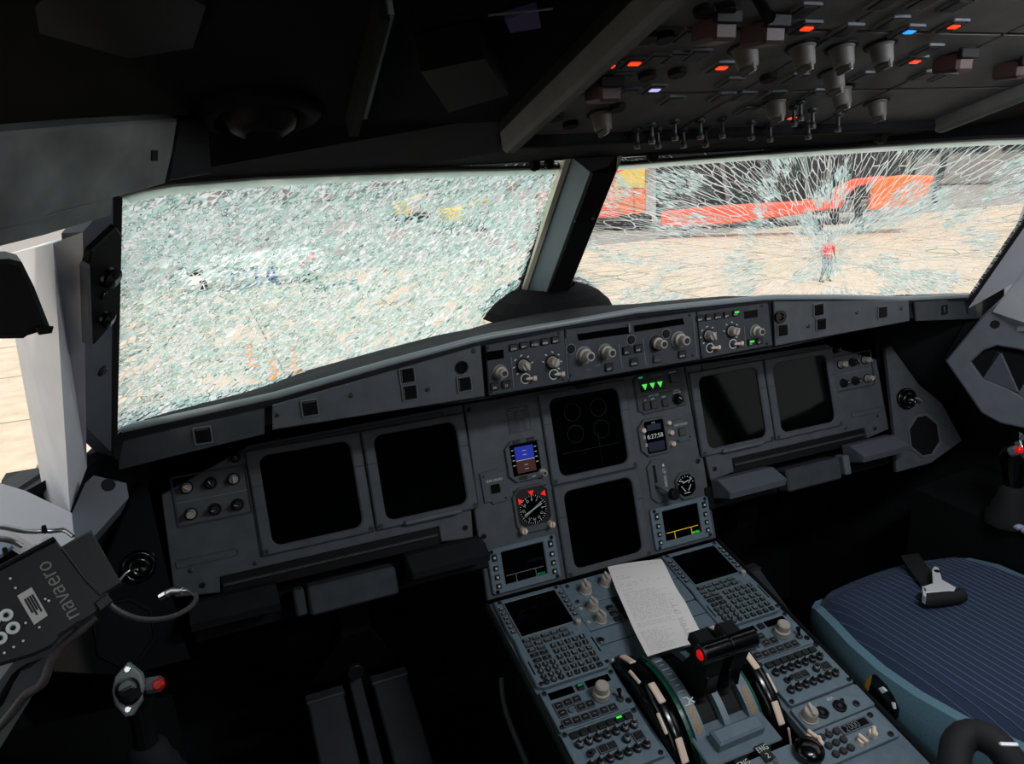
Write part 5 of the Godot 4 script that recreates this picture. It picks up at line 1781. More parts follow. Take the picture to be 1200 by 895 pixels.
# ---------- overhead panel ----------
func overhead() -> void:
	begin("overhead_panel", "dark overhead switch panel full of knobs, guarded switches and lit push buttons", "overhead panel", F_ovh, Vector3.ZERO)
	var t := cn
	put(t, "backing", rbox(0.70, 0.45, 0.02, 0.002), M.black_soft, Vector3(0, 0.22, -0.0125))
	# sub panels with joints between
	for q in [[-0.325, -0.112, 0.0, 0.118], [-0.108, 0.108, 0.0, 0.118], [0.112, 0.325, 0.0, 0.118], [-0.325, -0.112, 0.122, 0.26], [-0.108, 0.108, 0.122, 0.26], [0.112, 0.325, 0.122, 0.26], [-0.325, -0.112, 0.264, 0.44], [-0.108, 0.108, 0.264, 0.44], [0.112, 0.325, 0.264, 0.44]]:
		put(t, "sub_panel", rbox(q[1] - q[0], q[3] - q[2], 0.004, 0.001), M.overhead_grey, Vector3((q[0] + q[1]) / 2, (q[2] + q[3]) / 2, -0.0005))
	for s in [-1, 1]: put(t, "side_frame", rbox(0.018, 0.45, 0.028, 0.004), M.overhead_grey, Vector3(s * 0.340, 0.22, 0.006))
	put(t, "front_frame", rbox(0.70, 0.012, 0.022, 0.003), M.black_soft, Vector3(0, -0.006, 0.002))
	var lit := [[711, 76, M.lit_red], [741, 73, M.lit_red], [942, 32, M.lit_red], [843, 78, M.lit_red], [1114, 30, M.lit_red], [1069, 71, M.lit_red], [926, 137, M.lit_red], [1062, 36, M.lit_blue], [765, 104, M.lit_white]]
	for b in lit:
		var v := P(b[0], b[1], 0.002)
		framed_button(t, v, 0.017, 0.021, null)
		put(t, "indicator_light", rbox(0.011, 0.006, 0.0014, 0.0003), b[2], v + Vector3(0, 0.003, 0.0028))
	for b in [[726, 91], [735, 108], [768, 69], [790, 67], [787, 117], [806, 41], [815, 64], [846, 113], [870, 112], [905, 111], [940, 12], [991, 35], [1044, 26], [1086, 58], [1082, 88], [1105, 90], [1012, 89], [855, 96], [930, 91], [875, 129], [955, 109], [1035, 2], [1082, 1], [1120, 5]]:
		framed_button(t, P(b[0], b[1], 0.002), 0.017, 0.021)
	for b in [[706, 108], [836, 36], [893, 40], [1116, 74], [1186, 82]]:
		var g := put(t, "switch_guard", rbox(0.024, 0.034, 0.020, 0.003), M.guard, P(b[0], b[1], 0.010), 0.0, Basis(Vector3(1, 0, 0), 0.3))
		put(g, "guard_hinge", rbox(0.026, 0.006, 0.010, 0.001), M.black, Vector3(0, 0.018, -0.008))
	for b in [[704, 132], [873, 55], [940, 54], [986, 55], [1032, 52], [976, 84], [985, 104], [1027, 119], [908, 119]]:
		rotary(t, P(b[0], b[1], 0.002), 0.011, 0.020, M.knob_shade, 0.0, true)
	for b in [[746, 151], [763, 145], [770, 151], [790, 141], [800, 151], [820, 140], [826, 150], [846, 139], [880, 142], [902, 145], [930, 125], [938, 118], [952, 128], [947, 142], [982, 133]]:
		toggle(t, P(b[0], b[1], 0.002), 0.020, Vector3(0, -0.2, 1), M.knob_dark)
	for b in [[651, 134], [668, 143], [723, 123], [758, 85], [793, 82], [900, 88], [825, 8], [850, 6], [757, 40], [778, 40]]:
		put(t, "round_cap", cyl(0.009, 0.0, 0.006), M.black, P(b[0], b[1], 0.001))
	put(t, "crank_lever", tube(curve([P(887, -5, 0.002), P(893, 6, 0.02), P(901, 20, 0.04)], 6), 0.005, 8), M.black)
	# ceiling fittings ahead and to the left of it
	var Fs := frame(Vector3(-0.4, 1.577, 0.47), Vector3(0, 0.2705, 0.9627))
	begin("map_light", "round black reading light in the dark ceiling above the left windscreen", "lamp", Fs, on(Fs, 305, 132), "", "thing")
	put(cn, "housing", lathe([Vector2(0.058, -0.012), Vector2(0.056, 0.004), Vector2(0.044, 0.010), Vector2(0.040, 0.002), Vector2(0.0001, 0.0)], 28, true), M.black_soft)
	put(cn, "eyeball", lathe([Vector2(0.034, 0.002), Vector2(0.030, 0.014), Vector2(0.018, 0.022), Vector2(0.014, 0.016), Vector2(0.0001, 0.015)], 24, true), M.black)
	begin("ceiling_rail", "slim bright-edged rail running aft on the black ceiling", "rail", Fs, on(Fs, 425, 75))
	put(cn, "rail", slab([P(405, 137), P(416, 137), P(452, -10), P(440, -10)], Vector3(0, 0, 0.02)), M.black_soft)
	tag(put(cn, "edge_strip", slab([P(420, 120), P(427, 120), P(458, -10), P(450, -10)], Vector3(0, 0, 0.016)), M.lining), "paler edge strip")
	begin("ceiling_recess", "oblong black recess in the dark ceiling, upper left", "recess", Fs, on(Fs, 130, 25))
	put(cn, "rim", slab([P(40, 0), P(45, 32), P(150, 62), P(225, 50), P(240, 0), P(200, -20), P(60, -20)], Vector3(0, 0, 0.004)), M.black)
	begin("standby_compass", "folded standby compass box with a faint violet screen on the ceiling", "compass", Fs, on(Fs, 605, 30))
	put(cn, "box", slab([P(486, 40), P(560, 24), P(590, 72), P(520, 94)], Vector3(0, 0, 0.03)), M.black)
	put(cn, "screen", slab([P(590, 14), P(628, 2), P(633, 24), P(597, 30)], Vector3(0, 0, 0.006)), M.lit_violet)
	put(cn, "screen_line", rbox(0.05, 0.002, 0.001, 0.0), M.print_dim, P(610, 14, 0.007), 0.25)
	# two small catches hanging under the edge over the windscreens
	for q in [[627, 196, "black double catch over the left windscreen beside the post"], [766, 186, "small black catch over the right windscreen near the post"], [1034, 164, "small black catch over the middle of the right windscreen"]]:
		var nrm := Vector3(0, -0.3, 1)
		var p := onplane(q[0], q[1], nrm, Vector3(0, 1.53, 0.075 if q[0] < 800 else 0.30))
		begin("visor_catch", q[2], "catch", Transform3D(Basis(), p), Vector3.ZERO, "visor catches")
		put(cn, "block", rbox(0.020, 0.018, 0.018, 0.004), M.black, Vector3(0, 0.004, -0.004))
		if q[0] < 700: put(cn, "block", rbox(0.016, 0.016, 0.016, 0.004), M.black, Vector3(0.024, 0.004, 0.006))
		put(cn, "pin", cyl(0.003, -0.008, 0.0), M.screw, Vector3(0, -0.004, 0))
		put(cn, "bracket", rbox(0.014, 0.02, 0.02, 0.003), M.black, Vector3(0, 0.016, -0.004))


# grey trim panel over the left pillar and side window
func upper_trim() -> void:
	var n := Vector3(0.75, -0.45, 0.48).normalized()
	var o := EYE + (Vector3(-0.745, 1.56, 0.42) - EYE) * 0.80
	var F := frame(o, Vector3(0, 1, 0) - n * n.y, (Vector3(0, 1, 0) - n * n.y).normalized().cross(n))
	begin("upper_trim_panel", "scuffed dark grey trim panel above the left pillar", "trim panel", F, Vector3.ZERO)
	put(cn, "panel", prism(pxpoly([[-40, 160], [100, 147], [209, 140], [203, 178], [194, 216], [140, 231], [60, 252], [40, 262], [-40, 280]]), -0.012, 0.0, 0.002), M.lining)
	put(cn, "slot_hole", prism(pxpoly([[177, 176], [184, 176], [184, 188], [177, 188]]), 0.0, 0.001), M.black)
	put(cn, "lower_strip", prism(pxpoly([[-40, 283], [60, 258], [138, 234], [140, 240], [138, 256], [60, 280], [-40, 306]]), -0.018, -0.006, 0.001), M.lining)
	begin("header_trim", "dark trim strip between the ceiling and the left windscreen", "trim panel", F, on(F, 230, 180))
	put(cn, "panel", prism(pxpoly([[212, 140], [246, 141], [250, 205], [198, 214], [205, 178]]), -0.010, -0.001, 0.002), M.shell_dark)


# ---------- sides of the cockpit ----------
func side_consoles() -> void:
	for s in [-1.0, 1.0]:
		var mm := func(x: float, y: float, z: float) -> Vector3: return Vector3(s * x, y, z)
		var side := "left" if s < 0 else "right"
		begin("side_console", "black side console beside the %s seat" % ("captain's" if s < 0 else "first officer's"), "side console", Transform3D(), Vector3.ZERO, "side consoles")
		var st := tool()
		add_loft(st, [[mm.call(0.82, 0.0, 0.10), mm.call(1.06, 0.0, 0.10), mm.call(1.06, 0.745, 0.10), mm.call(0.83, 0.730, 0.10)], [mm.call(0.82, 0.0, 0.50), mm.call(1.06, 0.0, 0.50), mm.call(1.06, 0.735, 0.50), mm.call(0.83, 0.722, 0.50)], [mm.call(0.82, 0.0, 1.6), mm.call(1.06, 0.0, 1.6), mm.call(1.06, 0.72, 1.6), mm.call(0.83, 0.70, 1.6)]])
		put(cn, "body", st.commit(), M.black_soft)
		# sill below the side window
		begin("window_sill", "grey sill ledge below the left side window" if s < 0 else "dark grey sill ledge below the right side window", "sill", Transform3D(), Vector3.ZERO, "window sills")
		var s2 := tool()
		var lr := [[mm.call(0.90, 0.98, 0.24), mm.call(1.07, 0.98, 0.24), mm.call(1.07, 1.03, 0.24), mm.call(0.91, 1.02, 0.24)], [mm.call(1.00, 0.95, 0.62), mm.call(1.07, 0.95, 0.62), mm.call(1.07, 1.03, 0.62), mm.call(1.01, 1.01, 0.62)], [mm.call(1.03, 0.95, 1.7), mm.call(1.07, 0.95, 1.7), mm.call(1.07, 1.03, 1.7), mm.call(1.035, 1.01, 1.7)]]
		add_loft(s2, lr.slice(0, 2))
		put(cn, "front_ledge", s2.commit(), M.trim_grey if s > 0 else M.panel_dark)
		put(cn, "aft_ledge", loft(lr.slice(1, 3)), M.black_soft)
		# sidestick
		var base := Vector3(s * 0.845, 0.735, 0.325)
		begin("side_stick", "black side stick with a red button, lower left below the tablet mount" if s < 0 else "glossy black side stick with a red button at the right edge of the picture", "side stick", Transform3D(Basis(Vector3(0, 1, 0), s * 0.2), base), Vector3.ZERO, "side sticks")
		put(cn, "boot", lathe([Vector2(0.046, 0.0), Vector2(0.045, 0.02), Vector2(0.038, 0.028), Vector2(0.036, 0.045), Vector2(0.030, 0.052), Vector2(0.026, 0.075), Vector2(0.018, 0.085), Vector2(0.0001, 0.085)], 20, true), M.rubber, Vector3.ZERO, 0.0, Basis(Vector3(1, 0, 0), -PI / 2))
		var gr := []
		for q in [[0.075, 0.016, 0.018, 0.0], [0.10, 0.015, 0.019, 0.002], [0.125, 0.016, 0.022, 0.004], [0.145, 0.018, 0.025, 0.005], [0.160, 0.019, 0.028, 0.002], [0.172, 0.018, 0.028, -0.002], [0.180, 0.014, 0.022, -0.004]]:
			var r := []
			for i in 14:
				var a := TAU * i / 14
				r.append(Vector3(cos(a) * q[1], q[0], sin(a) * q[2] - q[3] * 2))
			gr.append(r)
		put(cn, "grip", loft(gr), M.gloss if s > 0 else M.black)
		var up := Basis(Vector3(1, 0, 0), -0.55)
		var f2 := PackedVector2Array()
		for p in [[0, 0.027], [0.013, 0.014], [0.016, 0.0], [0.013, -0.014], [0.003, -0.027], [-0.003, -0.027], [-0.013, -0.014], [-0.016, 0.0], [-0.013, 0.014]]: f2.append(Vector2(p[0], p[1]))
		var face := put(cn, "face_plate", prism(f2, -0.008, 0.004, 0.002), M.lining if s < 0 else M.chrome, Vector3(-0.002, 0.178, 0.012), 0.0, up * Basis.from_scale(Vector3(1.2, 1.2, 1.0)))
		put(face, "hat_recess", lathe([Vector2(0.0125, 0.0), Vector2(0.0125, 0.0055), Vector2(0.010, 0.006), Vector2(0.008, 0.001), Vector2(0.0001, 0.001)], 20), M.gloss)
		put(face, "rocker", rbox(0.013, 0.005, 0.008, 0.002), M.knob_dark, Vector3(0, 0, 0.004), 0.3)
		for y in [-0.020, 0.020]: put(face, "screw", cyl(0.0034, 0.003, 0.0052, 0.0006, 12), M.chrome, Vector3(0, y, 0))
		var rb := put(cn, "thumb_bracket", rbox(0.024, 0.020, 0.022, 0.005), M.trim_grey, Vector3(0.024 if s < 0 else -0.020, 0.170, 0.0), 0.0, up)
		tag(put(rb, "red_button", lathe([Vector2(0.0075, 0), Vector2(0.0075, 0.006), Vector2(0.005, 0.009), Vector2(0.0001, 0.0095)], 16), M.lit_button if s > 0 else M.red, Vector3(0.010 if s < 0 else -0.006, 0.0, 0.010)), "red push button")
		# end plates with air vent and speaker
		var Fe := frame(Vector3(s * 0.86, 0.87, 0.062), Vector3(0, 0.9613, -0.2756), Vector3(1.0, 0, -s * -0.20).normalized())
		begin("speaker_panel", "dark end panel with an eight-sided speaker opening at the left knee side" if s < 0 else "grey end panel with an eight-sided black speaker opening, right of the foot bars", "speaker panel", Fe, Vector3.ZERO, "speaker panels")
		var poly := PackedVector2Array()
		for p in [[-0.065, -0.10], [-0.055, 0.00], [-0.045, 0.20], [-0.03, 0.205], [0.03, 0.10], [0.085, 0.045], [0.125, -0.055], [0.03, -0.095]]: poly.append(Vector2(-p[0] * s * -1.0, p[1]))
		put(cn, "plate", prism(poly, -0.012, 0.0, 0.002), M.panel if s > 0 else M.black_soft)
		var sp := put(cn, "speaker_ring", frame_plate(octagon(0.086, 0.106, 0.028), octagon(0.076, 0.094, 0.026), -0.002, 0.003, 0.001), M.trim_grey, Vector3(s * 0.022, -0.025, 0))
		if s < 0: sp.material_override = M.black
		put(sp, "speaker_cloth", prism(octagon(0.077, 0.095, 0.026), -0.001, 0.0008), M.black)
		screw(cn, Vector3(s * 0.085, -0.01, 0.0), 0.0035)
		screw(cn, Vector3(s * -0.035, 0.085, 0.0), 0.0035)
		begin("air_vent", "round black eyeball air vent low on the left, in deep shade" if s < 0 else "glossy black eyeball air vent beside the right knob module", "air vent", Fe, Vector3(s * -0.012, 0.072, 0), "air vents")
		put(cn, "ring", lathe([Vector2(0.026, -0.002), Vector2(0.026, 0.006), Vector2(0.021, 0.010), Vector2(0.018, 0.004)], 24, true), M.gloss)
		put(cn, "eyeball", lathe([Vector2(0.0195, 0.002), Vector2(0.017, 0.012), Vector2(0.010, 0.017), Vector2(0.007, 0.010), Vector2(0.0001, 0.010)], 20, true), M.gloss)
		put(cn, "handle", tube([Vector3(s * 0.012, 0, 0.012), Vector3(s * 0.022, -0.004, 0.016), Vector3(s * 0.030, -0.012, 0.016)], 0.0025, 8), M.steel)
	# lining between the right instrument panel and the window pillar
	begin("corner_lining", "black corner lining between the right instrument panel and the grey pillar", "lining", Transform3D(), Vector3.ZERO)
	put(cn, "sheet", slab([Vector3(0.83, 1.20, 0.18), Vector3(0.80, 1.10, -0.03), Vector3(0.90, 0.80, -0.04), Vector3(1.0, 0.80, -0.02), Vector3(1.0, 1.06, 0.13)], Vector3(0.01, 0, -0.02)), M.shell_dark)
	begin("corner_lining", "black corner lining between the left instrument panel and the white pillar", "lining", Transform3D(), Vector3.ZERO)
	put(cn, "sheet", slab([Vector3(-0.83, 1.20, 0.18), Vector3(-0.80, 1.10, -0.03), Vector3(-0.90, 0.80, -0.04), Vector3(-1.0, 0.80, -0.02), Vector3(-1.0, 1.06, 0.13)], Vector3(-0.01, 0, -0.02)), M.shell_dark)
	# right window frame with its grip recess
	var nf := Vector3(-0.80, 0.12, 0.58).normalized()
	var of := Vector3(0.845, 1.10, 0.20)
	var Fr := frame(of, Vector3(0, 1, 0) - nf * nf.y, (Vector3(0, 1, 0) - nf * nf.y).normalized().cross(nf))
	begin("window_frame_panel", "grey angular frame panel with a deep hand recess at the right side window", "frame panel", Fr, Vector3.ZERO)
	var outer := pxpoly([[1108, 423], [1150, 372], [1215, 312], [1290, 300], [1290, 520], [1205, 503], [1172, 496], [1150, 484]])
	var inner := pxpoly([[1138, 424], [1152, 411], [1168, 405], [1225, 415], [1225, 470], [1200, 467], [1186, 458], [1152, 444]])
	put(cn, "panel", frame_plate(outer, inner, -0.03, 0.0, 0.003), M.trim_grey)
	put(cn, "backing", prism(pxpoly([[1104, 425], [1146, 352], [1205, 290], [1320, 270], [1320, 530], [1205, 508], [1148, 490]], -0.034), -0.050, -0.034), M.black_soft)
	put(cn, "recess_floor", prism(inner, -0.0335, -0.028), M.black_soft)
	put(cn, "recess_web", slab([P(1152, 443, -0.027), P(1168, 412, -0.027), P(1172, 414, -0.004), P(1192, 459, -0.004)], Vector3(0.004, 0, 0.0)), M.trim_grey)
	put(cn, "socket", cyl(0.009, -0.004, 0.002), M.black, P(1166, 380))
	begin("ash_pad", "ribbed grey-blue pad at the right edge below the side stick", "pad", frame(onplane(1178, 604, Vector3.UP, Vector3(0, 0.748, 0)), Vector3(0, 0.06, -1)), Vector3.ZERO)
	for i in 4: put(cn, "rib", rbox(0.16, 0.022, 0.014, 0.005), M.plate_blue, Vector3(0.045 + i * 0.003, -i * 0.020, 0.004 - i * 0.002))


func rudder_pedals() -> void:
	for s in [-1.0, 1.0]:
		begin("rudder_pedals", "captain's pair of grey rudder pedals in the dark left footwell" if s < 0 else "first officer's pair of grey rudder pedals in the dark right footwell", "rudder pedals", Transform3D(Basis(), Vector3(s * 0.5, 0.0, 0)), Vector3.ZERO, "rudder pedals")
		for k in [-1.0, 1.0]:
			var st := tool()
			var x: float = k * 0.072 + s * 0.0
			add_rbox(st, Vector3(0.078, 0.30, 0.02), 0.004, Vector3(x, 0.36, -0.05), Basis(Vector3(1, 0, 0), -1.10))
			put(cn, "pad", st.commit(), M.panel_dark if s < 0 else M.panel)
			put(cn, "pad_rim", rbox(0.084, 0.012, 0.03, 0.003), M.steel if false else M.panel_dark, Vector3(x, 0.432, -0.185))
		put(cn, "column", rbox(0.10, 0.42, 0.10, 0.02), M.black_soft, Vector3(0, 0.22, -0.30))
		var arm := tool()
		add_loft(arm, [[Vector3(-0.10, 0.44, -0.22), Vector3(0.10, 0.44, -0.22), Vector3(0.10, 0.40, -0.30), Vector3(-0.10, 0.40, -0.30)], [Vector3(-0.03, 0.62, -0.10), Vector3(0.03, 0.62, -0.10), Vector3(0.03, 0.62, -0.16), Vector3(-0.03, 0.62, -0.16)], [Vector3(-0.03, 0.80, -0.09), Vector3(0.03, 0.80, -0.09), Vector3(0.03, 0.80, -0.15), Vector3(-0.03, 0.80, -0.15)]])
		put(cn, "hanger", arm.commit(), M.black_soft)
		put(cn, "crank", cyl(0.018, -0.02, 0.02), M.knob_dark, Vector3(0.0, 0.47, -0.20))
		put(cn, "heel_channel", rbox(0.028, 0.02, 0.46, 0.003), M.panel_dark, Vector3(0, 0.33, -0.02), 0.0, Basis(Vector3(1, 0, 0), 0.45))


# ---------- first officer's seat ----------
func seat() -> void:
	begin("crew_chair", "first officer's seat cushion, dark blue pinstripe on top with pale teal sides", "seat", Transform3D(Basis(), Vector3(0.66, 0, 0.45)), Vector3.ZERO)
	var t := cn
	var tf := func(x: float, y: float, z: float) -> Vector3: return EYE + (Vector3(minf(x, 0.925), y, z) - EYE) * 0.925 - Vector3(0.66, 0, 0.45)
	# outline of the top: left edge bows inwards over the thigh
	var zs := [0.165, 0.18, 0.21, 0.27, 0.34, 0.42, 0.50, 0.58, 0.66, 0.74, 0.84]
	var xl := [0.475, 0.445, 0.425, 0.405, 0.385, 0.372, 0.372, 0.385, 0.412, 0.435, 0.45]
	var rings := []
	var grid := []
	for i in zs.size():
		var w: float = 0.665 - xl[i]
		var row := []
		for j in 25:
			var f := -1.0 + 2.0 * j / 24.0
			var bow := 0.018 * (1.0 - f * f) - 0.03 * smoothstep(0.78, 1.0, absf(f))
			var fr: float = -0.028 * smoothstep(0.23, 0.165, zs[i])
			row.append(tf.call(0.665 + f * w, 0.592 + bow + fr, zs[i]))
		grid.append(row)
	put(t, "cushion_top", sheet(grid, Vector3(0, -0.02, 0)), M.seat_blue)
	# teal boxing of the sides
	for s in [-1.0, 1.0]:
		var g2 := []
		for i in zs.size():
			var w: float = 0.665 - xl[i]
			var row := []
			for q in [[0.985, -0.004], [1.0, -0.020], [1.02, -0.05], [1.02, -0.10], [0.99, -0.15], [0.94, -0.18]]:
				var fr: float = -0.028 * smoothstep(0.23, 0.165, zs[i])
				row.append(tf.call(0.665 + s * w * q[0], 0.588 + q[1] + fr, zs[i] + (0.0 if i else -0.004)))
			g2.append(row)
		put(t, "side_panel", sheet(g2, Vector3(-s * 0.02, 0, 0)), M.seat_teal)
	var g3 := []
	for q in [[-0.012, 0.165], [-0.03, 0.155], [-0.08, 0.15], [-0.13, 0.16], [-0.16, 0.185]]:
		var row := []
		for j in 13:
			var f := -1.0 + 2.0 * j / 12.0
			row.append(tf.call(0.665 + f * 0.195, 0.572 + q[0] + 0.010 * (1 - f * f), q[1] + 0.015 * f * f))
		g3.append(row)
	put(t, "front_panel", sheet(g3, Vector3(0, 0, 0.02)), M.seat_teal)
	# pinstripes sewn along the cushion
	for j in range(-15, 16):
		var pts := []
		var fx := 0.665 + j * 0.0165
		for i in range(0, 30):
			var z := 0.172 + i * 0.0225
			var k := 0
			while k < zs.size() - 2 and zs[k + 1] < z: k += 1
			var fz: float = clampf((z - zs[k]) / (zs[k + 1] - zs[k]), 0, 1)
			var w: float = 0.665 - lerpf(xl[k], xl[k + 1], fz)
			var f: float = (fx - 0.665) / w
			if absf(f) > 0.97: continue
			var bow := 0.018 * (1.0 - f * f) - 0.03 * smoothstep(0.78, 1.0, absf(f))
			var f0: float = -0.028 * smoothstep(0.23, 0.165, zs[k])
			var f1: float = -0.028 * smoothstep(0.23, 0.165, zs[k + 1])
			pts.append(tf.call(fx, 0.5922 + bow + lerpf(f0, f1, fz), z))
		if pts.size() > 2: put(t, "pinstripe", tube(pts, 0.0007, 4), M.thread)
	put(t, "seat_pan", rbox(0.46, 0.08, 0.62, 0.01), M.black_soft, tf.call(0.665, 0.40, 0.50))
	put(t, "seat_post", rbox(0.24, 0.44, 0.34, 0.01), M.black, Vector3(-0.09, 0.22, 0.10))
	put(t, "backrest", rbox(0.46, 0.72, 0.12, 0.04), M.seat_blue, tf.call(0.665, 0.92, 0.92), 0.0, Basis(Vector3(1, 0, 0), 0.2))
	# round recline handle in the side
	var fh := frame(onplane(1034, 815, Vector3(-1, 0.2, 0), Vector3(0.276, 0.578, 0.52)), Vector3(0.2, 1, 0), Vector3(0, 0, 1))
	var keep := [cn, cf, co]
	cf = fh
	co = Vector3.ZERO
	var to_seat := (t.transform.affine_inverse() * fh).orthonormalized()
	var cup := put(t, "handle_cup", prism(pxpoly([[1015, 803], [1018, 795], [1024, 790], [1037, 803], [1046, 817], [1052, 832], [1050, 841], [1034, 828], [1018, 813]]), -0.012, 0.004, 0.001), M.gloss)
	cup.transform = to_seat
	put(cup, "brass_edge", prism(pxpoly([[1015, 803], [1018, 795], [1024, 790], [1022, 801], [1018, 813]]), 0.003, 0.0055, 0.0005), M.gold)
	put(cup, "lever", prism(pxpoly([[1033, 806], [1037, 804], [1042, 809], [1038, 812]]), 0.003, 0.008, 0.0005), M.tongue_metal)
	put(cup, "lever_tip", prism(pxpoly([[1048, 822], [1051, 823], [1052, 830], [1050, 829]]), 0.003, 0.008, 0.0005), M.tongue_metal)
	cn = keep[0]
	cf = keep[1]
	co = keep[2]
	# seat belt ends lying on the cushion
	var F := frame(Vector3(0.66, 0.682, 0.40), Vector3(0, 0, -1))
	begin("belt_buckle", "black crotch strap with a polished metal buckle tongue lying on the seat cushion", "seat belt", F, on(F, 1095, 685))
	var strap := curve([P(1066, 650, 0.002), P(1078, 668, 0.006), P(1092, 685, 0.006), P(1104, 698, 0.004)], 8)
	var sg := []
	for i in 9:
		var row := []
		var side := P(1128, 690, 0.0) - P(1090, 695, 0.0)
		side = side.normalized() * 0.021
		for f in [-1.0, 0.0, 1.0]: row.append(strap[i] + side * f + Vector3(0, 0, 0.001))
		sg.append(row)
	put(cn, "webbing", sheet(sg, Vector3(0, 0, -0.003)), M.webbing)
	var rolled := tool()
	add_tube(rolled, curve([P(1082, 703, 0.012), P(1104, 701, 0.014), P(1127, 697, 0.012)], 8), 0.014, 12)
	put(cn, "rolled_end", rolled.commit(), M.webbing)
	var tp := pxpoly([[1081, 688], [1093, 684], [1092, 668], [1095, 664], [1100, 666], [1104, 680], [1120, 689], [1118, 693], [1084, 695]], 0.026)
	put(cn, "tongue", prism(tp, 0.024, 0.028, 0.0008), M.tongue_metal)
	put(cn, "tongue_hole", cyl(0.006, 0.028, 0.0284, 0.0001), M.black, P(1098, 670, 0.026) * Vector3(1, 1, 0))
	put(cn, "tongue_side", prism(pxpoly([[1080, 690], [1085, 694], [1085, 704], [1081, 701]], 0.02), 0.012, 0.028, 0.0008), M.tongue_metal)
	begin("lap_belt", "black leather lap belt end with a bright edge at the lower right of the seat", "seat belt", F, on(F, 1150, 875))
	var lb := tool()
	add_tube(lb, curve([P(1118, 905, -0.01), P(1122, 872, 0.01), P(1140, 860, 0.02), P(1168, 872, 0.02), P(1190, 900, 0.0)], 14), 0.022, 12)
	put(cn, "webbing", lb.commit(), M.webbing)
	put(cn, "edge_clip", rbox(0.026, 0.006, 0.006, 0.002), M.tongue_metal, P(1182, 872, 0.034), -0.5)
	# sliver of the captain's seat
	begin("captain_chair", "rounded dark blue front edge of the captain's seat at the bottom of the picture", "seat", Transform3D(Basis(), onplane(204, 892, Vector3(0, 1, 0), Vector3(0, 0.69, 0))), Vector3.ZERO)
	put(cn, "cushion_edge", rbox(0.040, 0.07, 0.10, 0.02), M.seat_blue, Vector3(0, -0.03, 0.04))
	put(cn, "support", rbox(0.04, 0.58, 0.06, 0.005), M.black, Vector3(0, -0.36, 0.04))


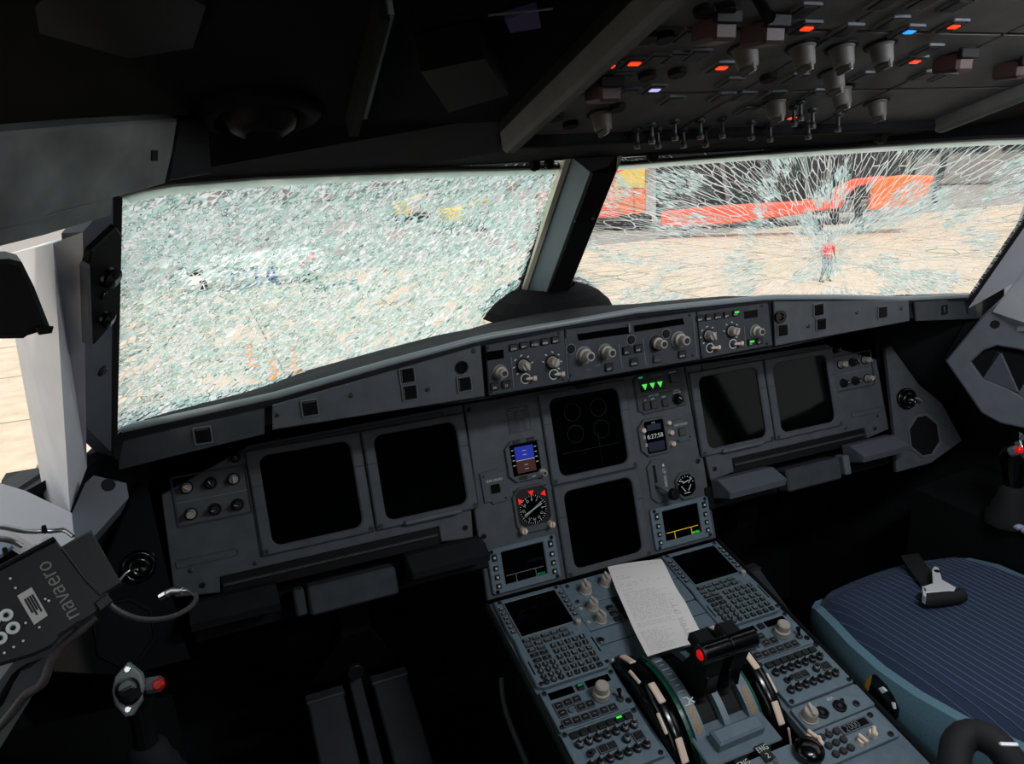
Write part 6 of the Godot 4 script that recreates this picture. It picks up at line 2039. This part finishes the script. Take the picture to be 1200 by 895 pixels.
# ---------- tablet mount on the captain's sill ----------
func tablet() -> void:
	var n := -ray(60, 700)
	n = (n + Vector3(0.1, 0.15, 0)).normalized()
	var o := EYE + ray(60, 700) * 0.84
	var F := frame(o, Vector3(0, 1, 0) - n * n.y, (Vector3(0, 1, 0) - n * n.y).normalized().cross(n))
	begin("tablet_mount", "black tablet holder seen from behind with a white label sticker", "tablet", F, Vector3.ZERO)
	var m2 := std("casing", Color(0.115, 0.112, 0.112), 0.5)
	put(cn, "casing", prism(pxpoly([[-60, 700], [0, 666], [66, 632], [72, 640], [85, 632], [107, 620], [143, 684], [127, 694], [130, 704], [108, 722], [75, 742], [62, 757], [40, 767], [0, 779], [-60, 790]]), -0.016, 0.0, 0.002), m2)
	put(cn, "side_rail", prism(pxpoly([[-60, 697], [0, 662], [62, 629], [66, 633], [0, 668], [-60, 703]]), -0.012, 0.003, 0.001), M.black)
	put(cn, "cover_plate", prism(pxpoly([[71, 641], [106, 622], [142, 683], [118, 698], [100, 680]]), 0.0, 0.0025, 0.001), m2)
	for v in [[[48, 634], [57, 629]], [[50, 638], [60, 633]], [[34, 642], [43, 637]], [[36, 646], [46, 641]], [[7, 662], [17, 657]]]:
		var a := P(v[0][0], v[0][1], 0.0)
		var b := P(v[1][0], v[1][1], 0.0)
		put(cn, "vent_slot", rbox((b - a).length(), 0.0022, 0.001, 0.0002), M.print, (a + b) / 2, atan2(b.y - a.y, b.x - a.x))
	for v in [[[78, 739], [96, 727]], [[90, 735], [108, 722]], [[68, 745], [76, 740]]]:
		var a := P(v[0][0], v[0][1], 0.0)
		var b := P(v[1][0], v[1][1], 0.0)
		put(cn, "vent_slot", rbox((b - a).length(), 0.003, 0.0006, 0.0002), M.black, (a + b) / 2, atan2(b.y - a.y, b.x - a.x))
	var base := P(86, 724, 0.0) - P(50, 660, 0.0)
	var ang := atan2(-base.y, -base.x)
	var len2 := base.length()
	var lt := lettering(cn, "navaero", 0.017, (P(86, 724) + P(50, 660)) / 2 + Vector3(0, 0, 0.0003), std("grey_print", Color(0.50, 0.49, 0.47), 0.6), ang)
	lt.scale = Vector3.ONE * (len2 / maxf(lt.mesh.get_aabb().size.x, 0.001))
	# white sticker with small print
	put(cn, "sticker", prism(pxpoly([[20, 698], [37, 688], [56, 721], [40, 732]]), 0.0, 0.0006), std("sticker", Color(0.72, 0.70, 0.69), 0.6))
	for i in 4:
		var f := 0.2 + i * 0.17
		var a := P(20, 698).lerp(P(37, 688), 1.0 - f) .lerp(P(40, 732).lerp(P(56, 721), 1.0 - f), 0.2)
		var b := P(20, 698).lerp(P(37, 688), 1.0 - f) .lerp(P(40, 732).lerp(P(56, 721), 1.0 - f), 0.8 - 0.12 * (i % 2))
		put(cn, "sticker_print", rbox((b - a).length(), 0.0016, 0.0003, 0.0), M.knob_dark, (a + b) / 2 + Vector3(0, 0, 0.0007), atan2(b.y - a.y, b.x - a.x))
	for p in [[7, 721], [15, 736], [0, 748], [-8, 728]]:
		var k := put(cn, "boss_screw", lathe([Vector2(0.0055, 0), Vector2(0.0055, 0.003), Vector2(0.003, 0.0035), Vector2(0.0025, 0.0015), Vector2(0.0001, 0.0015)], 14), M.print, P(p[0], p[1]))
		put(k, "screw_core", cyl(0.002, 0.0015, 0.002, 0.0002, 8), M.black)
	for p in [[12, 678], [18, 689], [46, 735], [57, 704], [53, 702], [30, 730], [27, 751], [16, 758], [5, 765], [125, 663], [122, 660]]: put(cn, "rivet", cyl(0.0011, 0, 0.0008, 0.0002, 8), M.print, P(p[0], p[1], 0.0) + Vector3(0, 0, 0.001))
	put(cn, "back_arm", rbox(0.05, 0.03, 0.10, 0.006), M.black, P(20, 735, 0.0) + Vector3(0, 0, -0.06))
	put(cn, "plug", prism(pxpoly([[112, 706], [125, 696], [132, 705], [118, 716]]), 0.0, 0.004, 0.001), m2)
	# cables
	begin("armoured_cable", "ribbed metal cable looping from the tablet mount to the dark panel", "cable", Transform3D(), Vector3.ZERO, "armoured cables")
	var at := func(px, py, d) -> Vector3: return EYE + ray(px, py) * d
	put(cn, "hose", tube(curve([at.call(128, 708, 0.845), at.call(145, 719, 0.86), at.call(170, 726, 0.90), at.call(200, 723, 0.97), at.call(222, 712, 1.04), at.call(230, 700, 1.09), at.call(222, 692, 1.12), at.call(210, 692, 1.13)], 110), 0.0027, 8, 0.16), M.steel)
	put(cn, "connector", tube([at.call(214, 692, 1.128), at.call(203, 692, 1.14), at.call(196, 695, 1.145)], 0.005, 10), M.steel)
	put(cn, "connector_tip", tube([at.call(196, 695, 1.145), at.call(189, 699, 1.15)], 0.0065, 10), M.chrome)
	begin("armoured_cable", "two ribbed metal hoses leading over the sill from the upper edge of the tablet mount", "cable", Transform3D(), Vector3.ZERO, "armoured cables")
	put(cn, "hose", tube(curve([at.call(-30, 615, 0.80), at.call(0, 617, 0.82), at.call(30, 622, 0.84), at.call(58, 622, 0.85), at.call(75, 621, 0.85), at.call(86, 628, 0.845)], 70), 0.0024, 8, 0.16), M.steel)
	put(cn, "hose", tube(curve([at.call(-30, 628, 0.80), at.call(0, 631, 0.82), at.call(14, 634, 0.835), at.call(26, 640, 0.84)], 40), 0.0024, 8, 0.16), M.steel)
	put(cn, "cable_tie", rbox(0.004, 0.008, 0.004, 0.001), M.black, at.call(52, 620, 0.845))
	put(cn, "cable_tie", rbox(0.004, 0.008, 0.004, 0.001), M.black, at.call(6, 646, 0.835))
	begin("braided_cable", "grey braided cable hanging from the lower edge of the tablet mount", "cable", Transform3D(), Vector3.ZERO)
	put(cn, "sleeve", tube(curve([at.call(112, 722, 0.85), at.call(92, 740, 0.85), at.call(72, 757, 0.855), at.call(60, 775, 0.86), at.call(50, 800, 0.87), at.call(30, 815, 0.90), at.call(10, 840, 0.92), at.call(-10, 860, 0.95)], 60), 0.0042, 8, 0.06), std("braid", Color(0.22, 0.20, 0.195), 0.7))
	begin("black_strap", "dull black strap hanging at the lower left below the tablet mount", "strap", Transform3D(), Vector3.ZERO)
	var g := []
	for q in [[52, 770, 0.87], [30, 778, 0.88], [16, 800, 0.89], [4, 825, 0.90], [-20, 850, 0.91]]:
		g.append([at.call(q[0], q[1], q[2]), at.call(q[0] - 8, q[1] + 5, q[2] - 0.005), at.call(q[0] - 16, q[1] + 12, q[2])])
	put(cn, "band", sheet(g, ray(20, 800) * 0.004), M.black_soft)
	# blue-grey screwed plate on the sill
	var np := Vector3(0.25, 0.75, 0.60).normalized()
	var Fp := frame(onplane(20, 605, np, Vector3(-0.90, 1.03, 0.40)), Vector3(0, 1, 0) - np * np.y, (Vector3(0, 1, 0) - np * np.y).normalized().cross(np))
	begin("sill_plate", "pale blue-grey metal plate held by two screws at the foot of the left pillar", "plate", Fp, Vector3.ZERO)
	put(cn, "plate", prism(pxpoly([[-40, 585], [6, 572], [12, 574], [47, 603], [47, 608], [20, 635], [-5, 655], [-40, 660]]), -0.008, 0.0, 0.001), M.plate_blue)
	for p in [[7, 579], [37, 606]]: screw(cn, P(p[0], p[1]), 0.0045)


func dome_lamps() -> void:
	begin("dome_lamp", "white ceiling dome lamp behind the first officer's seat", "lamp", Transform3D(Basis(), Vector3(0.45, 1.947, 1.75)), Vector3.ZERO)
	put(cn, "housing", rbox(0.46, 0.02, 0.26, 0.004), M.print_dim, Vector3(0, 0.012, 0))
	put(cn, "diffuser", rbox(0.40, 0.01, 0.20, 0.002), glow("lit_dome", Color(0.95, 0.97, 1.0), 0.3), Vector3(0, -0.001, 0))
	begin("pedestal_flood_lamp", "long white flood lamp in the aft overhead panel above the pedestal", "lamp", Transform3D(Basis(Vector3(1, 0, 0), -0.28), Vector3(0.22, 1.704, 0.985)), Vector3.ZERO)
	put(cn, "housing", rbox(0.54, 0.012, 0.18, 0.004), M.print_dim, Vector3(0, 0.004, 0))
	put(cn, "diffuser", rbox(0.50, 0.008, 0.14, 0.002), glow("lit_flood", Color(0.95, 0.97, 1.0), 0.3), Vector3(0, -0.004, 0))


# ---------- the apron outside ----------
const GROUND := -3.4


func gpoint(px: float, py: float) -> Vector3:
	return onplane(px, py, Vector3.UP, Vector3(0, GROUND, 0))


func yaw_to_eye(p: Vector3) -> float:
	return atan2(EYE.x - p.x, EYE.z - p.z)


func placed(called: String, label: String, cat: String, p: Vector3, yaw: float, group := "") -> Node3D:
	return begin(called, label, cat, Transform3D(Basis(Vector3.UP, yaw), p), Vector3.ZERO, group)


func wheel(t: Node3D, r: float, w: float, pos: Vector3) -> void:
	var k := put(t, "wheel", lathe([Vector2(r * 0.5, -w / 2), Vector2(r * 0.92, -w / 2), Vector2(r, -w * 0.35), Vector2(r, w * 0.35), Vector2(r * 0.92, w / 2), Vector2(r * 0.5, w / 2)], 20), M.rubber, pos, 0.0, Basis(Vector3(0, 1, 0), PI / 2) if true else Basis())
	put(k, "hub", cyl(r * 0.52, -w * 0.45, w * 0.45, 0.02, 14), M.truck_grey)


func outside() -> void:
	std("asphalt", Color(0.60, 0.58, 0.57), 0.95)
	grainy(M.asphalt, 0.85, 1.0, 0.02, 0.2, 21)
	std("concrete", Color(0.80, 0.735, 0.66), 0.95)
	grainy(M.concrete, 0.88, 1.0, 0.02, 0.25, 22)
	std("joint", Color(0.45, 0.40, 0.35), 0.95)
	std("orange", Color(0.93, 0.45, 0.22), 0.6)
	std("orange_red", Color(0.88, 0.36, 0.26), 0.6)
	std("yellow", Color(0.84, 0.74, 0.34), 0.6)
	std("truck_grey", Color(0.42, 0.43, 0.44), 0.6)
	std("truck_dark", Color(0.13, 0.13, 0.14), 0.6)
	std("white_paint", Color(0.90, 0.91, 0.92), 0.5)
	std("vest", Color(0.90, 0.22, 0.25), 0.8)
	std("navy", Color(0.12, 0.14, 0.26), 0.8)
	std("skin", Color(0.55, 0.38, 0.30), 0.7)
	std("sign_blue", Color(0.12, 0.22, 0.60), 0.6)
	std("glass_dark", Color(0.06, 0.07, 0.09), 0.1)
	structure("ground", "wide grey asphalt apron beyond the stand", rbox(500, 0.5, 420, 0.0), M.asphalt, Vector3(0, GROUND - 0.30, -180))
	var pad := structure("pavement", "sand-coloured concrete stand around the aircraft", rbox(300, 0.06, 76, 0.0), M.concrete, Vector3(100, GROUND - 0.03, -2))
	for i in 44:
		put(pad, "joint", rbox(0.06, 0.01, 76, 0.0), M.joint, Vector3(-134 + i * 5.0, 0.028, 0))
	for i in 15:
		put(pad, "joint", rbox(300, 0.01, 0.06, 0.0), M.joint, Vector3(0, 0.028, -36 + i * 5.0))
	put(pad, "painted_line", rbox(0.30, 0.012, 76, 0.0), M.white_paint, Vector3(-106.2, 0.028, 0), 0.0, Basis(Vector3.UP, 0.05))

	# orange and yellow tug seen right of the post
	var p := gpoint(722, 268)
	var t := placed("apron_tractor", "orange apron tractor with a yellow cab panel, just right of the center post", "tractor", p, yaw_to_eye(p))
	var u := p.distance_to(EYE) / FOCAL
	put(t, "chassis", rbox(82 * u, 10 * u, 3.0, 0.08), M.truck_dark, Vector3(-2 * u, 9 * u, 0))
	put(t, "engine_bay", rbox(50 * u, 30 * u, 2.4, 0.15), M.orange, Vector3(8 * u, 30 * u, 0))
	put(t, "cab", rbox(46 * u, 26 * u, 2.2, 0.12), M.orange_red, Vector3(10 * u, 58 * u, -0.2))
	tag(put(t, "cab_panel", prism(PackedVector2Array([Vector2(0, 46 * u), Vector2(34 * u, 44 * u), Vector2(34 * u, 72 * u), Vector2(20 * u, 66 * u), Vector2(6 * u, 62 * u)]), 1.0, 1.25, 0.03), M.yellow, Vector3(-2 * u, 0, 0)), "yellow panel")
	put(t, "side_skirt", rbox(40 * u, 12 * u, 0.3, 0.05), M.orange_red, Vector3(-16 * u, 20 * u, 1.3))
	put(t, "door_seam", rbox(0.05, 28 * u, 0.02, 0.0), M.truck_dark, Vector3(20 * u, 30 * u, 1.21))
	for x in [-30, 28]: wheel(t, 9 * u, 0.5, Vector3(x * u, 9 * u, 1.3))
	for x in [-30, 28]: wheel(t, 9 * u, 0.5, Vector3(x * u, 9 * u, -1.3))

	# dark loader and long red-orange conveyor boom
	p = gpoint(870, 272)
	u = p.distance_to(EYE) / FOCAL
	t = placed("cargo_loader", "big dark grey cargo loader standing behind the orange conveyor boom", "loader", p + (p - EYE) * Vector3(1, 0, 1) * 0.10, yaw_to_eye(p))
	u *= 1.1
	put(t, "body", rbox(150 * u, 46 * u, 3.0, 0.1), M.truck_dark, Vector3(6 * u, 46 * u, 0))
	put(t, "deck", rbox(220 * u, 12 * u, 3.4, 0.08), M.truck_grey, Vector3(24 * u, 18 * u, 0))
	put(t, "upper_frame", rbox(110 * u, 34 * u, 2.0, 0.1), M.truck_dark, Vector3(10 * u, 86 * u, 0))
	put(t, "side_tower", rbox(54 * u, 84 * u, 2.6, 0.1), M.truck_dark, Vector3(-66 * u, 52 * u, -0.6))
	put(t, "rear_tower", rbox(66 * u, 70 * u, 2.6, 0.1), M.truck_dark, Vector3(122 * u, 62 * u, -0.2))
	tag(put(t, "operator_panel", rbox(18 * u, 10 * u, 0.3, 0.03), M.sign_blue, Vector3(-6 * u, 78 * u, 1.55)), "blue panel")
	for x in [-56, -20, 20, 60]: put(t, "strut", rbox(5 * u, 60 * u, 0.4, 0.04), M.truck_grey, Vector3(x * u, 52 * u, 1.6), 0.2)
	for x in [-70, -30, 30, 90]: wheel(t, 9 * u, 0.5, Vector3(x * u, 9 * u, 1.5))
	p = gpoint(900, 276)
	u = p.distance_to(EYE) / FOCAL
	var Fb := frame(p, Vector3.UP, Vector3(cos(yaw_to_eye(p)), 0, -sin(yaw_to_eye(p))))
	begin("conveyor_boom", "long red-orange conveyor boom rising to the right behind the cracked right windscreen", "conveyor", Fb, Vector3.ZERO)
	put(cn, "lower_belt", prism(pxpoly([[776, 248], [860, 240], [935, 236], [975, 232], [975, 244], [930, 251], [850, 262], [776, 266]]), -0.6, 0.6, 0.08), M.orange_red)
	put(cn, "neck", prism(pxpoly([[968, 232], [982, 218], [1000, 210], [1034, 206], [1034, 213], [1004, 218], [990, 230], [984, 243], [970, 245]]), -0.5, 0.5, 0.06), M.orange_red)
	put(cn, "upper_belt", prism(pxpoly([[1022, 210], [1060, 205], [1092, 206], [1084, 226], [1066, 243], [1016, 245]]), -0.8, 0.8, 0.08), M.orange)
	put(cn, "leg", prism(pxpoly([[800, 258], [808, 257], [808, 276], [800, 276]]), -0.3, 0.3, 0.03), M.truck_dark)
	put(cn, "leg", prism(pxpoly([[952, 244], [962, 243], [966, 276], [954, 276]]), -0.3, 0.3, 0.03), M.truck_dark)
	put(cn, "leg", prism(pxpoly([[1000, 216], [1007, 214], [1012, 270], [1003, 270]]), -0.3, 0.3, 0.03), M.truck_dark)
	p = gpoint(1078, 240)
	t = placed("gantry", "dark tall gantry frame at the top of the right windscreen", "gantry", p, yaw_to_eye(p))
	u = p.distance_to(EYE) / FOCAL
	for x in [-40, -8, 18]: put(t, "post", rbox(6 * u, 96 * u, 0.5, 0.05), M.truck_dark, Vector3(x * u, 48 * u, 0), -0.12)
	put(t, "beam", rbox(86 * u, 8 * u, 0.6, 0.05), M.truck_dark, Vector3(0, 96 * u, 0))

	# pale terminal far behind on the right, grey hall on the left
	t = placed("terminal_building", "long pale grey terminal building far beyond the apron", "building", Vector3(95, GROUND, -62), -0.95)
	put(t, "wall", rbox(90, 9, 12, 0.2), M.asphalt, Vector3(0, 4.5, 0))
	put(t, "roof", rbox(92, 0.8, 14, 0.1), M.truck_grey, Vector3(0, 9.3, 0))
	for i in 18:
		var w := put(t, "window", rbox(3.6, 2.6, 0.3, 0.05), M.truck_dark, Vector3(-42 + i * 5.0, 5.0, 6.0))
		put(w, "pane", rbox(3.2, 2.2, 0.2, 0.02), M.glass_dark, Vector3(0, 0, 0.12))
	t = placed("hall", "low grey hall on the horizon behind the left windscreen", "building", Vector3(30, GROUND, -170), -0.2)
	put(t, "wall", rbox(150, 9, 14, 0.2), M.truck_grey, Vector3(0, 4.5, 0))
	put(t, "roof", rbox(152, 0.8, 16, 0.1), M.asphalt, Vector3(0, 9.3, 0))
	for i in 14: put(t, "gate", rbox(8, 6, 0.3, 0.05), M.asphalt, Vector3(-70 + i * 10.6, 3.0, 7.0))

	# white van with blue letters behind the left windscreen
	p = gpoint(312, 333)
	u = p.distance_to(EYE) / FOCAL
	t = placed("white_van", "white van with blue letters and a red checked mark, behind the left windscreen", "van", p, yaw_to_eye(p) + 0.15)
	put(t, "body", rbox(118 * u, 30 * u, 2.0, 0.25), M.white_paint, Vector3(6 * u, 20 * u, 0))
	put(t, "cab", rbox(36 * u, 20 * u, 1.9, 0.25), M.white_paint, Vector3(-68 * u, 15 * u, 0))
	put(t, "windscreen", rbox(16 * u, 9 * u, 1.94, 0.1), M.glass_dark, Vector3(-72 * u, 22 * u, 0))
	lettering(t, "DIA", 1.1, Vector3(-14 * u, 10 * u, 1.01), M.sign_blue)
	for q in [[40, 22], [45, 26], [50, 31], [36, 18], [51, 25]]: put(t, "check_mark", rbox(5 * u, 3.4 * u, 0.04, 0.0), M.vest, Vector3(q[0] * u, q[1] * u, 1.0))
	for x in [-66, 40]:
		for z in [-0.9, 0.9]: wheel(t, 7 * u, 0.3, Vector3(x * u, 7 * u, z))

	# yellow vehicles further out
	var specs := [[482, 262, "small yellow belt loader far out behind the left windscreen, left one of the pair", 40], [545, 270, "yellow apron truck far out behind the left windscreen, nearer to the post", 60]]
	for s in specs:
		p = gpoint(s[0], s[1])
		u = p.distance_to(EYE) / FOCAL
		t = placed("yellow_truck", s[2], "truck", p, yaw_to_eye(p) + 0.3, "yellow apron vehicles")
		put(t, "bed", rbox(s[3] * u, 7 * u, 2.0, 0.1), M.truck_dark, Vector3(0, 8 * u, 0))
		put(t, "cab", rbox(s[3] * 0.4 * u, 16 * u, 1.9, 0.15), M.yellow, Vector3(-s[3] * 0.25 * u, 18 * u, 0))
		put(t, "belt", rbox(s[3] * u, 4 * u, 1.2, 0.1), M.yellow, Vector3(0, 26 * u, 0), 0.25)
		for x in [-0.3, 0.3]:
			for z in [-0.9, 0.9]: wheel(t, 5 * u, 0.3, Vector3(x * s[3] * u, 5 * u, z))

	# red hatched trolley next to the post and cargo carts
	p = gpoint(640, 285)
	u = p.distance_to(EYE) / FOCAL
	t = placed("red_cart", "red covered cart with a grey end, just left of the center post", "cart", p, yaw_to_eye(p))
	put(t, "cover", rbox(34 * u, 34 * u, 2.0, 0.3), M.orange_red, Vector3(6 * u, 42 * u, 0))
	put(t, "end", rbox(26 * u, 34 * u, 2.2, 0.3), M.truck_grey, Vector3(4 * u, 18 * u, 0.4))
	for x in [-10, 14]: wheel(t, 5 * u, 0.3, Vector3(x * u, 5 * u, 1.0))

	# orange cones with black bases close in, low in the left windscreen
	for q in [[296, 424, "orange traffic cone low in the left windscreen, left one of the three"], [322, 440, "orange traffic cone low in the left windscreen, middle one of the three"], [346, 430, "orange traffic cone low in the left windscreen, right one of the three"]]:
		p = gpoint(q[0], q[1] + 8)
		t = placed("traffic_cone", q[2], "traffic cone", p, 0.0, "orange traffic cones")
		put(t, "base", rbox(0.42, 0.06, 0.42, 0.02), M.truck_dark, Vector3(0, 0.03, 0))
		put(t, "cone", lathe([Vector2(0.17, 0.05), Vector2(0.05, 0.70), Vector2(0.0001, 0.71)], 18), std("cone_orange", Color(1.0, 0.55, 0.12), 0.5), Vector3.ZERO, 0.0, Basis(Vector3(1, 0, 0), -PI / 2))
	# a black towed bar on the concrete
	p = gpoint(392, 338)
	u = p.distance_to(EYE) / FOCAL
	t = placed("tow_bar", "black tow bar lying on the apron right of the white van", "tow bar", p, yaw_to_eye(p) + 0.5)
	put(t, "bar", rbox(46 * u, 3 * u, 0.3, 0.05), M.truck_dark, Vector3(0, 4 * u, 0))
	for x in [-20, 20]: wheel(t, 4 * u, 0.3, Vector3(x * u, 4 * u, 0.3))
	person()


# ---------- ground crew member: one continuous body from a distance field ----------
func cap_d(p: Vector3, a: Vector3, b: Vector3, ra: float, rb: float) -> float:
	var ab := b - a
	var t := clampf((p - a).dot(ab) / ab.length_squared(), 0.0, 1.0)
	return p.distance_to(a + ab * t) - lerpf(ra, rb, t)


func nets(bones: Array, lo: Vector3, hi: Vector3, cell: float, blend: float) -> ArrayMesh:
	var nx := int((hi.x - lo.x) / cell) + 2
	var ny := int((hi.y - lo.y) / cell) + 2
	var nz := int((hi.z - lo.z) / cell) + 2
	var f := PackedFloat32Array()
	f.resize(nx * ny * nz)
	for k in nz:
		for j in ny:
			for i in nx:
				var p := lo + Vector3(i, j, k) * cell
				var d := 1.0
				for b in bones:
					var e := cap_d(p, b[0], b[1], b[2], b[3])
					if e > 0.2 and d < 0.2: continue
					var h := clampf(0.5 + 0.5 * (d - e) / blend, 0.0, 1.0)
					d = lerpf(d, e, h) - blend * h * (1.0 - h)
				f[(k * ny + j) * nx + i] = d
	var vid := {}
	var verts := []
	var off := [0, 1, nx, nx + 1, nx * ny, nx * ny + 1, nx * ny + nx, nx * ny + nx + 1]
	for k in nz - 1:
		for j in ny - 1:
			for i in nx - 1:
				var b0 := (k * ny + j) * nx + i
				var s := Vector3()
				var c := 0
				for e in [[0, 1], [2, 3], [4, 5], [6, 7], [0, 2], [1, 3], [4, 6], [5, 7], [0, 4], [1, 5], [2, 6], [3, 7]]:
					var a: float = f[b0 + off[e[0]]]
					var b: float = f[b0 + off[e[1]]]
					if (a < 0) == (b < 0): continue
					var t := a / (a - b)
					var pa := Vector3(e[0] & 1, (e[0] >> 1) & 1, e[0] >> 2)
					var pb := Vector3(e[1] & 1, (e[1] >> 1) & 1, e[1] >> 2)
					s += pa.lerp(pb, t)
					c += 1
				if c:
					vid[b0] = verts.size()
					verts.append(lo + (Vector3(i, j, k) + s / c) * cell)
	var st := tool()
	st.set_smooth_group(0)
	var quads := []
	for k in range(1, nz - 1):
		for j in range(1, ny - 1):
			for i in range(1, nx - 1):
				var b0 := (k * ny + j) * nx + i
				for ax in 3:
					var step: int = [1, nx, nx * ny][ax]
					var u: int = [nx, nx * ny, 1][ax]
					var v: int = [nx * ny, 1, nx][ax]
					var a := f[b0]
					var b := f[b0 + step]
					if (a < 0) == (b < 0): continue
					var q := [b0 - u - v, b0 - v, b0, b0 - u]
					var ok := true
					for w in q: ok = ok and vid.has(w)
					if not ok: continue
					quads.append([vid[q[0]], vid[q[1]], vid[q[2]], vid[q[3]]] if a >= 0 else [vid[q[3]], vid[q[2]], vid[q[1]], vid[q[0]]])
	for v in verts: st.add_vertex(v)
	for q in quads:
		for w in [q[0], q[1], q[2], q[0], q[2], q[3]]: st.add_index(w)
	st.generate_normals()
	return st.commit()


func person() -> void:
	var p := gpoint(968, 330)
	var t := placed("person", "ground crew member in a red vest and dark trousers, walking on the apron", "person", p, yaw_to_eye(p) + 0.5)
	var v := func(x, y, z): return Vector3(x, y, z)
	var body := [
		[v.call(-0.10, 0.92, 0), v.call(-0.16, 0.50, 0.10), 0.095, 0.065], [v.call(-0.16, 0.50, 0.10), v.call(-0.20, 0.09, -0.06), 0.062, 0.042], [v.call(-0.20, 0.05, -0.07), v.call(-0.20, 0.04, 0.12), 0.045, 0.035],
		[v.call(0.10, 0.92, 0), v.call(0.14, 0.50, -0.04), 0.095, 0.065], [v.call(0.14, 0.50, -0.04), v.call(0.18, 0.09, -0.20), 0.062, 0.042], [v.call(0.18, 0.05, -0.20), v.call(0.18, 0.04, 0.0), 0.045, 0.035],
		[v.call(0, 0.93, 0), v.call(0, 1.15, 0.0), 0.135, 0.125], [v.call(0, 1.15, 0), v.call(0, 1.36, -0.01), 0.13, 0.12], [v.call(-0.16, 1.40, 0), v.call(0.16, 1.40, 0), 0.065, 0.065],
		[v.call(0, 1.42, 0), v.call(0, 1.54, 0.02), 0.055, 0.05], [v.call(0, 1.62, 0.02), v.call(0, 1.70, 0.01), 0.082, 0.088],
		[v.call(-0.19, 1.40, 0), v.call(-0.27, 1.13, 0.03), 0.05, 0.04], [v.call(-0.27, 1.13, 0.03), v.call(-0.25, 0.90, 0.16), 0.038, 0.028], [v.call(-0.25, 0.88, 0.17), v.call(-0.245, 0.80, 0.20), 0.03, 0.02],
		[v.call(0.19, 1.40, 0), v.call(0.27, 1.13, -0.03), 0.05, 0.04], [v.call(0.27, 1.13, -0.03), v.call(0.28, 0.90, 0.08), 0.038, 0.028], [v.call(0.28, 0.88, 0.09), v.call(0.28, 0.80, 0.11), 0.03, 0.02]]
	put(t, "body", nets(body, Vector3(-0.42, -0.03, -0.36), Vector3(0.42, 1.84, 0.36), 0.024, 0.03), M.skin)
	var pants := []
	for i in [0, 1, 3, 4]: pants.append([body[i][0], body[i][1], body[i][2] + 0.014, body[i][3] + 0.016])
	pants.append([v.call(0, 0.93, 0), v.call(0, 1.02, 0), 0.15, 0.14])
	put(t, "trousers", nets(pants, Vector3(-0.36, 0.0, -0.34), Vector3(0.36, 1.22, 0.30), 0.026, 0.03), M.navy)
	var vest := [[v.call(0, 1.0, 0), v.call(0, 1.36, -0.01), 0.155, 0.14], [v.call(-0.17, 1.40, 0), v.call(0.17, 1.40, 0), 0.078, 0.078], [body[11][0], body[11][1], 0.062, 0.052], [body[14][0], body[14][1], 0.062, 0.052]]
	put(t, "vest", nets(vest, Vector3(-0.40, 0.80, -0.24), Vector3(0.40, 1.56, 0.24), 0.024, 0.03), M.vest)
	put(t, "hair", nets([[v.call(0, 1.69, -0.01), v.call(0, 1.73, -0.01), 0.092, 0.085]], Vector3(-0.12, 1.64, -0.13), Vector3(0.12, 1.86, 0.12), 0.02, 0.02), M.truck_dark)
	for x in [-0.2, 0.18]: put(t, "shoe", rbox(0.10, 0.07, 0.26, 0.025), M.truck_dark, Vector3(x, 0.035, 0.02 if x < 0 else -0.11))
	for x in [-0.03, 0.03]: put(t, "eye", lathe([Vector2(0.0001, -0.009), Vector2(0.007, -0.005), Vector2(0.009, 0.0), Vector2(0.0001, 0.009)], 10, true), M.truck_dark, Vector3(x, 1.675, 0.094))
	put(t, "nose", rbox(0.022, 0.04, 0.03, 0.008), M.skin, Vector3(0, 1.645, 0.105))
	put(t, "mouth", rbox(0.04, 0.008, 0.01, 0.002), M.orange_red, Vector3(0, 1.605, 0.098))
	for x in [-0.09, 0.09]: put(t, "ear", rbox(0.014, 0.05, 0.03, 0.006), M.skin, Vector3(x, 1.66, 0.01))
	put(t, "reflective_band", lathe([Vector2(0.163, -0.02), Vector2(0.163, 0.02)], 22), M.white_paint, Vector3(0, 1.10, 0), 0.0, Basis(Vector3(1, 0, 0), -PI / 2))
	for s in [-1.0, 1.0]:
		var h: Vector3 = body[13][1] if s < 0 else body[16][1]
		var st := tool()
		for k in 4: add_tube(st, [h + v.call((k - 1.5) * 0.016, 0.01, 0.0), h + v.call((k - 1.5) * 0.018, -0.04, 0.012), h + v.call((k - 1.5) * 0.016, -0.075 + absf(k - 1.4) * 0.008, 0.03)], 0.008, 6)
		add_tube(st, [h + v.call(0.0, 0.02, 0.015), h + v.call(-s * 0.02, -0.02, 0.035)], 0.009, 6)
		put(t, "hand", st.commit(), M.skin)


func _ready() -> void:
	setup()
	materials()
	shell()
	windows()
	glareshield()
	instrument_panels()
	pedestal()
	overhead()
	upper_trim()
	side_consoles()
	rudder_pedals()
	seat()
	tablet()
	dome_lamps()
	outside()
